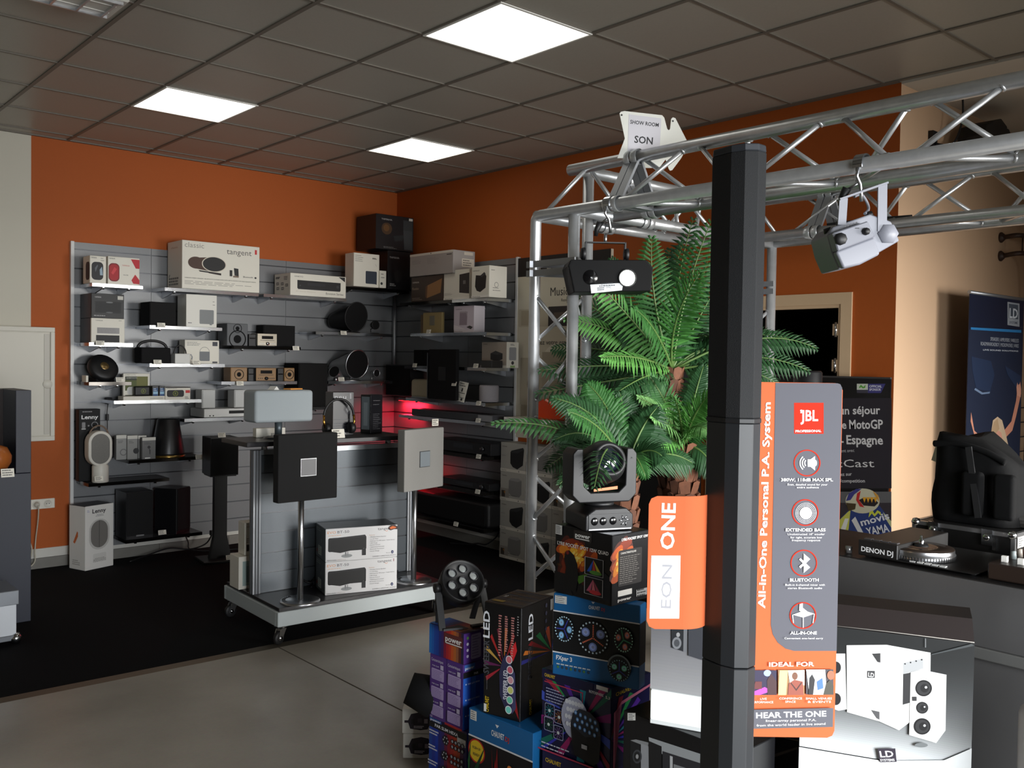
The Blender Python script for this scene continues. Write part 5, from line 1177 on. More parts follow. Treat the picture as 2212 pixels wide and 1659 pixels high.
f = Face(q, 'label_print', (-.08, -.0346, -.06), (1, 0, .09), (-.09, 0, 1), .125, .035); f.lines(.25, .8, .85, .62, 2, .12, (70, 74, 80), 3, 'c'); f.text('TTC', .5, .3, .3, (60, 64, 70)); f.lines(.2, .48, .4, .2, 2, .1, (70, 74, 80), 5); f.done()
# white tilted projector light
yw = onX(1862, 395, X1).y
o = empty('stage_light', 'white angular stage light hanging tilted from the truss in a yoke', 'stage light', (X1, yw, Z1 - .20), -YAW)
clamp(o, yw)
WL = mat((138, 140, 150), .45)
def L3(px, py, dy=0.0): return local_of(o, px, py, -dy)
m = MB()
Aq = [L3(1812, 398 + 35), L3(1908, 396)]
def bar(m, a, b, w, t, mt):
    a, b = Vector(a), Vector(b); d = (b - a).normalized(); n = Vector((0, 1, 0)); s = d.cross(n).normalized()
    m.add([a + s * k * w / 2 + n * j for k, j in ((-1, -t), (1, -t), (1, t), (-1, t))] + [b + s * k * w / 2 + n * j for k, j in ((-1, -t), (1, -t), (1, t), (-1, t))], [(3, 2, 1, 0), (4, 5, 6, 7), (0, 1, 5, 4), (1, 2, 6, 5), (2, 3, 7, 6), (3, 0, 4, 7)], mt)
bar(m, L3(1811, 432, .0), L3(1915, 396, .0), .006, .017, WL)
a, b = L3(1822, 428), L3(1818, 486); bar(m, a, b, .026, .004, WL)
a, b = L3(1906, 398), L3(1905, 500); bar(m, a + Vector((0, -.0, 0)), b, .029, .004, WL)
m.build('yoke', o)
B1 = [(1785, 503), (1862, 468), (1895, 458), (1912, 498), (1928, 478), (1944, 519), (1850, 573), (1812, 582), (1795, 545)]
m = MB()
q1 = [L3(x, y) for x, y in ((1787, 508), (1800, 490), (1880, 462), (1926, 478), (1944, 520), (1850, 574), (1812, 582), (1796, 545))]
m.prism([(p.x, p.z) for p in q1][::-1], -.0, .17, WL); m.build('body', o, .006, bseg=2)
m = MB(); q1 = [L3(x, y) for x, y in ((1787, 508), (1862, 482), (1876, 512), (1880, 515), (1798, 546))]; m.prism([(p.x, p.z) for p in q1][::-1], -.05, .0, mat((128, 130, 140), .5)); m.build('control_panel', o, .004)
m = MB(); q1 = [L3(x, y) for x, y in ((1797, 546), (1880, 514), (1893, 552), (1850, 574), (1813, 582))]; m.prism([(p.x, p.z) for p in q1][::-1], -.035, .0, WL); m.build('lower_shell', o, .008, bseg=2)
for x, y, r in ((1803, 521, .02), (1857, 505, .012)):
    p = L3(x, y); MB().lathe([(0, .014), (r * .8, .014), (r, .008), (r, 0)], BLK, 8, T(p.x, -.05, p.z) @ Matrix.Rotation(pi / 2, 4, 'X')).build('socket', o)
for x, y in ((1797, 494), (1824, 478), (1860, 478), (1887, 459)):
    p = L3(x, y); MB().lathe([(0, .008), (.012, .008), (.014, -.008), (0, -.008)], BLK, 12, T(p.x, .04, p.z) @ Matrix.Rotation(radians(-20), 4, 'Y')).build('knob', o)
m = MB(); p = L3(1918, 505); m.lathe([(0, .012), (.03, .01), (.034, 0)], WL, 6, T(p.x, -.002, p.z) @ Matrix.Rotation(pi / 2, 4, 'X')); m.build('tilt_knob', o)
f = Face(o, 'panel_print', (0, -.0505, 0), (1, 0, 0), (0, 0, 1), 1, 1)
for k in range(5): f.pell(1826 + 6 * k, 489 - 2 * k, 2.2, 1.6, (60, 60, 64))
f.prect(1848, 492, 1856, 494, (60, 60, 64)); f.prect(1798, 505, 1808, 507, (60, 60, 64)); f.done()
MB().tube(smooth_path([L3(1868, 462, .03), L3(1876, 452, .05), L3(1872, 436, .05), L3(1860, 420, .04), L3(1845, 425, .03)], 6), .005, WL, 8).build('mains_lead', o)
p = onX(1920, 410, X2 - .12)
o = tag(MB().tube(smooth_path([(X2 - .12, p.y + .3, Z1 + .03), (X2 - .12, p.y + .1, Z1 + .032), (X2 - .1, p.y - .1, Z1 + .03)], 5), .006, BLK, 8).build('truss_cable'), 'black cable lying along the far truss tube', 'cable')

# ---------------------------------------------------------------- artificial palm inside the gantry
K1, K2, K3 = dep(1452, 800, 4.10), dep(1476, 962, 3.95), dep(1352, 1015, 3.55)
base = Vector((K2.x, K2.y, 0))
PA = empty('artificial_palm', 'artificial palm with three brown scaly trunks and long green fronds', 'palm', (base.x, base.y, 0))
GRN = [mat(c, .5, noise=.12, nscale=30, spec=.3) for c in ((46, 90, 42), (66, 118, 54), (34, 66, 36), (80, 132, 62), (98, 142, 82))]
STM = mat((82, 108, 54), .5); BARK = mat((82, 50, 34), .8, noise=.3, nscale=30, bump=.5); BARK2 = mat((98, 60, 40), .8, noise=.25, nscale=40, bump=.5)
def trunk(K, foot, r):
    m = MB(); K = K - base; foot = Vector(foot) - base; m.tube([foot, foot.lerp(K, .5), K], r * .85, BARK, 16, r2=r * .7)
    L = (K - foot).length; n = int(L / .052); rd = random.Random(int(K.x * 100) + 3)
    for i in range(n):
        c = foot.lerp(K, (i + .5) / n); rr = r * (.95 - .12 * i / n)
        for k in range(8):
            a = 2 * pi * (k + .5 * (i % 2)) / 8 + rd.uniform(-.1, .1); d = Vector((cos(a), sin(a), 0)); s = Vector((-sin(a), cos(a), 0)); w = rr * .42
            m.add([c + d * rr * .82 - s * w + Vector((0, 0, -.02)), c + d * rr * .82 + s * w + Vector((0, 0, -.02)), c + d * rr * 1.08 + s * w * .9 + Vector((0, 0, .036)), c + d * rr * 1.12 + Vector((0, 0, .044)), c + d * rr * 1.08 - s * w * .9 + Vector((0, 0, .036)), c + d * rr * .8 + Vector((0, 0, .04))], [(0, 1, 2, 3, 4), (2, 1, 5), (0, 4, 5), (4, 3, 5), (3, 2, 5)], BARK2 if (k + i) % 3 else BARK)
    return m.build('trunk', PA)
trunk(K1, (K1.x + .03, K1.y + .02, 0), .06); trunk(K2, (K2.x + .03, K2.y - .02, 0), .072); trunk(K3, (K3.x, K3.y, 0), .06)
def frond(K, ctrl, tip, w, mt, seed, stem=.12, dark=None):
    rd = random.Random(seed); A = K - base; B = ctrl - base; Cc = tip - base
    m = MB(); N = 29; pts = []
    for i in range(N + 1):
        t = i / N; pts.append((1 - t) ** 2 * A + 2 * t * (1 - t) * B + t * t * Cc)
    m.tube(pts[::3] + ([pts[-1]] if N % 3 else []), .0065, STM, 6, r2=.0015)
    toward = (CAM - (ctrl)).normalized()
    for i in range(int(N * stem), N + 1):
        t = i / N; p = pts[i]; tg = (pts[min(i + 1, N)] - pts[max(i - 1, 0)]).normalized()
        nrm = (toward * .75 + Vector((0, 0, 1)) * .5 + Vector((rd.uniform(-.1, .1), rd.uniform(-.1, .1), 0))); nrm = (nrm - tg * nrm.dot(tg)).normalized(); sd = tg.cross(nrm)
        ln = 1.2 * w * (sin(pi * min(1, (t - stem) / (1 - stem) * .80 + .17)) ** .7) * rd.uniform(.88, 1.1)
        for s in (-1, 1):
            d = (sd * s * .86 + tg * (.42 + .35 * t) - nrm * .12 + Vector((0, 0, -.16))).normalized(); wd = .0085
            q0 = p; q1 = p + d * ln * .5 + nrm * .004; q2 = p + d * ln + Vector((0, 0, -.12 * ln))
            side = tg * wd
            m.add([q0 - side * .5, q0 + side * .5, q1 + side, q2, q1 - side, q1 + nrm * .0025], [(0, 1, 5), (1, 2, 5), (2, 3, 5), (3, 4, 5), (4, 0, 5)], mt)
    return m.build('frond', PA)
def fr(K, c, t, w, g, dc=0, dt=0):
    global _fs
    _fs += 1
    kd = (K - CAM).dot(FW)
    frond(K, dep(c[0], c[1], kd + dc), dep(t[0], t[1], kd + dt), w, GRN[g], _fs)
_fs = 0
for a in [   # crown of the tallest trunk: control point, tip (photograph pixels), leaflet length, green, depth offsets
 ((1440, 690), (1512, 590), .115, 1, -.2, -.35), ((1470, 640), (1535, 480), .12, 0, -.05, .05), ((1450, 620), (1497, 475), .1, 2, .1, .2),
 ((1420, 700), (1372, 668), .10, 0, -.25, -.4), ((1370, 690), (1268, 588), .10, 1, -.1, -.3), ((1340, 700), (1222, 690), .08, 3, -.05, -.15),
 ((1330, 680), (1232, 640), .1, 2, .1, .1), ((1400, 650), (1408, 515), .1, 0, 0, -.05), ((1430, 640), (1446, 540), .09, 2, .1, .2), ((1380, 640), (1322, 560), .1, 2, .15, .2),
 ((1380, 760), (1300, 772), .09, 3, -.3, -.45), ((1320, 780), (1168, 800), .1, 2, -.05, -.1), ((1330, 820), (1160, 850), .1, 2, -.1, -.2), ((1340, 850), (1240, 900), .1, 0, -.2, -.3),
 ((1420, 720), (1350, 610), .1, 0, .05, .1), ((1300, 740), (1196, 752), .1, 2, .15, .25), ((1400, 800), (1330, 850), .09, 2, -.3, -.45),
 ((1500, 700), (1548, 620), .11, 2, .1, .15), ((1530, 720), (1600, 660), .11, 2, .1, .1), ((1580, 700), (1700, 730), .1, 2, .0, .05), ((1640, 690), (1762, 752), .09, 2, -.05, -.05), ((1620, 740), (1745, 800), .09, 2, -.05, -.05), ((1590, 770), (1680, 830), .09, 2, -.1, -.1),
 ((1480, 720), (1530, 560), .1, 2, .25, .4), ((1420, 690), (1475, 525), .1, 2, .25, .4), ((1390, 730), (1290, 680), .1, 2, .25, .4)]:
    fr(K1, *a)
for a in [   # front crown
 ((1450, 890), (1378, 858), .08, 4, -.15, -.3), ((1440, 900), (1408, 905), .07, 4, -.3, -.4), ((1470, 880), (1455, 858), .08, 3, -.25, -.4), ((1500, 880), (1538, 848), .08, 3, -.1, -.2), ((1520, 900), (1560, 888), .08, 0, -.1, -.15), ((1490, 900), (1530, 930), .07, 4, -.25, -.3),
 ((1430, 930), (1395, 960), .07, 3, -.25, -.35), ((1400, 890), (1330, 930), .09, 2, -.1, -.2), ((1390, 900), (1290, 870), .09, 2, -.05, -.1), ((1520, 960), (1545, 1020), .08, 2, -.1, -.1), ((1440, 860), (1400, 810), .08, 0, -.05, -.1), ((1500, 850), (1520, 790), .08, 2, .05, .1)]:
    fr(K2, *a)
for a in [   # left crown
 ((1240, 900), (1066, 914), .06, 0, -.1, -.2), ((1270, 930), (1180, 1012), .085, 2, -.2, -.35), ((1310, 900), (1284, 1052), .085, 2, -.55, -.85), ((1290, 910), (1225, 1040), .08, 2, -.35, -.5), ((1280, 900), (1200, 950), .09, 2, -.1, -.15), ((1310, 880), (1195, 860), .09, 2, 0, 0), ((1330, 880), (1270, 830), .09, 0, .05, .1), ((1350, 900), (1340, 850), .08, 2, .1, .1), ((1380, 920), (1420, 880), .08, 2, 0, .05), ((1390, 950), (1430, 985), .075, 2, -.1, -.15), ((1360, 940), (1395, 1030), .06, 0, -.25, -.3), ((1310, 910), (1230, 890), .09, 0, -.2, -.35), ((1320, 950), (1240, 1010), .08, 2, -.1, -.2)]:
    fr(K3, *a)
_rg = random.Random(11)
for i in range(40):        # extra fronds in dark green, painting the shade inside the crowns
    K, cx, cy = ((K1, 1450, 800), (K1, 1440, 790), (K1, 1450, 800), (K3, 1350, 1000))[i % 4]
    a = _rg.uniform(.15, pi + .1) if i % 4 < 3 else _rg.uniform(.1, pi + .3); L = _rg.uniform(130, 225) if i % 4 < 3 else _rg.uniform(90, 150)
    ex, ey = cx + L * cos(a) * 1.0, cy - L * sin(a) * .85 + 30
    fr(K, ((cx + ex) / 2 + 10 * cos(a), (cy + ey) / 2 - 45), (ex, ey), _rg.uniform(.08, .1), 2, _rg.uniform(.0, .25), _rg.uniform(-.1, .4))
# ---------------------------------------------------------------- effect-light cartons in the foreground
class FG:
    """carton seen over its near vertical edge: edge column, top and bottom rows there, distance, turn, outer columns of the two faces"""
    def __init__(s, label, px, yt, yb, d, th, pl, pr=None, m=None, z0=None, W=None, name='carton', sides=None, group=None, zt=None):
        rz = radians(th); E = dep(px, (yt + (yb or yt)) / 2, d)
        xd, yd = Vector((cos(rz), sin(rz), 0)), Vector((-sin(rz), cos(rz), 0))
        s.D = cut(pl, E, yd); s.W = W or cut(pr, E, xd)
        zt = zt if zt is not None else dep(px, yt, d).z; zb = z0 if z0 is not None else dep(px, yb, d).z
        s.H = zt - zb; s.zt = zt
        c = E + xd * s.W / 2 + yd * s.D / 2
        s.o = carton(name, label, 'carton', s.W, s.D, s.H, (c.x, c.y, zb), rz, m or CB, group, sides, .002)
        s.c = c
    def left(s): return face_of(s.o, 'left', s.W, s.D, s.H)
    def right(s): return face_of(s.o, 'front', s.W, s.D, s.H)
    def top(s): return face_of(s.o, 'top', s.W, s.D, s.H)
BLUE = mat((24, 98, 156), .4); PURP = mat((84, 50, 130), .4); NAVY = mat((30, 28, 70), .35); BK = mat((15, 15, 18), .32)
# two low white cartons at the left of the pile
def white_pair(k, z0, lab):
    rz = -YAW; p = onZ(870, 1638, 0); W = .15; D = .25; h = .1015
    c = p + RT * (W / 2); c = Vector((c.x, c.y, 0)) + Vector((sin(YAW), cos(YAW), 0)) * (D / 2) + Vector((RT.x, RT.y, 0)) * (-.004 * k)
    o = carton('carton', lab, 'carton', W, D, h, (c.x, c.y, z0), rz, mat((228, 226, 218), .5), 'low white cartons')
    f = face_of(o, 'front', W, D, h); f.poly([(.15, .5), (.22, .2), (.5, .14), (.7, .18), (.8, .5), (.7, .82), (.5, .88), (.24, .8)], (44, 36, 48)); f.rect(.06, .44, .9, .54, (44, 36, 48)); f.rect(.24, .4, .34, .6, (26, 24, 28)); f.rect(.42, .45, .54, .62, (70, 60, 72)); f.rect(.6, .42, .7, .6, (150, 140, 150)); f.lines(.32, .6, .3, .24, 2, .04, (200, 196, 204), 2); f.text('CAMEO', .86, .2, .1, (60, 60, 62), w=.12); f.done()
    f = face_of(o, 'top', W, D, h)
    for i, c2 in enumerate(((70, 40, 60), (34, 30, 36), (52, 60, 96), (50, 44, 78))): f.rect(.4, .08 + .21 * i, .84, .25 + .21 * i, c2); f.rect(.5, .12 + .21 * i, .74, .18 + .21 * i, (96, 80, 130))
    f.done()
white_pair(0, .0005, 'low white carton on the floor, lower of two, left of the purple cartons')
white_pair(1, .1035, 'low white carton stacked on its twin, with four dark pictures on top')
# blue and purple lamp cartons
g = FG('purple and blue lamp carton on the floor at the left of the pile', 1009, 1582, None, 3.40, 3, 928, W=.24, m=PURP, z0=.0005)
f = g.left()
for i in range(6): f.rect(i / 12, 0, (i + 1) / 12, 1, ((30, 70, 160), (34, 52, 150), (28, 60, 172), (40, 40, 120), (52, 38, 110), (110, 30, 70))[i])
for i in range(6): f.rect(.5 + i / 12, 0, .5 + (i + 1) / 12, 1, ((150, 30, 44), (176, 44, 36), (190, 66, 36), (170, 70, 40), (90, 44, 80), (48, 36, 96))[i])
f.rect(0, .86, 1, .97, (16, 14, 22)); f.text('PAR SLIM HEXA', .16, .885, .06, (230, 230, 236), w=.62, bold=True); f.rect(.02, .95, .34, 1, (40, 90, 170)); f.text('power', .04, .955, .045, (235, 235, 240), w=.28, bold=True); f.rect(.76, .78, .98, .88, (206, 204, 204))
for r in range(4):
    v = .76 - r * .21; f.ell(.46, v, .062, .07, (22, 20, 24), n=16)
    for a in range(6): f.ell(.46 + .06 * cos(a * pi / 3), v + .04 * sin(a * pi / 3), .012, .013, (190, 190, 200), n=8)
    for a in range(4):
        for b in range(2): f.ell(.64 + .09 * a, v + .03 - .075 * b, .032, .034, (26, 24, 28), n=12); f.ell(.64 + .09 * a, v + .03 - .075 * b, .02, .021, (170, 170, 180), n=10)
    f.lines(.03, .3, v + .06, v + .02, 2, .02, (220, 220, 230), r)
f.done()
f = g.right(); f.rect(0, .5, 1, 1, (40, 60, 150)); f.lines(.1, .9, .9, .2, 8, .015, (180, 170, 210), 3); f.done()
zA = g.zt
g = FG('purple lamp carton with two white tables, standing on the one on the floor', 1001, 1437, None, 3.40, 3, 929, 1046, m=PURP, z0=zA + .001)
f = g.left(); f.rect(.51, 0, .525, 1, (54, 30, 90))
for s_ in (0.02, .53):
    f.text('Caracteristiques', s_ + .03, .9, .065, (226, 218, 240), w=.36)
    for r in range(3):
        v = .82 - r * .28; f.text('PAR SLIM', s_ + .06, v, .03, (230, 224, 244), w=.2); f.rect(s_ + .31, v - .02, s_ + .4, v + .05, (196, 186, 214)); f.rrect(s_ + .04, v - .2, s_ + .42, v - .03, .02, (176, 156, 204)); f.lines(s_ + .06, s_ + .4, v - .06, v - .18, 6, .008, (120, 96, 160), r)
f.text('CE', .06, .02, .04, (230, 224, 244)); f.rect(.5, 0, 1, .03, (170, 40, 44)); f.done()
f = g.right()
for i, c in enumerate(((34, 92, 190), (28, 72, 180), (46, 104, 200), (26, 60, 160), (38, 88, 190))): f.rect(i / 5, 0, (i + 1) / 5, .84, c)
f.rect(.05, .9, .55, .99, (60, 110, 190)); f.text('power', .08, .915, .06, (235, 235, 240), w=.42, bold=True); f.rect(0, .79, 1, .88, (16, 14, 22)); f.text('PAR', .5, .81, .05, (225, 225, 232), bold=True)
for r in range(3): f.text('PAR SLIM HEXA', .22, .68 - .24 * r, .035, (226, 232, 244), w=.56); f.rect(.1, .685 - .24 * r, .15, .705 - .24 * r, (226, 232, 244))
f.done()
zB = g.zt; gx = g
g = FG('rainbow-striped lamp carton topmost of the left stack', 1003, 1370, None, 3.40, 4, 928, 1046, m=PURP, z0=zB + .001)
f = g.left(); cols = ((30, 110, 190), (26, 92, 180), (28, 70, 160), (24, 60, 150), (40, 44, 120), (60, 36, 100), (130, 24, 60), (176, 34, 44), (190, 50, 38), (200, 84, 34), (184, 100, 44), (150, 90, 60), (90, 40, 34), (40, 30, 60))
for i, c in enumerate(cols): f.rect(i / 14, 0, (i + 1) / 14, 1, c)
f.rrect(.45, .5, .97, .86, .04, (96, 44, 44)); f.text('power', .48, .6, .26, (240, 238, 236), w=.46, bold=True); f.rect(.5, .52, .95, .56, (226, 220, 216)); f.done()
f = g.right(); f.rrect(.34, .1, .84, .92, .06, (176, 164, 206)); f.lines(.4, .8, .84, .2, 8, .03, (120, 100, 160), 3)
for i, c in enumerate(((100, 160, 70), (220, 216, 230), (220, 216, 230), (210, 204, 226))): f.ell(.17, .84 - .2 * i, .05, .05, c)
f.done()
f = g.top()
for i, c in enumerate(cols[::-1]): f.rect(0, i / 14, 1, (i + 1) / 14, c)
f.rrect(.15, .2, .6, .5, .03, (60, 34, 40)); f.done()
par = g
# black par can with seven lenses on top of it
c = onZ(1012, 1345, par.zt)
o = empty('par_light', 'round black lamp with seven lenses in a yoke, on the rainbow-striped carton', 'stage light', (par.c.x + .02, par.c.y - .01, par.zt + .001), radians(-16))
Mh = T(0, .02, .155) @ Matrix.Rotation(radians(52), 4, 'X')
MB().lathe([(0, -.06), (.06, -.06), (.082, -.035), (.086, .0), (.086, .028), (.08, .03), (.078, .02), (0, .02)], BLK, 40, Mh).build('housing', o)
for i in range(7):
    a = 2 * pi * i / 6 + .3; r = 0 if i == 6 else .049
    q = MB().lathe([(.017, .0202), (.0185, .027), (.0155, .027), (.014, .021)], mat((40, 40, 44), .3), 20, Mh @ T(r * cos(a), r * sin(a), 0)).build('lens_ring', o)
    MB().lathe([(0, .024), (.008, .0235), (.0155, .0215)], mat((226, 232, 232), .22, .7), 20, Mh @ T(r * cos(a), r * sin(a), 0)).build('lens', q)
for s in (-1, 1):
    m = MB(); bar(m, (s * .09, .03, .14), (s * .095, -.035, .0), .026, .004, BLK); bar(m, (s * .09, .03, .14), (s * .07, .07, .0), .022, .004, BLK); bar(m, (s * .095, -.035, .004), (s * .02, -.04, .004), .008, .012, BLK); m.build('yoke_leg', o)
    MB().lathe([(0, -.01), (.018, -.01), (.018, .01), (0, .01)], BLK, 8, T(s * .096, .025, .145) @ Matrix.Rotation(pi / 2, 4, 'Y')).build('yoke_knob', o)
# a dark lamp with yoke leaning behind the purple cartons
p = dep(957, 1478, 3.60)
o = empty('par_light', 'dark lamp half hidden between the low white cartons and purple cartons', 'stage light', (p.x, p.y, .0005), -YAW)
MB().lathe([(0, 0), (.075, 0), (.08, .02), (.06, .12), (0, .12)], BLKM, 24, T(-.02, 0, .32) @ Matrix.Rotation(radians(-70), 4, 'Y')).build('housing', o)
m = MB(); bar(m, (-.03, -.03, .31), (.0, -.02, .0), .026, .005, BLK); bar(m, (.05, -.03, .31), (.03, -.02, .0), .026, .005, BLK); m.build('yoke', o)
# low wide blue carton, the tall black light-bar carton on it
g = FG('low blue carton with red stage picture, in front under the tall black carton', 1152, 1585, None, 3.12, 3.6, 1013, W=.24, m=BLUE, z0=.0005)
lo_ = g
f = g.left(); f.rect(0, 0, 1, .74, (18, 12, 18)); f.rect(0, .74, 1, .755, (225, 228, 232)); f.rect(.03, .9, .13, .99, (226, 226, 222)); f.lines(.04, .12, .975, .915, 4, .008, (90, 90, 92)); f.text('CHAUVET', .37, .83, .075, (232, 236, 240), w=.2, bold=True); f.poly([(.43, .945), (.49, .945), (.46, .915)], (232, 236, 240)); f.text('DJ', .585, .83, .06, (200, 60, 60), bold=True)
f.ell(.14, .62, .115, .115, (180, 30, 30)); f.ell(.14, .62, .1, .1, (226, 190, 40)); f.text('RGB+UV', .14, .635, .035, (60, 60, 40), 'c', w=.13, bold=True); f.text('READY', .14, .575, .035, (60, 60, 40), 'c', w=.11, bold=True)
f.poly([(.0, .3), (.28, .7), (.0, .1)], (18, 60, 34)); f.poly([(.0, .5), (.05, .7), (.02, .3)], (28, 90, 44)); f.poly([(.44, .62), (.36, 0), (.5, 0)], (180, 24, 26)); f.poly([(.38, .72), (.42, .4), (.47, .74), (.5, .3), (.42, .2)], (130, 16, 22))
for i in range(9): f.poly([(.67, .6), (.52 + .035 * i, .05 + .02 * abs(i - 4)), (.535 + .035 * i, .05 + .02 * abs(i - 4))], (150, 44, 24) if i % 2 else (190, 70, 30))
f.poly([(.88, .58), (.8, .1), (.94, .1)], (30, 140, 50)); f.poly([(.88, .58), (.85, .1), (.9, .1)], (110, 220, 100)); f.ell(.88, .6, .035, .03, (210, 60, 50)); f.ell(.67, .6, .03, .025, (226, 130, 60)); f.done()
g = FG('tall upright black carton picturing a light bar with six coloured lenses', 1127, 1314, None, 3.2, 15, 1047, 1196, m=BK, z0=lo_.zt + .001, sides={1: mat((44, 34, 26), .3)})
sw = g
f = g.left()
for i, c in enumerate(((150, 30, 34), (206, 120, 40), (120, 40, 60), (170, 40, 40), (190, 150, 70), (96, 30, 80), (160, 36, 50))): 
    a = -.6 + i * .42; f.poly([(.55, .46), (.55 + .75 * cos(a + 1.6) * .7, .46 + .34 * sin(a + 1.6)), (.55 + .75 * cos(a + 1.72) * .7, .46 + .34 * sin(a + 1.72))], c)
f.poly([(.78, .4), (.98, .02), (.7, .2)], (150, 26, 32)); f.poly([(.7, .6), (.86, .7), (.9, .62), (.8, .52)], (206, 40, 46))
f.text('SWEEPER', .15, .36, .085, (74, 74, 80), w=.30, rot=1, bold=True); f.text('LED', .15, .68, .095, (236, 240, 246), w=.24, rot=1, bold=True); f.rect(.1, .22, .105, .35, (150, 150, 156)); f.text('CHAUVET', .16, .02, .055, (226, 190, 40), w=.14, rot=1, bold=True)
for i, (u, h0) in enumerate(((.4, .55), (.57, .6), (.74, .57), (.46, .52))):
    if i < 3:
        f.lines(u, u + .09, .9, h0, 16, .012, (206, 140, 134), i)
f.rect(.03, .02, .1, .09, (226, 226, 222)); f.lines(.9, .95, .92, .76, 8, .008, (190, 190, 192), 9)
f.poly([(.52, .52), (.62, .58), (.86, .42), (.9, .12), (.8, .06), (.6, .1), (.46, .2), (.44, .4)], (46, 46, 78)); f.poly([(.62, .58), (.86, .42), (.9, .12), (.8, .06), (.76, .4)], (66, 66, 104)); f.text('SWEEPER LED', .66, .17, .06, (214, 216, 226), w=.26, rot=1, bold=True)
for i, c in enumerate(((206, 110, 120), (196, 90, 110), (206, 150, 160), (200, 206, 120), (110, 200, 170), (120, 214, 200))): f.ell(.70 + .05 * sin(i * .6), .53 - .088 * i, .034, .036, (226, 226, 230)); f.ell(.70 + .05 * sin(i * .6), .53 - .088 * i, .027, .029, c)
f.done()
f = g.right()
for i, c in enumerate(((20, 34, 130), (30, 60, 150), (150, 60, 30), (24, 110, 60), (130, 26, 30), (180, 100, 30), (40, 40, 110))):
    a = 1.0 + i * .33; f.poly([(.95, .5), (.95 + .95 * cos(a), .5 + .24 * sin(a)), (.95 + .95 * cos(a + .15), .5 + .24 * sin(a + .15))], c)
f.text('SWEEPER', .34, .34, .1, (60, 60, 66), w=.3, rot=1, bold=True); f.text('LED', .34, .69, .1, (232, 236, 242), w=.23, rot=1, bold=True); f.text('CHAUVET', .34, .02, .055, (226, 190, 40), w=.14, rot=1, bold=True)
for i in range(5): f.ell(.75, .66 + .07 * i, .016, .02, (50, 50, 70))
f.rect(.88, .88, .96, .98, (120, 120, 120)); f.done()
f = g.top()
for i in range(12): f.rect(.02 + .08 * i, .06, .05 + .08 * i, .94, ((70, 52, 36), (40, 44, 60), (90, 66, 40))[i % 3])
f.rect(.1, .6, .2, .9, (150, 120, 40)); f.text('LED', .4, .8, .1, (170, 168, 166), bold=True); f.done()
# the mushroom-light carton pair, blue carton and black moving-head carton above
g = FG('dark carton with the same mushroom lamp, standing on the floor under its twin', 1305, 1672, None, 2.95, 6.5, 1171, W=.26, m=NAVY, z0=.0005, group='mushroom lamp cartons')
f = g.left(); f.text('CHAUVET', .06, .9, .06, (226, 190, 40), w=.26, bold=True); f.poly([(.1, .6), (.9, .4), (.95, .3), (.2, .4)], (110, 40, 130)); f.poly([(0, .8), (.3, .5), (.2, .4), (0, .6)], (150, 30, 60)); f.done()
zC = g.zt
g = FG('dark blue carton with a mushroom-shaped lamp and colour beams', 1321, 1488, None, 2.95, 6.5, 1172, 1405, m=NAVY, z0=zC + .001, sides={1: mat((16, 50, 84), .4)})
ro = g
f = g.left()
BC = ((140, 30, 120), (30, 110, 90), (60, 60, 190), (170, 40, 110), (40, 140, 160), (90, 40, 160), (40, 150, 80), (160, 36, 60), (70, 90, 200))
for i in range(18):
    a = i * 2 * pi / 18 + .1; f.poly([(.6, .5), (max(0, min(1, .6 + .9 * cos(a))), max(0, min(1, .5 + .9 * sin(a)))), (max(0, min(1, .6 + .9 * cos(a + .13))), max(0, min(1, .5 + .9 * sin(a + .13))))], BC[i % 9])
f.rect(0, .88, .75, 1, (24, 24, 62)); f.text('CHAUVET', .04, .91, .055, (226, 190, 40), w=.16, bold=True); f.rect(.04, .84, .6, .853, (196, 60, 90)); f.rect(.6, .55, .613, .853, (196, 60, 90)); f.poly([(.05, .62), (.42, .56), (.42, .72), (.06, .8)], (26, 28, 70)); f.lines(.07, .36, .77, .62, 5, .012, (180, 184, 214), 4)
f.text('ROTOSPHERE', .7, .88, .045, (230, 232, 240), w=.2, bold=True); f.text('5.3', .93, .87, .045, (240, 240, 244), w=.06, bold=True); f.rect(.8, .95, .96, 1.0, (222, 222, 222))
for i, (u, v, c) in enumerate(((.13, .5, (30, 160, 170)), (.28, .46, (206, 130, 60)), (.13, .33, (40, 110, 60)), (.28, .27, (150, 110, 190)))):
    f.rrect(u - .072, v - .085, u + .072, v + .085, .02, (180, 184, 220)); f.rrect(u - .066, v - .078, u + .066, v + .078, .018, (14, 16, 44))
    for a in range(10): f.poly([(u, v), (u + .06 * cos(a * .628), v + .07 * sin(a * .628)), (u + .06 * cos(a * .628 + .12), v + .07 * sin(a * .628 + .12))], c)
    f.ell(u, v, .02, .02, (210, 220, 220))
f.ell(.52, .52, .21, .26, (176, 180, 204)); 
for r in range(4):
    for i in range(6): f.ell(.40 + .045 * i + .02 * (r % 2), .7 - .09 * r, .026, .03, (226, 230, 240), n=10)
f.poly([(.47, .44), (.5, .58), (.6, .66), (.74, .66), (.86, .58), (.9, .42), (.88, .1), (.8, .03), (.54, .08), (.5, .2)], (22, 22, 26)); f.poly([(.47, .44), (.5, .58), (.6, .66), (.74, .66), (.86, .58), (.9, .42), (.68, .34)], (44, 48, 60))
for r in range(3):
    for i in range(5): f.ell(.54 + .07 * i + .03 * (r % 2), .6 - .075 * r - .01 * i, .022, .026, (92, 150, 220), n=10); f.ell(.54 + .07 * i + .03 * (r % 2), .6 - .075 * r - .01 * i, .012, .014, (190, 220, 250), n=8)
f.rect(.64, .2, .72, .25, (190, 190, 196)); f.lines(.05, .5, .1, .05, 2, .015, (210, 214, 230), 6); f.rect(0, 0, 1, .02, (190, 60, 90)); f.done()
f = g.right()
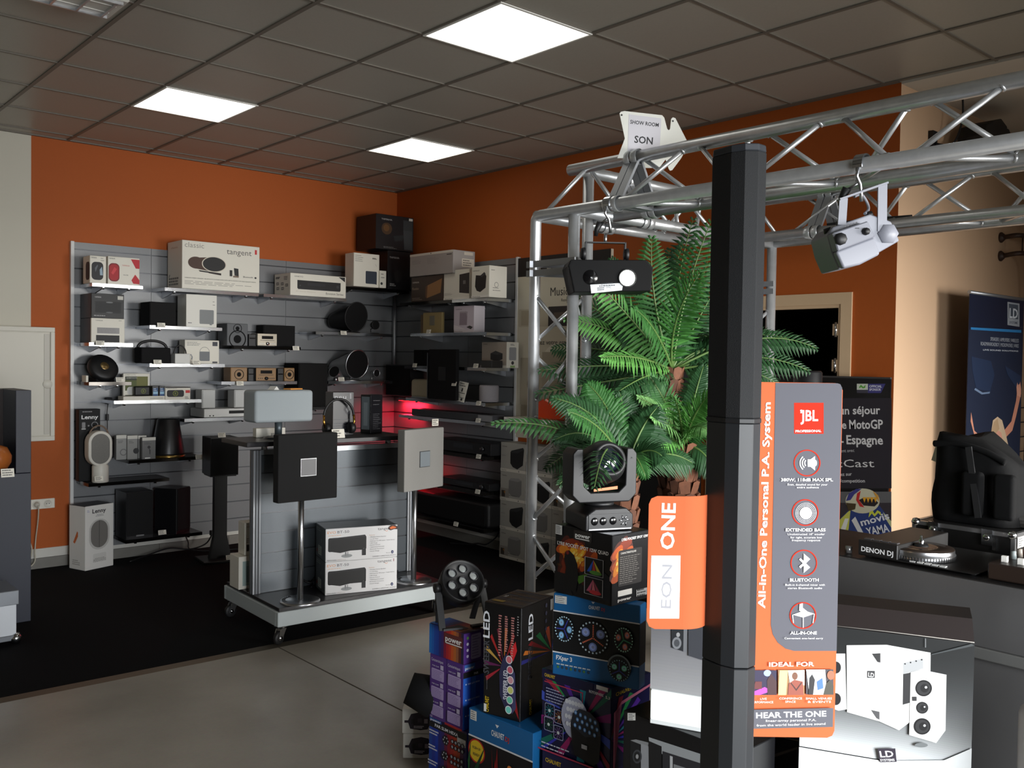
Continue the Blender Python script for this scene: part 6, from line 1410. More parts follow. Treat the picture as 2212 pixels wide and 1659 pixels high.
for i in range(8):
    a = -.9 + i * .3; f.poly([(.0, .4), (min(1, .9 * cos(a)), .4 + .9 * sin(a) * .6), (min(1, .9 * cos(a + .14)), .4 + .9 * sin(a + .14) * .6)], BC[i])
f.rect(0, .86, 1, 1, (24, 24, 62)); f.text('CHAUVET', .1, .89, .06, (226, 190, 40), w=.4, bold=True); f.poly([(.06, 0), (.1, 0), (.1, .7), (.25, .8), (1, .86), (1, .83), (.25, .76), (.06, .7)], (216, 120, 150)); f.done()
g = FG('blue carton showing round LED pars on a black band', 1383, 1308, None, 2.93, 20, 1196, 1396, m=BLUE, z0=ro.zt + .001)
fx = g
f = g.left(); f.rect(0, .28, 1, .78, (12, 14, 18)); f.rect(0, .775, 1, .79, (230, 232, 236)); f.rect(0, .27, 1, .285, (230, 232, 236)); f.rect(.02, .88, .16, .975, (222, 224, 222)); f.lines(.03, .15, .965, .895, 4, .008, (90, 90, 92)); f.text('CHAUVET', .42, .87, .06, (232, 236, 240), w=.13, bold=True); f.poly([(.45, .96), (.49, .96), (.47, .935)], (232, 236, 240)); f.text('DJ', .565, .87, .05, (210, 60, 60), bold=True)
f.text('FXpar 3', .045, .19, .075, (240, 242, 244), w=.19, bold=True)
for i in range(8): f.rect(.05 + .052 * i, .13, .09 + .052 * i, .145, (190, 200, 204)); f.ell(.07 + .052 * i, .1, .016, .018, ((70, 120, 70), (40, 60, 80), (60, 64, 70))[i % 3], n=8)
def parpic(u, v, r, c1, c2, c3, sq=1.0, rot=0):
    f.ell(u, v, r * sq, r, (16, 18, 24))
    for i in range(24):
        a = i * 2 * pi / 24; f.ell(u + f.H / f.W * r * .92 * sq * cos(a), v + r * .92 * sin(a), r * .06, r * .06, c1, n=7); f.l -= .00012
    f.nxt()
    for k in range(3):
        a = pi / 2 + k * 2 * pi / 3 + rot; b = a + pi / 3
        for i in range(7): f.ell(u + f.H / f.W * r * (.08 + .11 * i) * sq * cos(a), v + r * (.08 + .11 * i) * sin(a), r * .05, r * .05, c2, n=7); f.l -= .00012
        for q, cc in ((.27, c3), (.19, [min(255, x + 46) for x in c3]), (.09, (150, 160, 200))): f.ell(u + f.H / f.W * r * .56 * sq * cos(b), v + r * .56 * sin(b), r * q * sq, r * q, cc)
parpic(.48, .53, .2, (206, 226, 236), (226, 120, 90), (120, 140, 200)); parpic(.14, .58, .16, (190, 224, 240), (60, 70, 180), (110, 170, 220), .8, -.5); parpic(.83, .57, .15, (176, 226, 206), (70, 170, 120), (190, 110, 96), .8, .3)
f.ell(.79, .24, .15, .15, (24, 30, 36)); parpic(.79, .2, .13, (150, 190, 200), (80, 80, 190), (110, 190, 170)); f.ring(.79, .24, .13, .15, (120, 130, 136), a0=0, a1=pi); f.done()
f = g.right(); f.rect(0, .28, 1, .78, (12, 14, 18)); f.done()
g = FG('black carton with orange flames and a moving-head lamp picture', 1323, 1157, None, 2.9, 0, 1200, 1402, m=BK, z0=fx.zt + .001)
ly = g
def flames(f, u0, u1, v0, v1, seed):
    rd = random.Random(seed)
    for st, (c, r0, n) in enumerate((((70, 22, 12), .16, 16), ((120, 40, 14), .125, 18), ((176, 74, 18), .095, 20), ((214, 124, 26), .066, 22), ((232, 176, 50), .042, 20), ((240, 214, 110), .024, 14))):
        for i in range(n):
            u = u0 + (u1 - u0) * (.5 + rd.gauss(0, .26 - .03 * st)); v = v0 + (v1 - v0) * (.5 + rd.gauss(0, .24 - .03 * st)); r = r0 * rd.uniform(.6, 1.2)
            u = min(.97 - r, max(.03 + r, u)); v = min(.96 - r, max(.03 + r, v)); f.ell(u, v, r * 1.3, r * .62, c, rd.uniform(.2, 1.1), 14); f.l -= .00011
f = g.left(); flames(f, .04, .7, .35, .82, 3); f.poly([(0, 0), (.35, 0), (.2, .3), (0, .3)], (15, 15, 18)); f.poly([(.4, .3), (.7, .42), (.6, .3), (.45, .2)], (70, 120, 30)); f.poly([(.58, .62), (.99, .4), (.99, .05), (.6, .1)], (26, 30, 44))
f.rrect(.34, .83, .66, .98, .03, (40, 36, 34)); f.text('power', .37, .88, .085, (240, 240, 236), w=.26, bold=True); f.rect(.38, .85, .62, .865, (220, 218, 214)); f.text('LYRE POCKET SPOT 12W QUAD', .05, .71, .07, (226, 222, 216), w=.9, bold=True)
f.poly([(.18, .12), (.22, .4), (.18, .52), (.2, .62), (.27, .66), (.36, .6), (.42, .48), (.44, .3), (.4, .08), (.2, .08)], (12, 12, 14)); f.ell(.24, .62, .03, .03, (120, 30, 24)); f.text('CREE', .05, .4, .04, (90, 60, 20), bold=True)
for v0, cs in ((.38, ((40, 90, 200), (190, 60, 50), (206, 190, 60))), (.1, ((190, 90, 120), (206, 110, 120), (150, 60, 80)))):
    f.rect(.55, v0 - .005, .87, v0 + .245, (200, 200, 204)); f.rect(.56, v0, .86, v0 + .24, (10, 10, 14))
    for i, c in enumerate(cs): f.poly([(.70, v0 + .22), (.59 + .09 * i, v0 + .04), (.66 + .09 * i, v0 + .04)], c)
    f.ell(.74, v0 + .04, .12, .03, (200, 50, 60) if v0 < .2 else (90, 150, 60))
f.rect(.02, .86, .14, 1.0, (214, 214, 210)); f.lines(.03, .13, .98, .88, 6, .01, (80, 80, 84)); f.done()
f = g.right(); flames(f, .05, .45, .3, .85, 8); f.text('LYRE POCKET SPOT 12W', .24, .9, .05, (235, 233, 230), w=.72, bold=True); f.rrect(.16, .26, .8, .77, .03, (28, 24, 24)); f.text('CARACTERISTIQUES', .22, .715, .035, (210, 208, 204), w=.42, bold=True); f.lines(.2, .76, .67, .3, 14, .009, (130, 126, 122), 2); f.rect(.16, .12, .54, .2, (216, 214, 210)); f.text('power', .16, .05, .06, (226, 224, 220), w=.36, bold=True); f.rect(.66, .06, .98, .16, (150, 150, 150)); f.lines(.68, .97, .15, .07, 3, .02, (30, 30, 30)); f.done()
# moving head on it
mz = ly.zt + .001
o = empty('moving_head', 'black moving-head spotlight standing on the flame-printed carton', 'stage light', (ly.c.x - .005, ly.c.y + .01, mz), radians(-22))
MBK = mat((20, 20, 22), .5)
m = MB(); m.prism([(-.085, 0), (.085, 0), (.085, .05), (.06, .072), (-.05, .072), (-.085, .05)], -.085, .085, MBK); m.build('base', o, .006, bseg=2)
m = MB(); m.box((-.075, -.088, .008), (.075, -.084, .055), mat((30, 30, 32), .35)); m.box((-.075, -.0895, .004), (.075, -.0875, .008), STEEL); m.build('socket_panel', o)
for i, x in enumerate((-.055, -.025, .01)): MB().lathe([(0, .002), (.011, .002), (.013, .0)], BLKG, 16, T(x, -.088, .032) @ Matrix.Rotation(pi / 2, 4, 'X')).build('socket', o)
m = MB()
for a in range(6): m.tube([(.05 + .018 * cos(a), -.0895, .032 + .018 * sin(a)), (.05 + .006 * cos(a + .8), -.0895, .032 + .006 * sin(a + .8))], .0016, STEEL, 6)
m.build('fan_grille', o)
m = MB(); m.lathe([(0, .072), (.05, .072), (.05, .085), (0, .085)], MBK, 32)
yo = [(-.115, .11), (-.09, .085), (.09, .085), (.115, .11), (.115, .245), (.1, .262), (.078, .262), (.074, .14), (.05, .118), (-.05, .118), (-.074, .14), (-.078, .262), (-.1, .262), (-.115, .245)]
m.prism(yo[::-1], -.045, .045, MBK); m.build('yoke', o, .005, bseg=2)
Mh = T(0, 0, .205) @ Matrix.Rotation(radians(72), 4, 'X') @ RZ(0)
MB().lathe([(0, -.09), (.045, -.088), (.062, -.06), (.07, -.02), (.07, .05), (.056, .085), (.046, .09), (.042, .08), (.04, .07)], MBK, 40, Mh).build('head', o)
MB().lathe([(0, .084), (.02, .08), (.04, .07)], mat((24, 30, 40), .05, coat=1.0), 28, Mh).build('lens', o)
m = MB(); m.add([(-.04, -.046, .122), (.045, -.046, .128), (.045, -.046, .138), (-.04, -.046, .13)], [(0, 1, 2, 3)], mat((206, 110, 60), .5)); m.build('yoke_label', o)
# black speaker carton in front, grey and white carton on it
g = FG('large glossy black carton picturing grey speakers, in front beside the mushroom lamp cartons', 1600, 1628, None, 2.42, 1.5, 1347, W=.17, m=BK, z0=.0005)
bb = g
f = g.left(); f.prect(1356, 1540, 1373, 1556, (214, 214, 210)); f.plines(1358, 1543, 1371, 1554, 4, 1.6, (90, 90, 92))
f.ppoly([(1362, 1599), (1385, 1606), (1400, 1614), (1400, 1659), (1362, 1659)], (24, 24, 26)); f.ppoly([(1400, 1614), (1362, 1599), (1374, 1597), (1402, 1604)], (128, 130, 132)); f.ppoly([(1385, 1606), (1402, 1612), (1402, 1700), (1385, 1700)], (140, 142, 146))
f.pell(1377, 1634, 10, 15, (60, 62, 66)); f.pell(1377, 1634, 7, 11, (30, 30, 32)); f.pell(1377, 1634, 3, 5, (150, 150, 152))
f.ppoly([(1402, 1592), (1550, 1640), (1550, 1660), (1450, 1640), (1404, 1612)], (146, 150, 152)); f.ppoly([(1402, 1600), (1430, 1612), (1430, 1700), (1404, 1700)], (22, 22, 24)); f.ppoly([(1432, 1622), (1550, 1660), (1550, 1750), (1432, 1750)], (40, 40, 44)); f.ppoly([(1448, 1632), (1454, 1634), (1454, 1700), (1448, 1700)], (176, 178, 180)); f.ppoly([(1456, 1650), (1500, 1664), (1500, 1700), (1456, 1700)], (120, 122, 124)); f.done()
g = FG('carton with grey picture of speakers and a white lower band, on the black one', 1560, 1225, None, 2.52, 24, 1410, W=.2, m=mat((204, 208, 208), .5), z0=bb.zt + .001, sides={3: mat((150, 120, 84), .7), 2: mat((150, 120, 84), .7)})
f = g.left()
v1 = f.uv(1470, 1497)[1]
for i in range(40): f.rect(0, v1 + (1 - v1) * i / 40, 1, v1 + (1 - v1) * (i + 1) / 40, [int(150 - 2.4 * i)] * 2 + [int(152 - 2.3 * i)])
f.rrect(-.0 + .02, .0 + .03, .98, v1, .012, (232, 236, 236))
f.ppoly([(1451, 1350), (1486, 1350), (1484, 1408), (1452, 1398)], (36, 38, 42)); f.pell(1463, 1388, 10, 13, (120, 122, 126)); f.pell(1463, 1388, 6, 8, (70, 72, 76)); f.pell(1466, 1370, 4, 5, (150, 150, 152)); f.ppoly([(1478, 1350), (1486, 1350), (1484, 1408), (1477, 1406)], (110, 112, 116)); f.ppoly([(1488, 1350), (1520, 1350), (1520, 1425), (1488, 1415)], (60, 62, 68)); f.done()
# black carton behind the column foot
g = FG('dark creased carton low between the tall column and the large speaker carton', 1726, 1600, None, 2.80, 20, 1590, W=.2, m=mat((20, 18, 20), .3), z0=.0005)
f = g.left(); f.ppoly([(1634, 1641), (1726, 1612), (1726, 1617), (1640, 1647)], (70, 64, 60)); f.ppoly([(1620, 1640), (1632, 1640), (1640, 1659), (1622, 1659)], (52, 46, 44)); f.done()
# large speaker-set carton at the right
g = FG('tall black and white carton picturing a white subwoofer and two white speakers', 2105, 1388, None, 2.36, 26, 1733, W=.34, m=mat((24, 25, 27), .35), z0=.0005, sides={1: mat((30, 24, 24), .5), 3: mat((30, 27, 25), .5)})
ld = g
f = g.left()
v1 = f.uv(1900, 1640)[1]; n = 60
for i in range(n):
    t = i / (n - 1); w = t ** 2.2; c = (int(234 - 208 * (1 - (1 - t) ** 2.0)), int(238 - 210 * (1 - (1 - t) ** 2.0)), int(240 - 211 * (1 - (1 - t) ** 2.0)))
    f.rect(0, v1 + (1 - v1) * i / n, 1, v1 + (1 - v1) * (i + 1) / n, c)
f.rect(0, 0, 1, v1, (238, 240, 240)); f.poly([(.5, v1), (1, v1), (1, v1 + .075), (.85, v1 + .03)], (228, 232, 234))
W0 = mat((238, 238, 236), .5)
f.ppoly([(1790, 1410), (1826, 1410), (1829, 1530), (1812, 1533), (1790, 1526)], W0)
for y in (1440, 1508): f.pell(1806, y, 11, 13, (40, 40, 42))
f.ppoly([(1829, 1392), (1915, 1391), (2010, 1408), (2009, 1510), (1962, 1560), (1942, 1575), (1900, 1556), (1830, 1536)], W0); f.ppoly([(1951, 1430), (1994, 1420), (1994, 1442), (1951, 1454)], (176, 178, 180)); f.ppoly([(1951, 1454), (1970, 1450), (1968, 1515), (1950, 1520)], (56, 56, 58))
for i in range(4): f.pell(1955 + 12 * i, 1432 - 3 * i, 1.6, 1.6, (40, 40, 42))
f.ppoly([(1884, 1410), (1902, 1409), (1902, 1429), (1896, 1428)], (60, 60, 62)); f.ppoly([(1882, 1531), (1900, 1535), (1900, 1552), (1894, 1549)], (90, 90, 92)); f.prect(1874, 1447, 1890, 1462, (70, 70, 72)); f.ptext('LD', 1875.5, 1459, 1888, 1461, 9, (235, 235, 235), True)
f.ppoly([(1967, 1450), (1990, 1444), (2044, 1455), (2042, 1575), (2022, 1602), (1964, 1585)], W0); f.ppoly([(1967, 1450), (1990, 1444), (2044, 1455), (2040, 1460), (1990, 1452)], (214, 216, 218))
for x, y, r in ((1995, 1484, 18), (1992, 1526, 13), (1992, 1566, 18)): f.pell(x, y, r, r * .98, (30, 30, 32)); f.pell(x, y, r * .82, r * .8, (56, 56, 58)); f.pell(x + 2, y, r * .5, r * .5, (34, 34, 36)); f.pell(x + 5, y - 2, r * .16, r * .16, (190, 190, 192))
f.prect(1971, 1502, 1980, 1511, (60, 60, 62)); f.pell(1990, 1606, 14, 5, (120, 124, 126))
f.ppoly([(1896, 1614), (1934, 1613), (1937, 1642), (1901, 1643)], (56, 50, 62)); f.ppoly([(1899, 1617), (1932, 1616), (1933, 1632), (1902, 1633)], (52, 46, 58)); f.ptext('LD', 1902, 1632, 1931, 1631, 13, (238, 238, 240), True); f.ptext('SYSTEMS', 1902, 1641, 1933, 1640, 5, (238, 238, 240), True)
f.ppoly([(1998, 1376), (2000, 1377), (2000, 1396), (1998, 1396)], (120, 122, 124)); f.ppoly([(2098, 1388), (2104, 1392), (2012, 1412), (2012, 1410)], (66, 70, 72)); f.done()
m = MB()
for a in (0, 1):
    y0 = ld.D / 2; 
m.add([(-ld.W / 2, y0, ld.H), (-ld.W / 2, -y0, ld.H), (-ld.W / 2 + .035, -y0 + .004, ld.H + .052), (-ld.W / 2 + .035, y0 - .004, ld.H + .052)], [(0, 1, 2, 3)], mat((34, 26, 25), .5))
m.add([(-ld.W / 2 + .035, -y0 + .004, ld.H + .052), (-ld.W / 2 + .12, -y0 + .004, ld.H + .06), (-ld.W / 2 + .12, y0 - .004, ld.H + .06), (-ld.W / 2 + .035, y0 - .004, ld.H + .052)], [(0, 1, 2, 3)], mat((24, 21, 21), .5))
m.add([(-ld.W / 2, -y0, ld.H), (-ld.W / 2 + .12, -y0 + .004, ld.H), (-ld.W / 2 + .12, -y0 + .004, ld.H + .06), (-ld.W / 2 + .035, -y0 + .004, ld.H + .052)], [(0, 1, 2, 3)], mat((24, 21, 21), .5))
m.add([(-ld.W / 2 + .12, -y0, ld.H), (-ld.W / 2 + .12, y0, ld.H), (-ld.W / 2 + .12, y0, ld.H + .06), (-ld.W / 2 + .12, -y0, ld.H + .06)], [(0, 1, 2, 3)], mat((24, 21, 21), .5))
m.tube([(-ld.W / 2, y0, ld.H), (-ld.W / 2, 0, ld.H + .002), (-ld.W / 2, -y0, ld.H)], .0012, mat((150, 146, 140), .8), 5)
m.build('folded_flap', ld.o)
# white speaker at the right edge
p = dep(2296, 1600, 2.2)
o = empty('white_speaker', 'white rounded speaker cut by the lower right corner of the picture', 'speaker', (p.x + .06, p.y - .05, .0005), -YAW)
MB().box((-.13, -.12, 0), (.13, .12, .815), mat((232, 234, 238), .4)).build('cabinet', o, .03, bseg=4)
MB().box((-.11, -.123, .1), (.11, -.119, .72), mat((90, 84, 78), .6)).build('grille', o, .004)
# ---------------------------------------------------------------- tall column loudspeaker with its card sign
CP = dep(1584, 1100, 1.78)
RZC = -YAW
o = empty('column_loudspeaker', 'tall black faceted column loudspeaker in front, rising past the truss', 'loudspeaker', (CP.x, CP.y, 0), RZC)
prof = [(-.047, .034), (-.021, -.012), (.001, -.030), (.027, -.030), (.046, -.012), (.046, .05), (.02, .074), (-.03, .074)]
def col(z0, z1, m, name, k=1.0, kt=1.0, bev=.0015):
    b = MB(); n = len(prof)
    b.add([(x * k, y * k, z0) for x, y in prof] + [(x * kt, y * kt, z1) for x, y in prof], [tuple(range(n - 1, -1, -1)), tuple(range(n, 2 * n))] + [(i, (i + 1) % n, n + (i + 1) % n, n + i) for i in range(n)], m)
    return b.build(name, o, bev)
zt, zj, zk = dep(1605, 313, 1.75).z, dep(1590, 908, 1.75).z, dep(1575, 1448, 1.75).z
GRL = mat((26, 27, 29), .75, noise=.35, nscale=700, bump=.5); SMO = mat((40, 42, 45), .42)
col(zj + .004, zt - .014, GRL, 'array_grille'); col(zt - .014, zt, mat((54, 57, 62), .4), 'top_cap', 1.0, .97, .002); col(zj - .006, zj + .004, mat((30, 31, 33), .5), 'joint_ring', 1.03, 1.03)
col(zk + .001, zj - .006, SMO, 'spacer_tube'); col(.60, zk - .001, SMO, 'spacer_tube')
b = MB(); b.prism([(-.16, 0), (.16, 0), (.16, .52), (.12, .6), (-.12, .6), (-.16, .52)], -.07, .28, mat((24, 24, 26), .5)); b.build('bass_cabinet', o, .012, bseg=2)
MB().box((-.14, -.076, .06), (.14, -.069, .46), BLKM).build('bass_grille', o, .004)
# card sign: grey and orange card on the right, curved orange tab on the left
sg = empty('card_sign', 'orange and grey card sign wrapped behind the column loudspeaker', 'sign', (CP.x, CP.y, 1.0), RZC)
ORG = mat((198, 98, 60), .75, spec=.15)
pa, pb_, pc_, pd_ = [local_of(sg, *q, off=-.02) for q in ((1636, 826), (1820, 827), (1803, 1591), (1618, 1594))]
def lp(px, py): return local_of(sg, px, py, -.02)
x0, x1, z0, z1 = (pa.x + pd_.x) / 2, (pb_.x + pc_.x) / 2, (pc_.z + pd_.z) / 2, (pa.z + pb_.z) / 2
b = MB(); r = .014; pts = [(x0 - .03, z1), (x1 - r, z1), (x1 - .3 * r, z1 - .3 * r), (x1, z1 - r), (x1, z0 + r), (x1 - .3 * r, z0 + .3 * r), (x1 - r, z0), (x0 - .03, z0)]
b.prism(pts, .02, .023, ORG); card = b.build('card', sg)
f = Face(sg, 'card_print', (x0, .02, z0), (1, 0, 0), (0, 0, 1), x1 - x0, z1 - z0)
GRY = mat((94, 94, 101), .75, spec=.15); WHT = mat((240, 238, 236), .5); ORR = mat((186, 44, 24), .75, spec=.15)
uo = f.uv(1674, 830)[0]; vb = f.uv(1760, 1406)[1]; k = f.H / f.W
f.ppoly([(1675, 827), (1809, 828), (1815, 830), (1819, 838), (1807, 1406), (1715, 1406), (1697, 1401), (1680, 1388), (1669, 1370), (1665, 1350)], GRY)
f.prect(1715, 870, 1779, 937, ORR); f.ptext('JBL', 1729, 909, 1767, 909, 23, WHT, True); f.ptext('PROFESSIONAL', 1718, 934, 1774, 933, 5, WHT, True); f.ptext('!', 1728, 892, 1733, 892, 7, WHT, True)
f.ptext('All-in-One Personal P.A. System', 1652, 1314, 1664, 869, 15, WHT, True)
for cx, cy in ((1743, 1000), (1739, 1107), (1736, 1216), (1734, 1329)): f.pring(cx, cy, 26.5, 29, ORR)
# sound waves and loudspeaker
f.ppoly([(1744, 992), (1750, 992), (1760, 985), (1760, 1016), (1750, 1008), (1744, 1008)], WHT)
for r_ in (8, 13, 18): f.pring(1745, 1000, r_ - 1.6, r_ + .8, WHT, 16, pi * .72, pi * 1.28)
f.pell(1760, 1000, 4, 7, WHT)
f.pell(1740, 1108, 13.5, 13.5, WHT)
for r_ in (16, 19, 22): f.pring(1740, 1108, r_ - .35, r_ + .35, WHT)
f.ppoly([(1735, 1195), (1749, 1207), (1740, 1216), (1749, 1225), (1735, 1237), (1735, 1221), (1728, 1227), (1725, 1223), (1733, 1216), (1725, 1208), (1728, 1205), (1735, 1211)], WHT)
f.ppoly([(1711, 1327), (1736, 1318), (1758, 1325), (1734, 1333)], WHT); f.ppoly([(1726, 1304), (1733, 1302), (1733, 1312), (1743, 1320), (1734, 1323), (1725, 1318)], WHT)
for a, b2 in (((1711, 1327), (1713, 1345)), ((1734, 1333), (1734, 1355)), ((1758, 1325), (1755, 1345))): f.ppoly([(a[0] - .8, a[1]), (a[0] + .8, a[1]), (b2[0] + .8, b2[1]), (b2[0] - .8, b2[1])], WHT)
for t, xa, xb, y, h in (('380W, 118dB MAX SPL', 1686, 1798, 1039, 6.5), ('EXTENDED BASS', 1696, 1782, 1147, 6.5), ('BLUETOOTH', 1705, 1767, 1255, 6.5), ('ALL-IN-ONE', 1706, 1763, 1369, 6.5)): f.ptext(t, xa, y, xb, y, h, WHT, True)
for t, xa, xb, y in (('Even, detailed sound for your', 1700, 1786, 1048), ('entire audience', 1720, 1767, 1054), ('Unobstructed 10" woofer', 1700, 1780, 1155), ('for tight, accurate low', 1706, 1774, 1162), ('frequency response', 1709, 1770, 1168), ('Built-in 6-channel mixer with', 1695, 1780, 1264), ('stereo Bluetooth audio', 1700, 1774, 1271), ('Convenient one-hand carry', 1693, 1776, 1379)): f.ptext(t, xa, y, xb, y, 4, WHT)
f.ptext('IDEAL FOR', 1660, 1438, 1757, 1437, 9, WHT, True)
PH = (((1621, 1446, 1676, 1499), (34, 26, 60)), ((1679, 1445, 1736, 1499), (150, 110, 70)), ((1739, 1444, 1798, 1498), (60, 54, 60)))
for q, c in PH: f.prect(*q, c)
f.pell(1656, 1452, 8, 7, (150, 170, 230)); f.ppoly([(1621, 1499), (1621, 1494), (1650, 1482), (1666, 1490), (1640, 1499)], (200, 70, 190)); f.ppoly([(1656, 1499), (1655, 1468), (1664, 1452), (1676, 1470), (1676, 1499)], (60, 30, 36)); f.ppoly([(1630, 1470), (1644, 1470), (1644, 1486), (1626, 1486)], (96, 40, 40))
f.ppoly([(1679, 1499), (1682, 1446), (1700, 1446), (1696, 1499)], (222, 196, 130)); f.ppoly([(1700, 1446), (1736, 1445), (1736, 1478), (1704, 1474)], (226, 210, 190)); f.ppoly([(1700, 1499), (1702, 1474), (1714, 1466), (1732, 1470), (1734, 1499)], (140, 70, 54)); f.pell(1715, 1458, 6, 8, (110, 70, 50)); f.ppoly([(1706, 1474), (1718, 1490), (1730, 1473), (1729, 1471), (1718, 1486), (1707, 1472)], (60, 30, 28))
f.ppoly([(1739, 1444), (1780, 1444), (1784, 1498), (1746, 1498)], (210, 214, 214)); f.ppoly([(1744, 1498), (1746, 1462), (1752, 1454), (1758, 1466), (1754, 1498)], (30, 28, 32)); f.ppoly([(1776, 1498), (1782, 1474), (1790, 1466), (1798, 1478), (1798, 1498)], (60, 58, 48)); f.pell(1792, 1456, 8, 10, (150, 96, 70)); f.ppoly([(1762, 1470), (1774, 1462), (1776, 1484), (1764, 1488)], (70, 110, 190))
for t, xa, xb, y in (('LIVE', 1640, 1654, 1509), ('PERFORMANCE', 1622, 1668, 1516), ('CONFERENCE', 1681, 1730, 1508), ('SPACE', 1694, 1716, 1515), ('SMALL VENUES', 1738, 1794, 1508), ('& EVENTS', 1742, 1792, 1515)): f.ptext(t, xa, y, xb, y, 4.5, WHT)
f.ppoly([(1619, 1530), (1797, 1526), (1796, 1567), (1618, 1571)], GRY); f.ptext('HEAR THE ONE', 1631, 1548, 1782, 1544, 12, WHT, True); f.ptext('linear-array personal P.A.', 1652, 1556, 1760, 1554, 5, WHT); f.ptext('from the world leader in live sound', 1632, 1566, 1780, 1562, 5, WHT)
f.done()
ta, tb, tc = lp(1397, 1068), lp(1480, 1068), lp(1397, 1352)
lz1, lz0 = ta.z, tc.z; lx0 = (lp(1400, 1068).x + lp(1392, 1352).x) / 2; lx1 = lp(1474, 1200).x
b = MB(); r = .016
yT = .0
pts = [(lx1, lz1), (lx1, lz0), (lx0 + r, lz0), (lx0 + .3 * r, lz0 + .3 * r), (lx0, lz0 + r), (lx0, lz1 - r), (lx0 + .3 * r, lz1 - .3 * r), (lx0 + r, lz1)]
b.prism(pts[::-1], .0, .003, ORG)
cv = []; n = 12; R_ = .055
for i in range(n + 1):
    a = i / n * radians(62); cv.append((lx1 + R_ * sin(a), R_ * (1 - cos(a)) + .0))
for off, fl in ((0, False), (.003, True)):
    vs = []
    for x, y in cv: vs += [(x, y + off, lz0), (x, y + off, lz1)]
    b.add(vs, [(2 * i, 2 * i + 2, 2 * i + 3, 2 * i + 1) if not fl else (2 * i, 2 * i + 1, 2 * i + 3, 2 * i + 2) for i in range(n)], ORG, True)
b.build('curved_tab', sg)
f = Face(sg, 'tab_print', (lx0, .0, lz0), (1, 0, 0), (0, 0, 1), lx1 - lx0, lz1 - lz0)
f.ppoly([(1407, 1200), (1470, 1200), (1467, 1336), (1403, 1336)], mat((240, 238, 236), .5)); f.ptext('ONE', 1455, 1187, 1459, 1087, 29, WHT, True); f.ptext('EON', 1449, 1314, 1452, 1220, 22, (150, 150, 156)); f.done()

# ---------------------------------------------------------------- mixing table under the near beam
TX = 2.91; TYA, TYB = 1.93, -.6; TH = 1.0
o = empty('dj_booth', 'grey metal-fronted mixing booth under the truss', 'booth', (TX, (TYA + TYB) / 2, 0), -pi / 2)
L = TYA - TYB
FR = mat((104, 103, 103), .36, .5, noise=.12, nscale=3.0)
b = MB(); b.box((-L / 2, 0, .04), (L / 2, .012, .78), FR); b.box((-L / 2, -.012, .80), (L / 2, .004, TH - .004), FR); b.box((-L / 2, -.02, .765), (L / 2, .008, .80), mat((134, 134, 132), .32, .6)); b.build('front_panel', o, .003)
b = MB(); b.box((-L / 2, .004, TH - .03), (L / 2, .47, TH - .002), mat((30, 29, 29), .4)); b.box((-L / 2, .012, .04), (-L / 2 + .02, .47, TH - .03), BLKM); b.box((L / 2 - .02, .012, .04), (L / 2, .47, TH - .03), BLKM); b.build('table_top', o)
for x in (-L / 2 + .1, 0, L / 2 - .1): MB().box((x - .03, .05, 0), (x + .03, .11, .04), BLK).build('foot', o)
# media player with jog wheel
yA, yB = onX(1852, 1200, 2.93).y, 1.16
o = empty('media_player', 'black deck player with silver-rimmed jog wheel on the booth', 'deck', (2.935 + .18, (yA + yB) / 2, TH + .0005), -pi / 2)
W = yA - yB
b = MB(); b.box((-W / 2, -.18, .006), (W / 2, .2, .0095), mat((24, 23, 23), .4)); b.box((-W / 2, -.18, .0095), (-W / 2 + .135, .2, .058), mat((26, 25, 25), .45)); b.build('body', o, .004)
f = Face(o, 'lettering_print', (-W / 2, -.18, .006), (1, 0, 0), (0, 0, 1), .135, .054); f.text('DENON DJ', .08, .26, .42, (226, 226, 226), w=.82, bold=True); f.done()
pc = onZ(1990, 1180, TH + .0455); M = Matrix.LocRotScale(o.location, o.rotation_euler, None).inverted(); q = M @ pc
Jx, Jy = q.x, q.y
b = MB(); b.lathe([(0, .034), (.104, .034), (.106, .036), (.106, .05), (.103, .052), (.102, .066)], STEEL, 64, T(Jx, Jy, -.024))
for i in range(72):
    a = i * 2 * pi / 72; b.box((.1055, -.0018, .037), (.1068, .0018, .049), BLK, T(Jx, Jy, -.024) @ RZ(a))
jw = b.build('jog_wheel', o)
MB().lathe([(.102, .066), (.1, .069), (.05, .0695), (.048, .069)], mat((46, 38, 33), .22), 64, T(Jx, Jy, -.024)).build('record', jw)
MB().lathe([(.048, .0695), (.022, .0698), (0, .0698)], mat((96, 74, 60), .4), 40, T(Jx, Jy, -.024)).build('record_label', jw)
b = MB(); b.lathe([(0, .078), (.02, .078), (.024, .07)], BLK, 20, T(Jx, Jy, -.024)); b.lathe([(.008, .078), (.009, .088), (.005, .092), (.004, .105), (0, .106)], CHROME, 16, T(Jx, Jy, -.024)); b.build('spindle', jw)
for i in range(5): MB().box((-W / 2 + .17 + i * .024, -.168, .0095), (-W / 2 + .188 + i * .024, -.152, .0135), mat((190, 190, 188), .5)).build('button', o)
for i in range(4): MB().box((-W / 2 + .012 + i * .03, -.165, .058), (-W / 2 + .036 + i * .03, -.145, .061), mat((60, 60, 62), .5)).build('button', o)
b = MB(); b.lathe([(0, 0), (.011, 0), (.012, .022), (0, .024)], mat((150, 150, 150), .3, .7), 16, T(-W / 2 - .05, -.15, 0)); b.build('selector_knob', o)
b = MB()
for x in (-W / 2 + .02, W / 2 - .02):
    for y in (-.15, .17): b.lathe([(0, 0), (.01, 0), (.01, .007), (0, .007)], BLK, 10, T(x, y, 0))
b.build('feet', o)
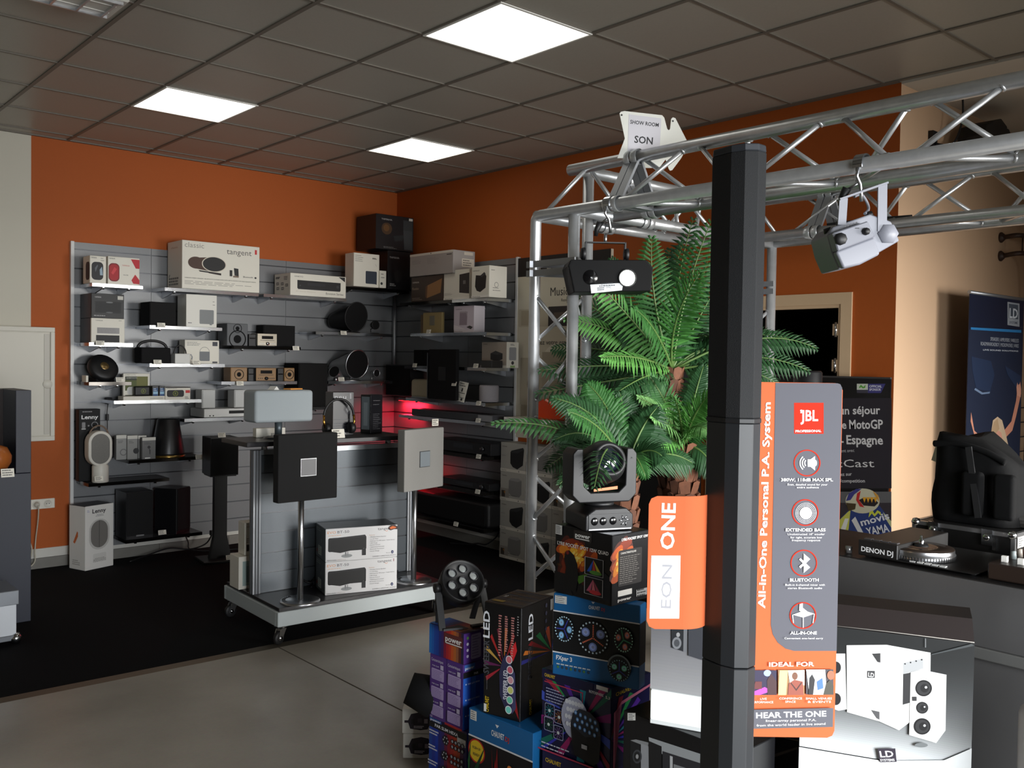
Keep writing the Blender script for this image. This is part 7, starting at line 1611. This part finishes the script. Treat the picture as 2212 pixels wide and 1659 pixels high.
# mixer with knobs and faders
y0 = 1.13; Wm = .34
o = empty('mixer', 'black mixer with rows of pale knobs and white faders on the booth', 'mixer', (2.935 + .18, y0 - Wm / 2, TH + .0005), -pi / 2)
MB().box((-Wm / 2, -.17, 0), (Wm / 2, .2, .05), mat((40, 30, 25), .4)).build('body', o, .004)
kc = [mat((150, 160, 160), .5), mat((176, 166, 156), .5), mat((196, 150, 140), .5)]
for i in range(7):
    x = -Wm / 2 + .03 + i * .046
    for j, y in enumerate((-.05, .0, .05, .1)): MB().lathe([(0, .024), (.007, .024), (.009, .0), (.0, .0)], kc[(i + j) % 3] if j < 3 else BLK, 12, T(x, y, .05)).build('knob', o)
    b = MB(); b.box((x - .002, -.15, .05), (x + .002, -.08, .0505), BLK); b.build('fader_slot', o); MB().box((x - .008, -.125, .05), (x + .008, -.112, .068), WHITE).build('fader', o)
o = tag(MB().box((-.12, -.12, 0), (.12, .15, .05), mat((26, 25, 25), .4)).build('deck_controller', None, .004, (3.10, .62, TH + .0005), -pi / 2), 'black deck at the far right of the booth, beside the mixer', 'deck')
# flight case behind with the bag
cA, cB = onX(1972, 1125, 3.42), onX(2192, 1160, 3.42)
zc = 1.066; z0 = TH + .0005
o = empty('flight_case', 'black flight case with silver edges and latches on the booth', 'case', (3.42 + .16, (cA.y + cB.y) / 2, z0 - .12), -pi / 2)
ST = empty('case_stand', 'low black table behind the booth carrying the flight case', 'table', (3.42 + .2, (cA.y + cB.y) / 2, 0), -pi / 2)
MB().box((-.34, -.2, z0 - .1455), (.34, .28, z0 - .1205), BLK).build('table_top', ST)
for x in (-.32, .3):
    for y in (-.18, .24): MB().box((x, y, 0), (x + .02, y + .02, z0 - .1455), BLK).build('leg', ST)
W = cA.y - cB.y; Hc = zc - (z0 - .12)
b = MB(); b.box((-W / 2, -.16, 0), (W / 2, .25, Hc), mat((16, 15, 15), .45)); b.build('body', o)
AL2 = mat((176, 176, 178), .3, .9); b = MB(); t = .012
for (a, c) in (((-W / 2 - .002, -.162, Hc - t), (W / 2 + .002, -.162 + t, Hc + .002)), ((-W / 2 - .002, .25 - t, Hc - t), (W / 2 + .002, .252, Hc + .002)), ((-W / 2 - .002, -.162, Hc - t), (-W / 2 + t, .252, Hc + .002)), ((W / 2 - t, -.162, Hc - t), (W / 2 + .002, .252, Hc + .002)), ((-W / 2 - .002, -.162, 0), (-W / 2 + t, -.162 + t, Hc)), ((W / 2 - t, -.162, 0), (W / 2 + .002, -.162 + t, Hc)), ((W / 2 - t, .25 - t, 0), (W / 2 + .002, .252, Hc))): b.box(a, c, AL2)
b.build('edge_trim', o)
for x in (-W / 2 + .01, W / 2 - .01): MB().lathe([(0, .016), (.012, .012), (.017, 0), (.012, -.012), (0, -.016)], CHROME, 16, T(x, -.155, Hc - .004)).build('ball_corner', o)
for x in (-W * .28, W * .25):
    b = MB(); b.box((x - .018, -.168, Hc - .05), (x + .018, -.16, Hc + .006), CHROME); b.box((x - .012, -.175, Hc - .035), (x + .012, -.168, Hc - .01), CHROME); b.lathe([(0, .004), (.01, .004), (.012, 0)], CHROME, 14, T(x, -.175, Hc - .022) @ Matrix.Rotation(pi / 2, 4, 'X')); b.box((x + .018, -.166, Hc - .065), (x + .03, -.16, Hc - .02), CHROME); b.build('latch', o)
q = boxed('label', o, (W / 2 + .0025, -.14, Hc - .05), (W / 2 + .003, -.08, Hc - .012), PAPER)
f = Face(o, 'label_print', (W / 2 + .003, -.14, Hc - .05), (0, 1, 0), (0, 0, 1), .06, .038); f.lines(.1, .9, .8, .2, 4, .08, (90, 90, 92), 3); f.done()
b = MB()
bx = [(-.20, 0), (.18, 0), (.2, .05), (.19, .2), (.2, .25), (.15, .28), (.06, .31), (-.02, .30), (-.1, .335), (-.17, .33), (-.185, .28), (-.19, .1)]
FBK = mat((8, 8, 9), .85, noise=.3, nscale=25, bump=.8, spec=.2)
pB = onX(2085, 1132, 3.5)
o2 = empty('soft_bag', 'black slumped soft carrying bag standing on the flight case', 'bag', (3.42 + .2, pB.y - .01, zc + .0035), -pi / 2)
sc_ = (onX(1985, 1100, 3.5).y - onX(2175, 1100, 3.5).y) / .39
m = MB(); N = 28; lay = []
rd = random.Random(4); hz_ = onX(2060, 946, 3.5).z - zc
for i in range(11):
    v = i / 10; z = hz_ * v; ring = []
    for k in range(N):
        a = 2 * pi * k / N; ca, sa = cos(a), sin(a)
        sq = (abs(ca) ** 4 + abs(sa) ** 4) ** -.25
        w = .195 * sc_ * (1 - .10 * v - .12 * max(0, v - .85) / .15); d = .12 * (1 - .08 * v)
        wob = 1 + .03 * sin(5 * a + 7 * v) + .02 * sin(11 * a - 9 * v)
        sag = (-.085 * max(0, ca) - .015 * sin(3 * a)) * (v ** 3) 
        ring.append((ca * sq * w * wob - .01 * v, sa * sq * d * wob, z + sag))
    lay += ring
fs = [(i * N + k, i * N + (k + 1) % N, (i + 1) * N + (k + 1) % N, (i + 1) * N + k) for i in range(10) for k in range(N)]
lay.append((-.01, 0, hz_ * .985)); fs += [(10 * N + k, 10 * N + (k + 1) % N, 11 * N) for k in range(N)]; fs.append(tuple(range(N - 1, -1, -1)))
m.add(lay, fs, FBK, True); m.build('body', o2)
m = MB(); m.tube(smooth_path([(-.14, -.10, hz_ * .90), (-.05, -.108, hz_ * .92), (.05, -.108, hz_ * .85), (.12, -.108, hz_ * .74)], 6), .012, FBK, 8); m.build('rolled_flap', o2)
for x in (-.02, .09): m = MB(); m.box((x, -.15, .03), (x + .075, -.11, hz_ * .62), FBK); m.build('side_pocket', o2, .016, bseg=3)
m = MB(); bar(m, (.0, -.135, hz_ * .9), (.05, -.158, hz_ * .1), .022, .003, mat((28, 28, 30), .5)); m.build('strap', o2)
m = MB(); m.add([(-.172, -.05, hz_ * .68), (-.152, -.05, hz_ * .66), (-.143, -.05, hz_ * .84), (-.156, -.05, hz_ * .86)], [(0, 1, 2, 3)], PAPER); m.build('paper_label', o2)
for k in range(3): tag(MB().box((-.11, -.09, 0), (.11, .09, .012), mat((50 + 12 * k, 48 + 12 * k, 46 + 12 * k), .4)).build('record_sleeve', None, .001, (3.66, cB.y + .02, zc + .0035 + .0125 * k), -pi / 2 + .05 * k), ['lowest of three dark flat sleeves right of the soft bag', 'middle of three dark flat sleeves right of the soft bag', 'topmost dark flat sleeve right of the soft bag'][k], 'sleeve', 'flat sleeves beside the bag')

# ---------------------------------------------------------------- banners and fittings at the right walls
o = empty('poster_stand', 'black poster stand with rider picture and white French text before the doorway', 'banner', (5.08, 2.50, 0), -pi / 2)
PW, PH_ = .9, 1.568
b = MB(); b.box((-PW, 0, .06), (0, .012, PH_), mat((16, 15, 18), .3)); b.build('board', o)
b = MB(); b.box((-PW, -.1, 0), (0, .1, .06), ALUB); b.build('foot', o, .004)
MB().box((-PW, -.004, PH_), (0, .014, PH_ + .01), mat((60, 58, 58), .4)).build('top_rail', o)
f = Face(o, 'front_print', (-PW, 0, .06), (1, 0, 0), (0, 0, 1), PW, PH_ - .06)
f.prect(1735, 860, 1926, 1055, (38, 34, 42)); f.ppoly([(1851, 829), (1875, 829), (1875, 849), (1851, 849)], (200, 206, 190)); f.ppoly([(1875, 829), (1913, 829), (1903, 849), (1875, 849)], (60, 58, 120)); f.ppoly([(1856, 836), (1860, 831), (1865, 836), (1870, 831), (1869, 838), (1864, 839), (1860, 836), (1857, 839)], (90, 160, 60)); f.ptext('OFFICIAL', 1878, 837, 1905, 837, 5, (220, 220, 230), True); f.ptext('SPONSOR', 1878, 844, 1903, 844, 5, (220, 220, 230), True); f.prect(1851, 842, 1875, 849, (60, 58, 70))
Wt = mat((214, 212, 212), .5)
f.ptext('un séjour', 1814, 895, 1902, 894, 17, Wt, True); f.ptext('de', 1808, 926, 1829, 926, 17, Wt, True); f.ptext('MotoGP', 1835, 926, 1908, 926, 19, Wt, True); f.ptext('-', 1817, 960, 1823, 960, 17, Wt, True); f.ptext('Espagne', 1829, 959, 1908, 960, 19, Wt, True); f.ptext('ent avec', 1817, 977, 1846, 976, 7, (190, 188, 190)); f.ptext('MusicCast', 1744, 1009, 1889, 1009, 16, Wt); f.ptext('ez sur', 1816, 1028, 1841, 1027, 7, (190, 188, 190), True); f.ptext('n/competition', 1811, 1042, 1869, 1042, 7, (190, 188, 190), True)
f.prect(1735, 1062, 1926, 1086, (96, 96, 98)); f.prect(1735, 1086, 1926, 1175, (52, 46, 52))
f.ppoly([(1812, 1180), (1814, 1122), (1840, 1095), (1866, 1086), (1900, 1092), (1926, 1126), (1926, 1180)], (40, 60, 120)); f.ppoly([(1812, 1180), (1813, 1124), (1838, 1100), (1834, 1140), (1826, 1180)], (200, 200, 90)); f.ppoly([(1840, 1124), (1848, 1116), (1870, 1160), (1862, 1164)], (214, 214, 214)); f.ppoly([(1814, 1150), (1826, 1120), (1834, 1120), (1820, 1170)], (226, 226, 222)); f.ppoly([(1908, 1106), (1926, 1126), (1926, 1140), (1912, 1118)], (196, 200, 150))
f.pell(1864, 1082, 37, 27, (200, 196, 170)); f.ppoly([(1828, 1082), (1834, 1066), (1850, 1056), (1862, 1056), (1846, 1068), (1838, 1080)], (60, 60, 130)); f.ppoly([(1856, 1080), (1864, 1076), (1890, 1078), (1898, 1086), (1890, 1094), (1866, 1092)], (34, 26, 28)); f.ppoly([(1852, 1066), (1860, 1060), (1856, 1080), (1868, 1096), (1858, 1094), (1850, 1080)], (190, 40, 40))
for i in range(4): f.ppoly([(1864 + 8 * i, 1074), (1868 + 8 * i, 1086), (1872 + 8 * i, 1074)], (220, 160, 40))
f.ppoly([(1828, 1086), (1850, 1088), (1848, 1100), (1834, 1104)], (70, 56, 30)); f.ppoly([(1886, 1060), (1898, 1070), (1900, 1084), (1892, 1072)], (206, 150, 60))
f.ppoly([(1877, 1118), (1879, 1106), (1886, 1103), (1890, 1110), (1896, 1102), (1903, 1106), (1904, 1114), (1898, 1108), (1890, 1116), (1884, 1109)], (200, 206, 70)); f.ptext('movis', 1862, 1136, 1923, 1120, 15, (220, 222, 230), True); f.ptext('YAMA', 1875, 1157, 1923, 1148, 17, (220, 222, 230), True); f.ptext('TEMA', 1884, 1168, 1924, 1162, 7, (220, 222, 230), True); f.done()
# roll-up banner
o = empty('rollup_banner', 'dark blue roll-up banner with raised-arms dancer picture before the beige wall', 'banner', (5.708, 2.3355, 0), 0)
RW, RH = .85, 2.10
b = MB(); b.box((0, 0, .07), (RW, .003, RH - .01), mat((22, 30, 52), .4)); b.build('print_sheet', o)
MB().tube([(-.004, .002, RH - .008), (RW + .004, .002, RH - .008)], .011, ALUB, 12).build('top_rail', o); MB().box((-.02, -.1, 0), (RW + .02, .1, .075), ALUB).build('cassette_foot', o, .015, bseg=2)
MB().tube([(RW / 2, .012, .07), (RW / 2, .012, RH - .01)], .008, ALUB, 10).build('rear_pole', o)
f = Face(o, 'front_print', (0, 0, .07), (1, 0, 0), (0, 0, 1), RW, RH - .08)
f.ppoly([(2097, 707), (2206, 713), (2206, 719), (2097, 712)], (40, 120, 180)); f.rect(0, 0, 1, f.uv(2150, 716)[1], (24, 34, 58))
f.ppoly([(2176, 652), (2202, 656), (2202, 706), (2176, 702)], (150, 156, 164)); f.ppoly([(2179, 656), (2199, 659), (2199, 690), (2179, 687)], (70, 78, 90)); f.ptext('LD', 2180, 686, 2198, 688, 20, (196, 202, 210), True); f.ptext('SYSTEMS', 2180, 699, 2198, 700, 5, (90, 96, 110), True)
f.ptext('SPEAKERS | AMPLIFIERS | WIRELESS', 2139, 736, 2200, 740, 8, (170, 176, 186)); f.ptext('ROADMAN/ROADBOY | MICROPHONES | WIRES', 2118, 746, 2200, 751, 8, (170, 176, 186)); f.ptext('LIVE SOUND SOLUTIONS', 2123, 757, 2199, 760, 3, (190, 196, 206), True)
f.ppoly([(2098, 770), (2140, 780), (2148, 810), (2138, 846), (2108, 840), (2100, 800)], (30, 46, 76)); f.ppoly([(2106, 838), (2122, 848), (2138, 846), (2137, 850), (2120, 852), (2104, 842)], (110, 130, 160)); f.ppoly([(2170, 790), (2204, 812), (2204, 848), (2196, 840), (2176, 810)], (32, 48, 78))
SK = (206, 140, 116); HR = (206, 180, 150)
f.ppoly([(2097, 890), (2104, 930), (2120, 945), (2112, 960), (2104, 940), (2096, 910)], SK); f.ppoly([(2198, 832), (2203, 828), (2205, 850), (2194, 900), (2186, 930), (2172, 945), (2162, 938), (2184, 910), (2194, 866)], SK); f.ppoly([(2195, 836), (2197, 826), (2200, 840), (2203, 824), (2205, 842), (2204, 858), (2196, 854)], (222, 160, 136))
f.ppoly([(2140, 935), (2144, 908), (2154, 900), (2164, 908), (2172, 938), (2180, 975), (2178, 1020), (2172, 1024), (2170, 990), (2146, 985), (2138, 955)], HR); f.ppoly([(2147, 945), (2152, 928), (2162, 934), (2166, 956), (2160, 978), (2150, 976)], (216, 156, 136)); f.ppoly([(2139, 936), (2146, 912), (2154, 904), (2158, 926), (2148, 940), (2146, 960)], (186, 156, 122)); f.ppoly([(2148, 950), (2152, 949), (2152, 952), (2148, 953)], (60, 44, 44)); f.ppoly([(2156, 951), (2160, 951), (2160, 953), (2156, 953)], (60, 44, 44)); f.ppoly([(2151, 970), (2157, 970), (2156, 973), (2152, 973)], (180, 60, 70))
f.ppoly([(2146, 980), (2172, 978), (2188, 1000), (2202, 1014), (2200, 1120), (2150, 1120)], (24, 26, 36)); f.ppoly([(2186, 1000), (2203, 1008), (2203, 1018), (2184, 1008)], (190, 196, 206)); f.ppoly([(2176, 1120), (2184, 1070), (2194, 1090), (2201, 1080), (2200, 1120)], (70, 90, 130)); f.done()
# wall spotlight high on the beige wall
p = onY(2000, 292, YC)
o = empty('wall_projector', 'black lamp on a bracket high on the beige wall behind the truss', 'stage light', (5.56, YC, 2.97))
b = MB(); b.box((-.03, -.03, -.06), (.03, 0, .08), BLK); b.tube([(0, -.03, .0), (.08, -.1, -.02), (.2, -.14, .03)], .012, BLK, 8); b.build('bracket', o)
b = MB(); M = T(.34, -.16, .08) @ Matrix.Rotation(radians(-18), 4, 'Y'); b.prism([(-.16, -.07), (.16, -.06), (.2, .02), (.12, .08), (-.1, .08), (-.16, .03)], -.08, .08, BLK, M); b.build('housing', o, .008, bseg=2)
b = MB(); b.prism([(-.08, -.05), (.08, -.05), (.1, .0), (.04, .045), (-.07, .045)], -.06, .06, BLK, T(.56, -.16, .12)); b.build('rear_lamp', o, .006)
MB().tube(smooth_path([(.15, -.12, .3), (.155, -.12, .16), (.1, -.1, .02), (.02, -.05, -.03)], 6), .006, BLK, 8).build('mains_lead', o)
# brown wall bracket with two arms
o = empty('wall_bracket', 'dark brown twin-arm tube bracket on the beige wall at right edge', 'bracket', (6.65, YC, 2.40))
BR = mat((58, 40, 32), .5)
b = MB(); 
for z in (0, .125): b.lathe([(0, -.012), (.034, -.01), (.036, .0), (.018, .02), (0, .02)], BR, 20, T(0, -.01, z) @ Matrix.Rotation(pi / 2, 4, 'X'))
b.build('wall_rosette', o)
b = MB(); b.tube(smooth_path([(0, -.02, .125), (.0, -.12, .13), (.25, -.14, .13), (.5, -.14, .12)], 6), .016, BR, 12); b.build('upper_arm', o)
b = MB(); b.tube(smooth_path([(0, -.02, 0), (.0, -.12, .01), (.18, -.14, .01), (.3, -.14, -.06), (.33, -.14, -.25), (.33, -.14, -.5)], 6), .016, BR, 12); b.build('lower_arm', o)
b = MB(); b.tube([(.06, -.12, .01), (.06, -.12, .125)], .005, BR, 8); b.tube([(.3, -.14, -.05), (.42, -.14, .1)], .005, BR, 8); b.build('wire_struts', o)
# grid wall at the right edge
o = empty('wire_grid', 'black wire display grid before the beige wall, cut by the right edge', 'grid', (6.68, 2.42, .02))
b = MB()
for i in range(7): b.tube([(.1 * i, 0, 0), (.1 * i, 0, 1.35)], .004, BLK, 6)
for i in range(14): b.tube([(0, 0, .05 + .1 * i), (.6, 0, .05 + .1 * i)], .004, BLK, 6)
b.build('wire_mesh', o); MB().box((.0, -.15, -.02), (.03, .09, 0), BLK).build('foot', o); MB().box((.57, -.15, -.02), (.6, .09, 0), BLK).build('foot', o)
# black tube behind the palm at the doorway and small can lamp
p = dep(1722, 805, 4.6)
o = tag(MB().lathe([(0, 0), (.07, 0), (.07, p.z), (.062, p.z + .01), (0, p.z + .01)], mat((20, 20, 22), .4), 24).build('canister', None, 0, (p.x + .1, p.y, 0)), 'black cylinder behind the poster stand, below the right palm fronds', 'canister')

# ---------------------------------------------------------------- dark display unit and flight case at the left edge
cx_, cy_ = 1.528, 6.121
NV = mat((26, 31, 46), .5)
o = empty('display_unit', 'dark navy display plinth with a back panel at left edge', 'display stand', (cx_ - .3, cy_ + .2, .0085), 0)
MB().box((-.3, -.2, 0), (.3, .2, .906), NV).build('plinth', o, .002)
MB().box((.215, -.2, .908), (.3, .2, 1.408), NV).build('side_panel', o, .002)
MB().box((-.3, .1, .908), (.2145, .13, 1.408), mat((34, 22, 20), .12)).build('back_panel', o)
p = onY(-8, 978, cy_ - .08)
o = tag(MB().lathe([(0, -.095), (.06, -.075), (.092, -.02), (.095, .02), (.07, .07), (0, .095)], mat((150, 84, 36), .3, noise=.25, nscale=8), 32).build('wooden_sphere', None, 0, (p.x + .0, cy_ - .02, .9145 + .0955)), 'round polished wooden speaker cut by the left edge', 'speaker')
price_tag('price tag on the dark navy display plinth', (onY(17, 1006, cy_ - .15).x, cy_ - .15, .9155), 0, .07, .05)
o = empty('flight_case', 'grey and white flight case corner at the lower left edge', 'case', (1.16, 5.80, .0085), 0)
Hc = .305; W = .38
MB().box((-W / 2 + .012, -.14, .03), (W / 2 - .012, .14, Hc), mat((206, 210, 216), .5)).build('body', o)
b = MB()
for z in (Hc - .075, .03): b.box((-W / 2, -.15, z), (W / 2, .15, z + (.08 if z > .1 else .03)), mat((140, 144, 150), .35, .6))
b.build('edge_trim', o, .003)
for x in (-W / 2 + .01, W / 2 - .012): MB().lathe([(0, -.035), (.02, -.028), (.035, 0), (.02, .028), (0, .035)], CHROME, 20, T(x, -.13, .036)).build('ball_corner', o)

# added block standing in for the dark area behind the palm
o = empty('cabinet', 'tall black block added for the dark area behind the palm', 'cabinet', (XB - .23, 4.26, 0), -pi / 2)
MB().box((-.41, -.2, .0), (.41, .2, 1.95), mat((14, 14, 15), .6, spec=.25)).build('dark_block', o, .004)
for x in (-.205, .205): MB().box((x - .2, -.218, .06), (x + .2, -.201, 1.93), mat((17, 16, 17), .5, spec=.3)).build('door', o, .003)
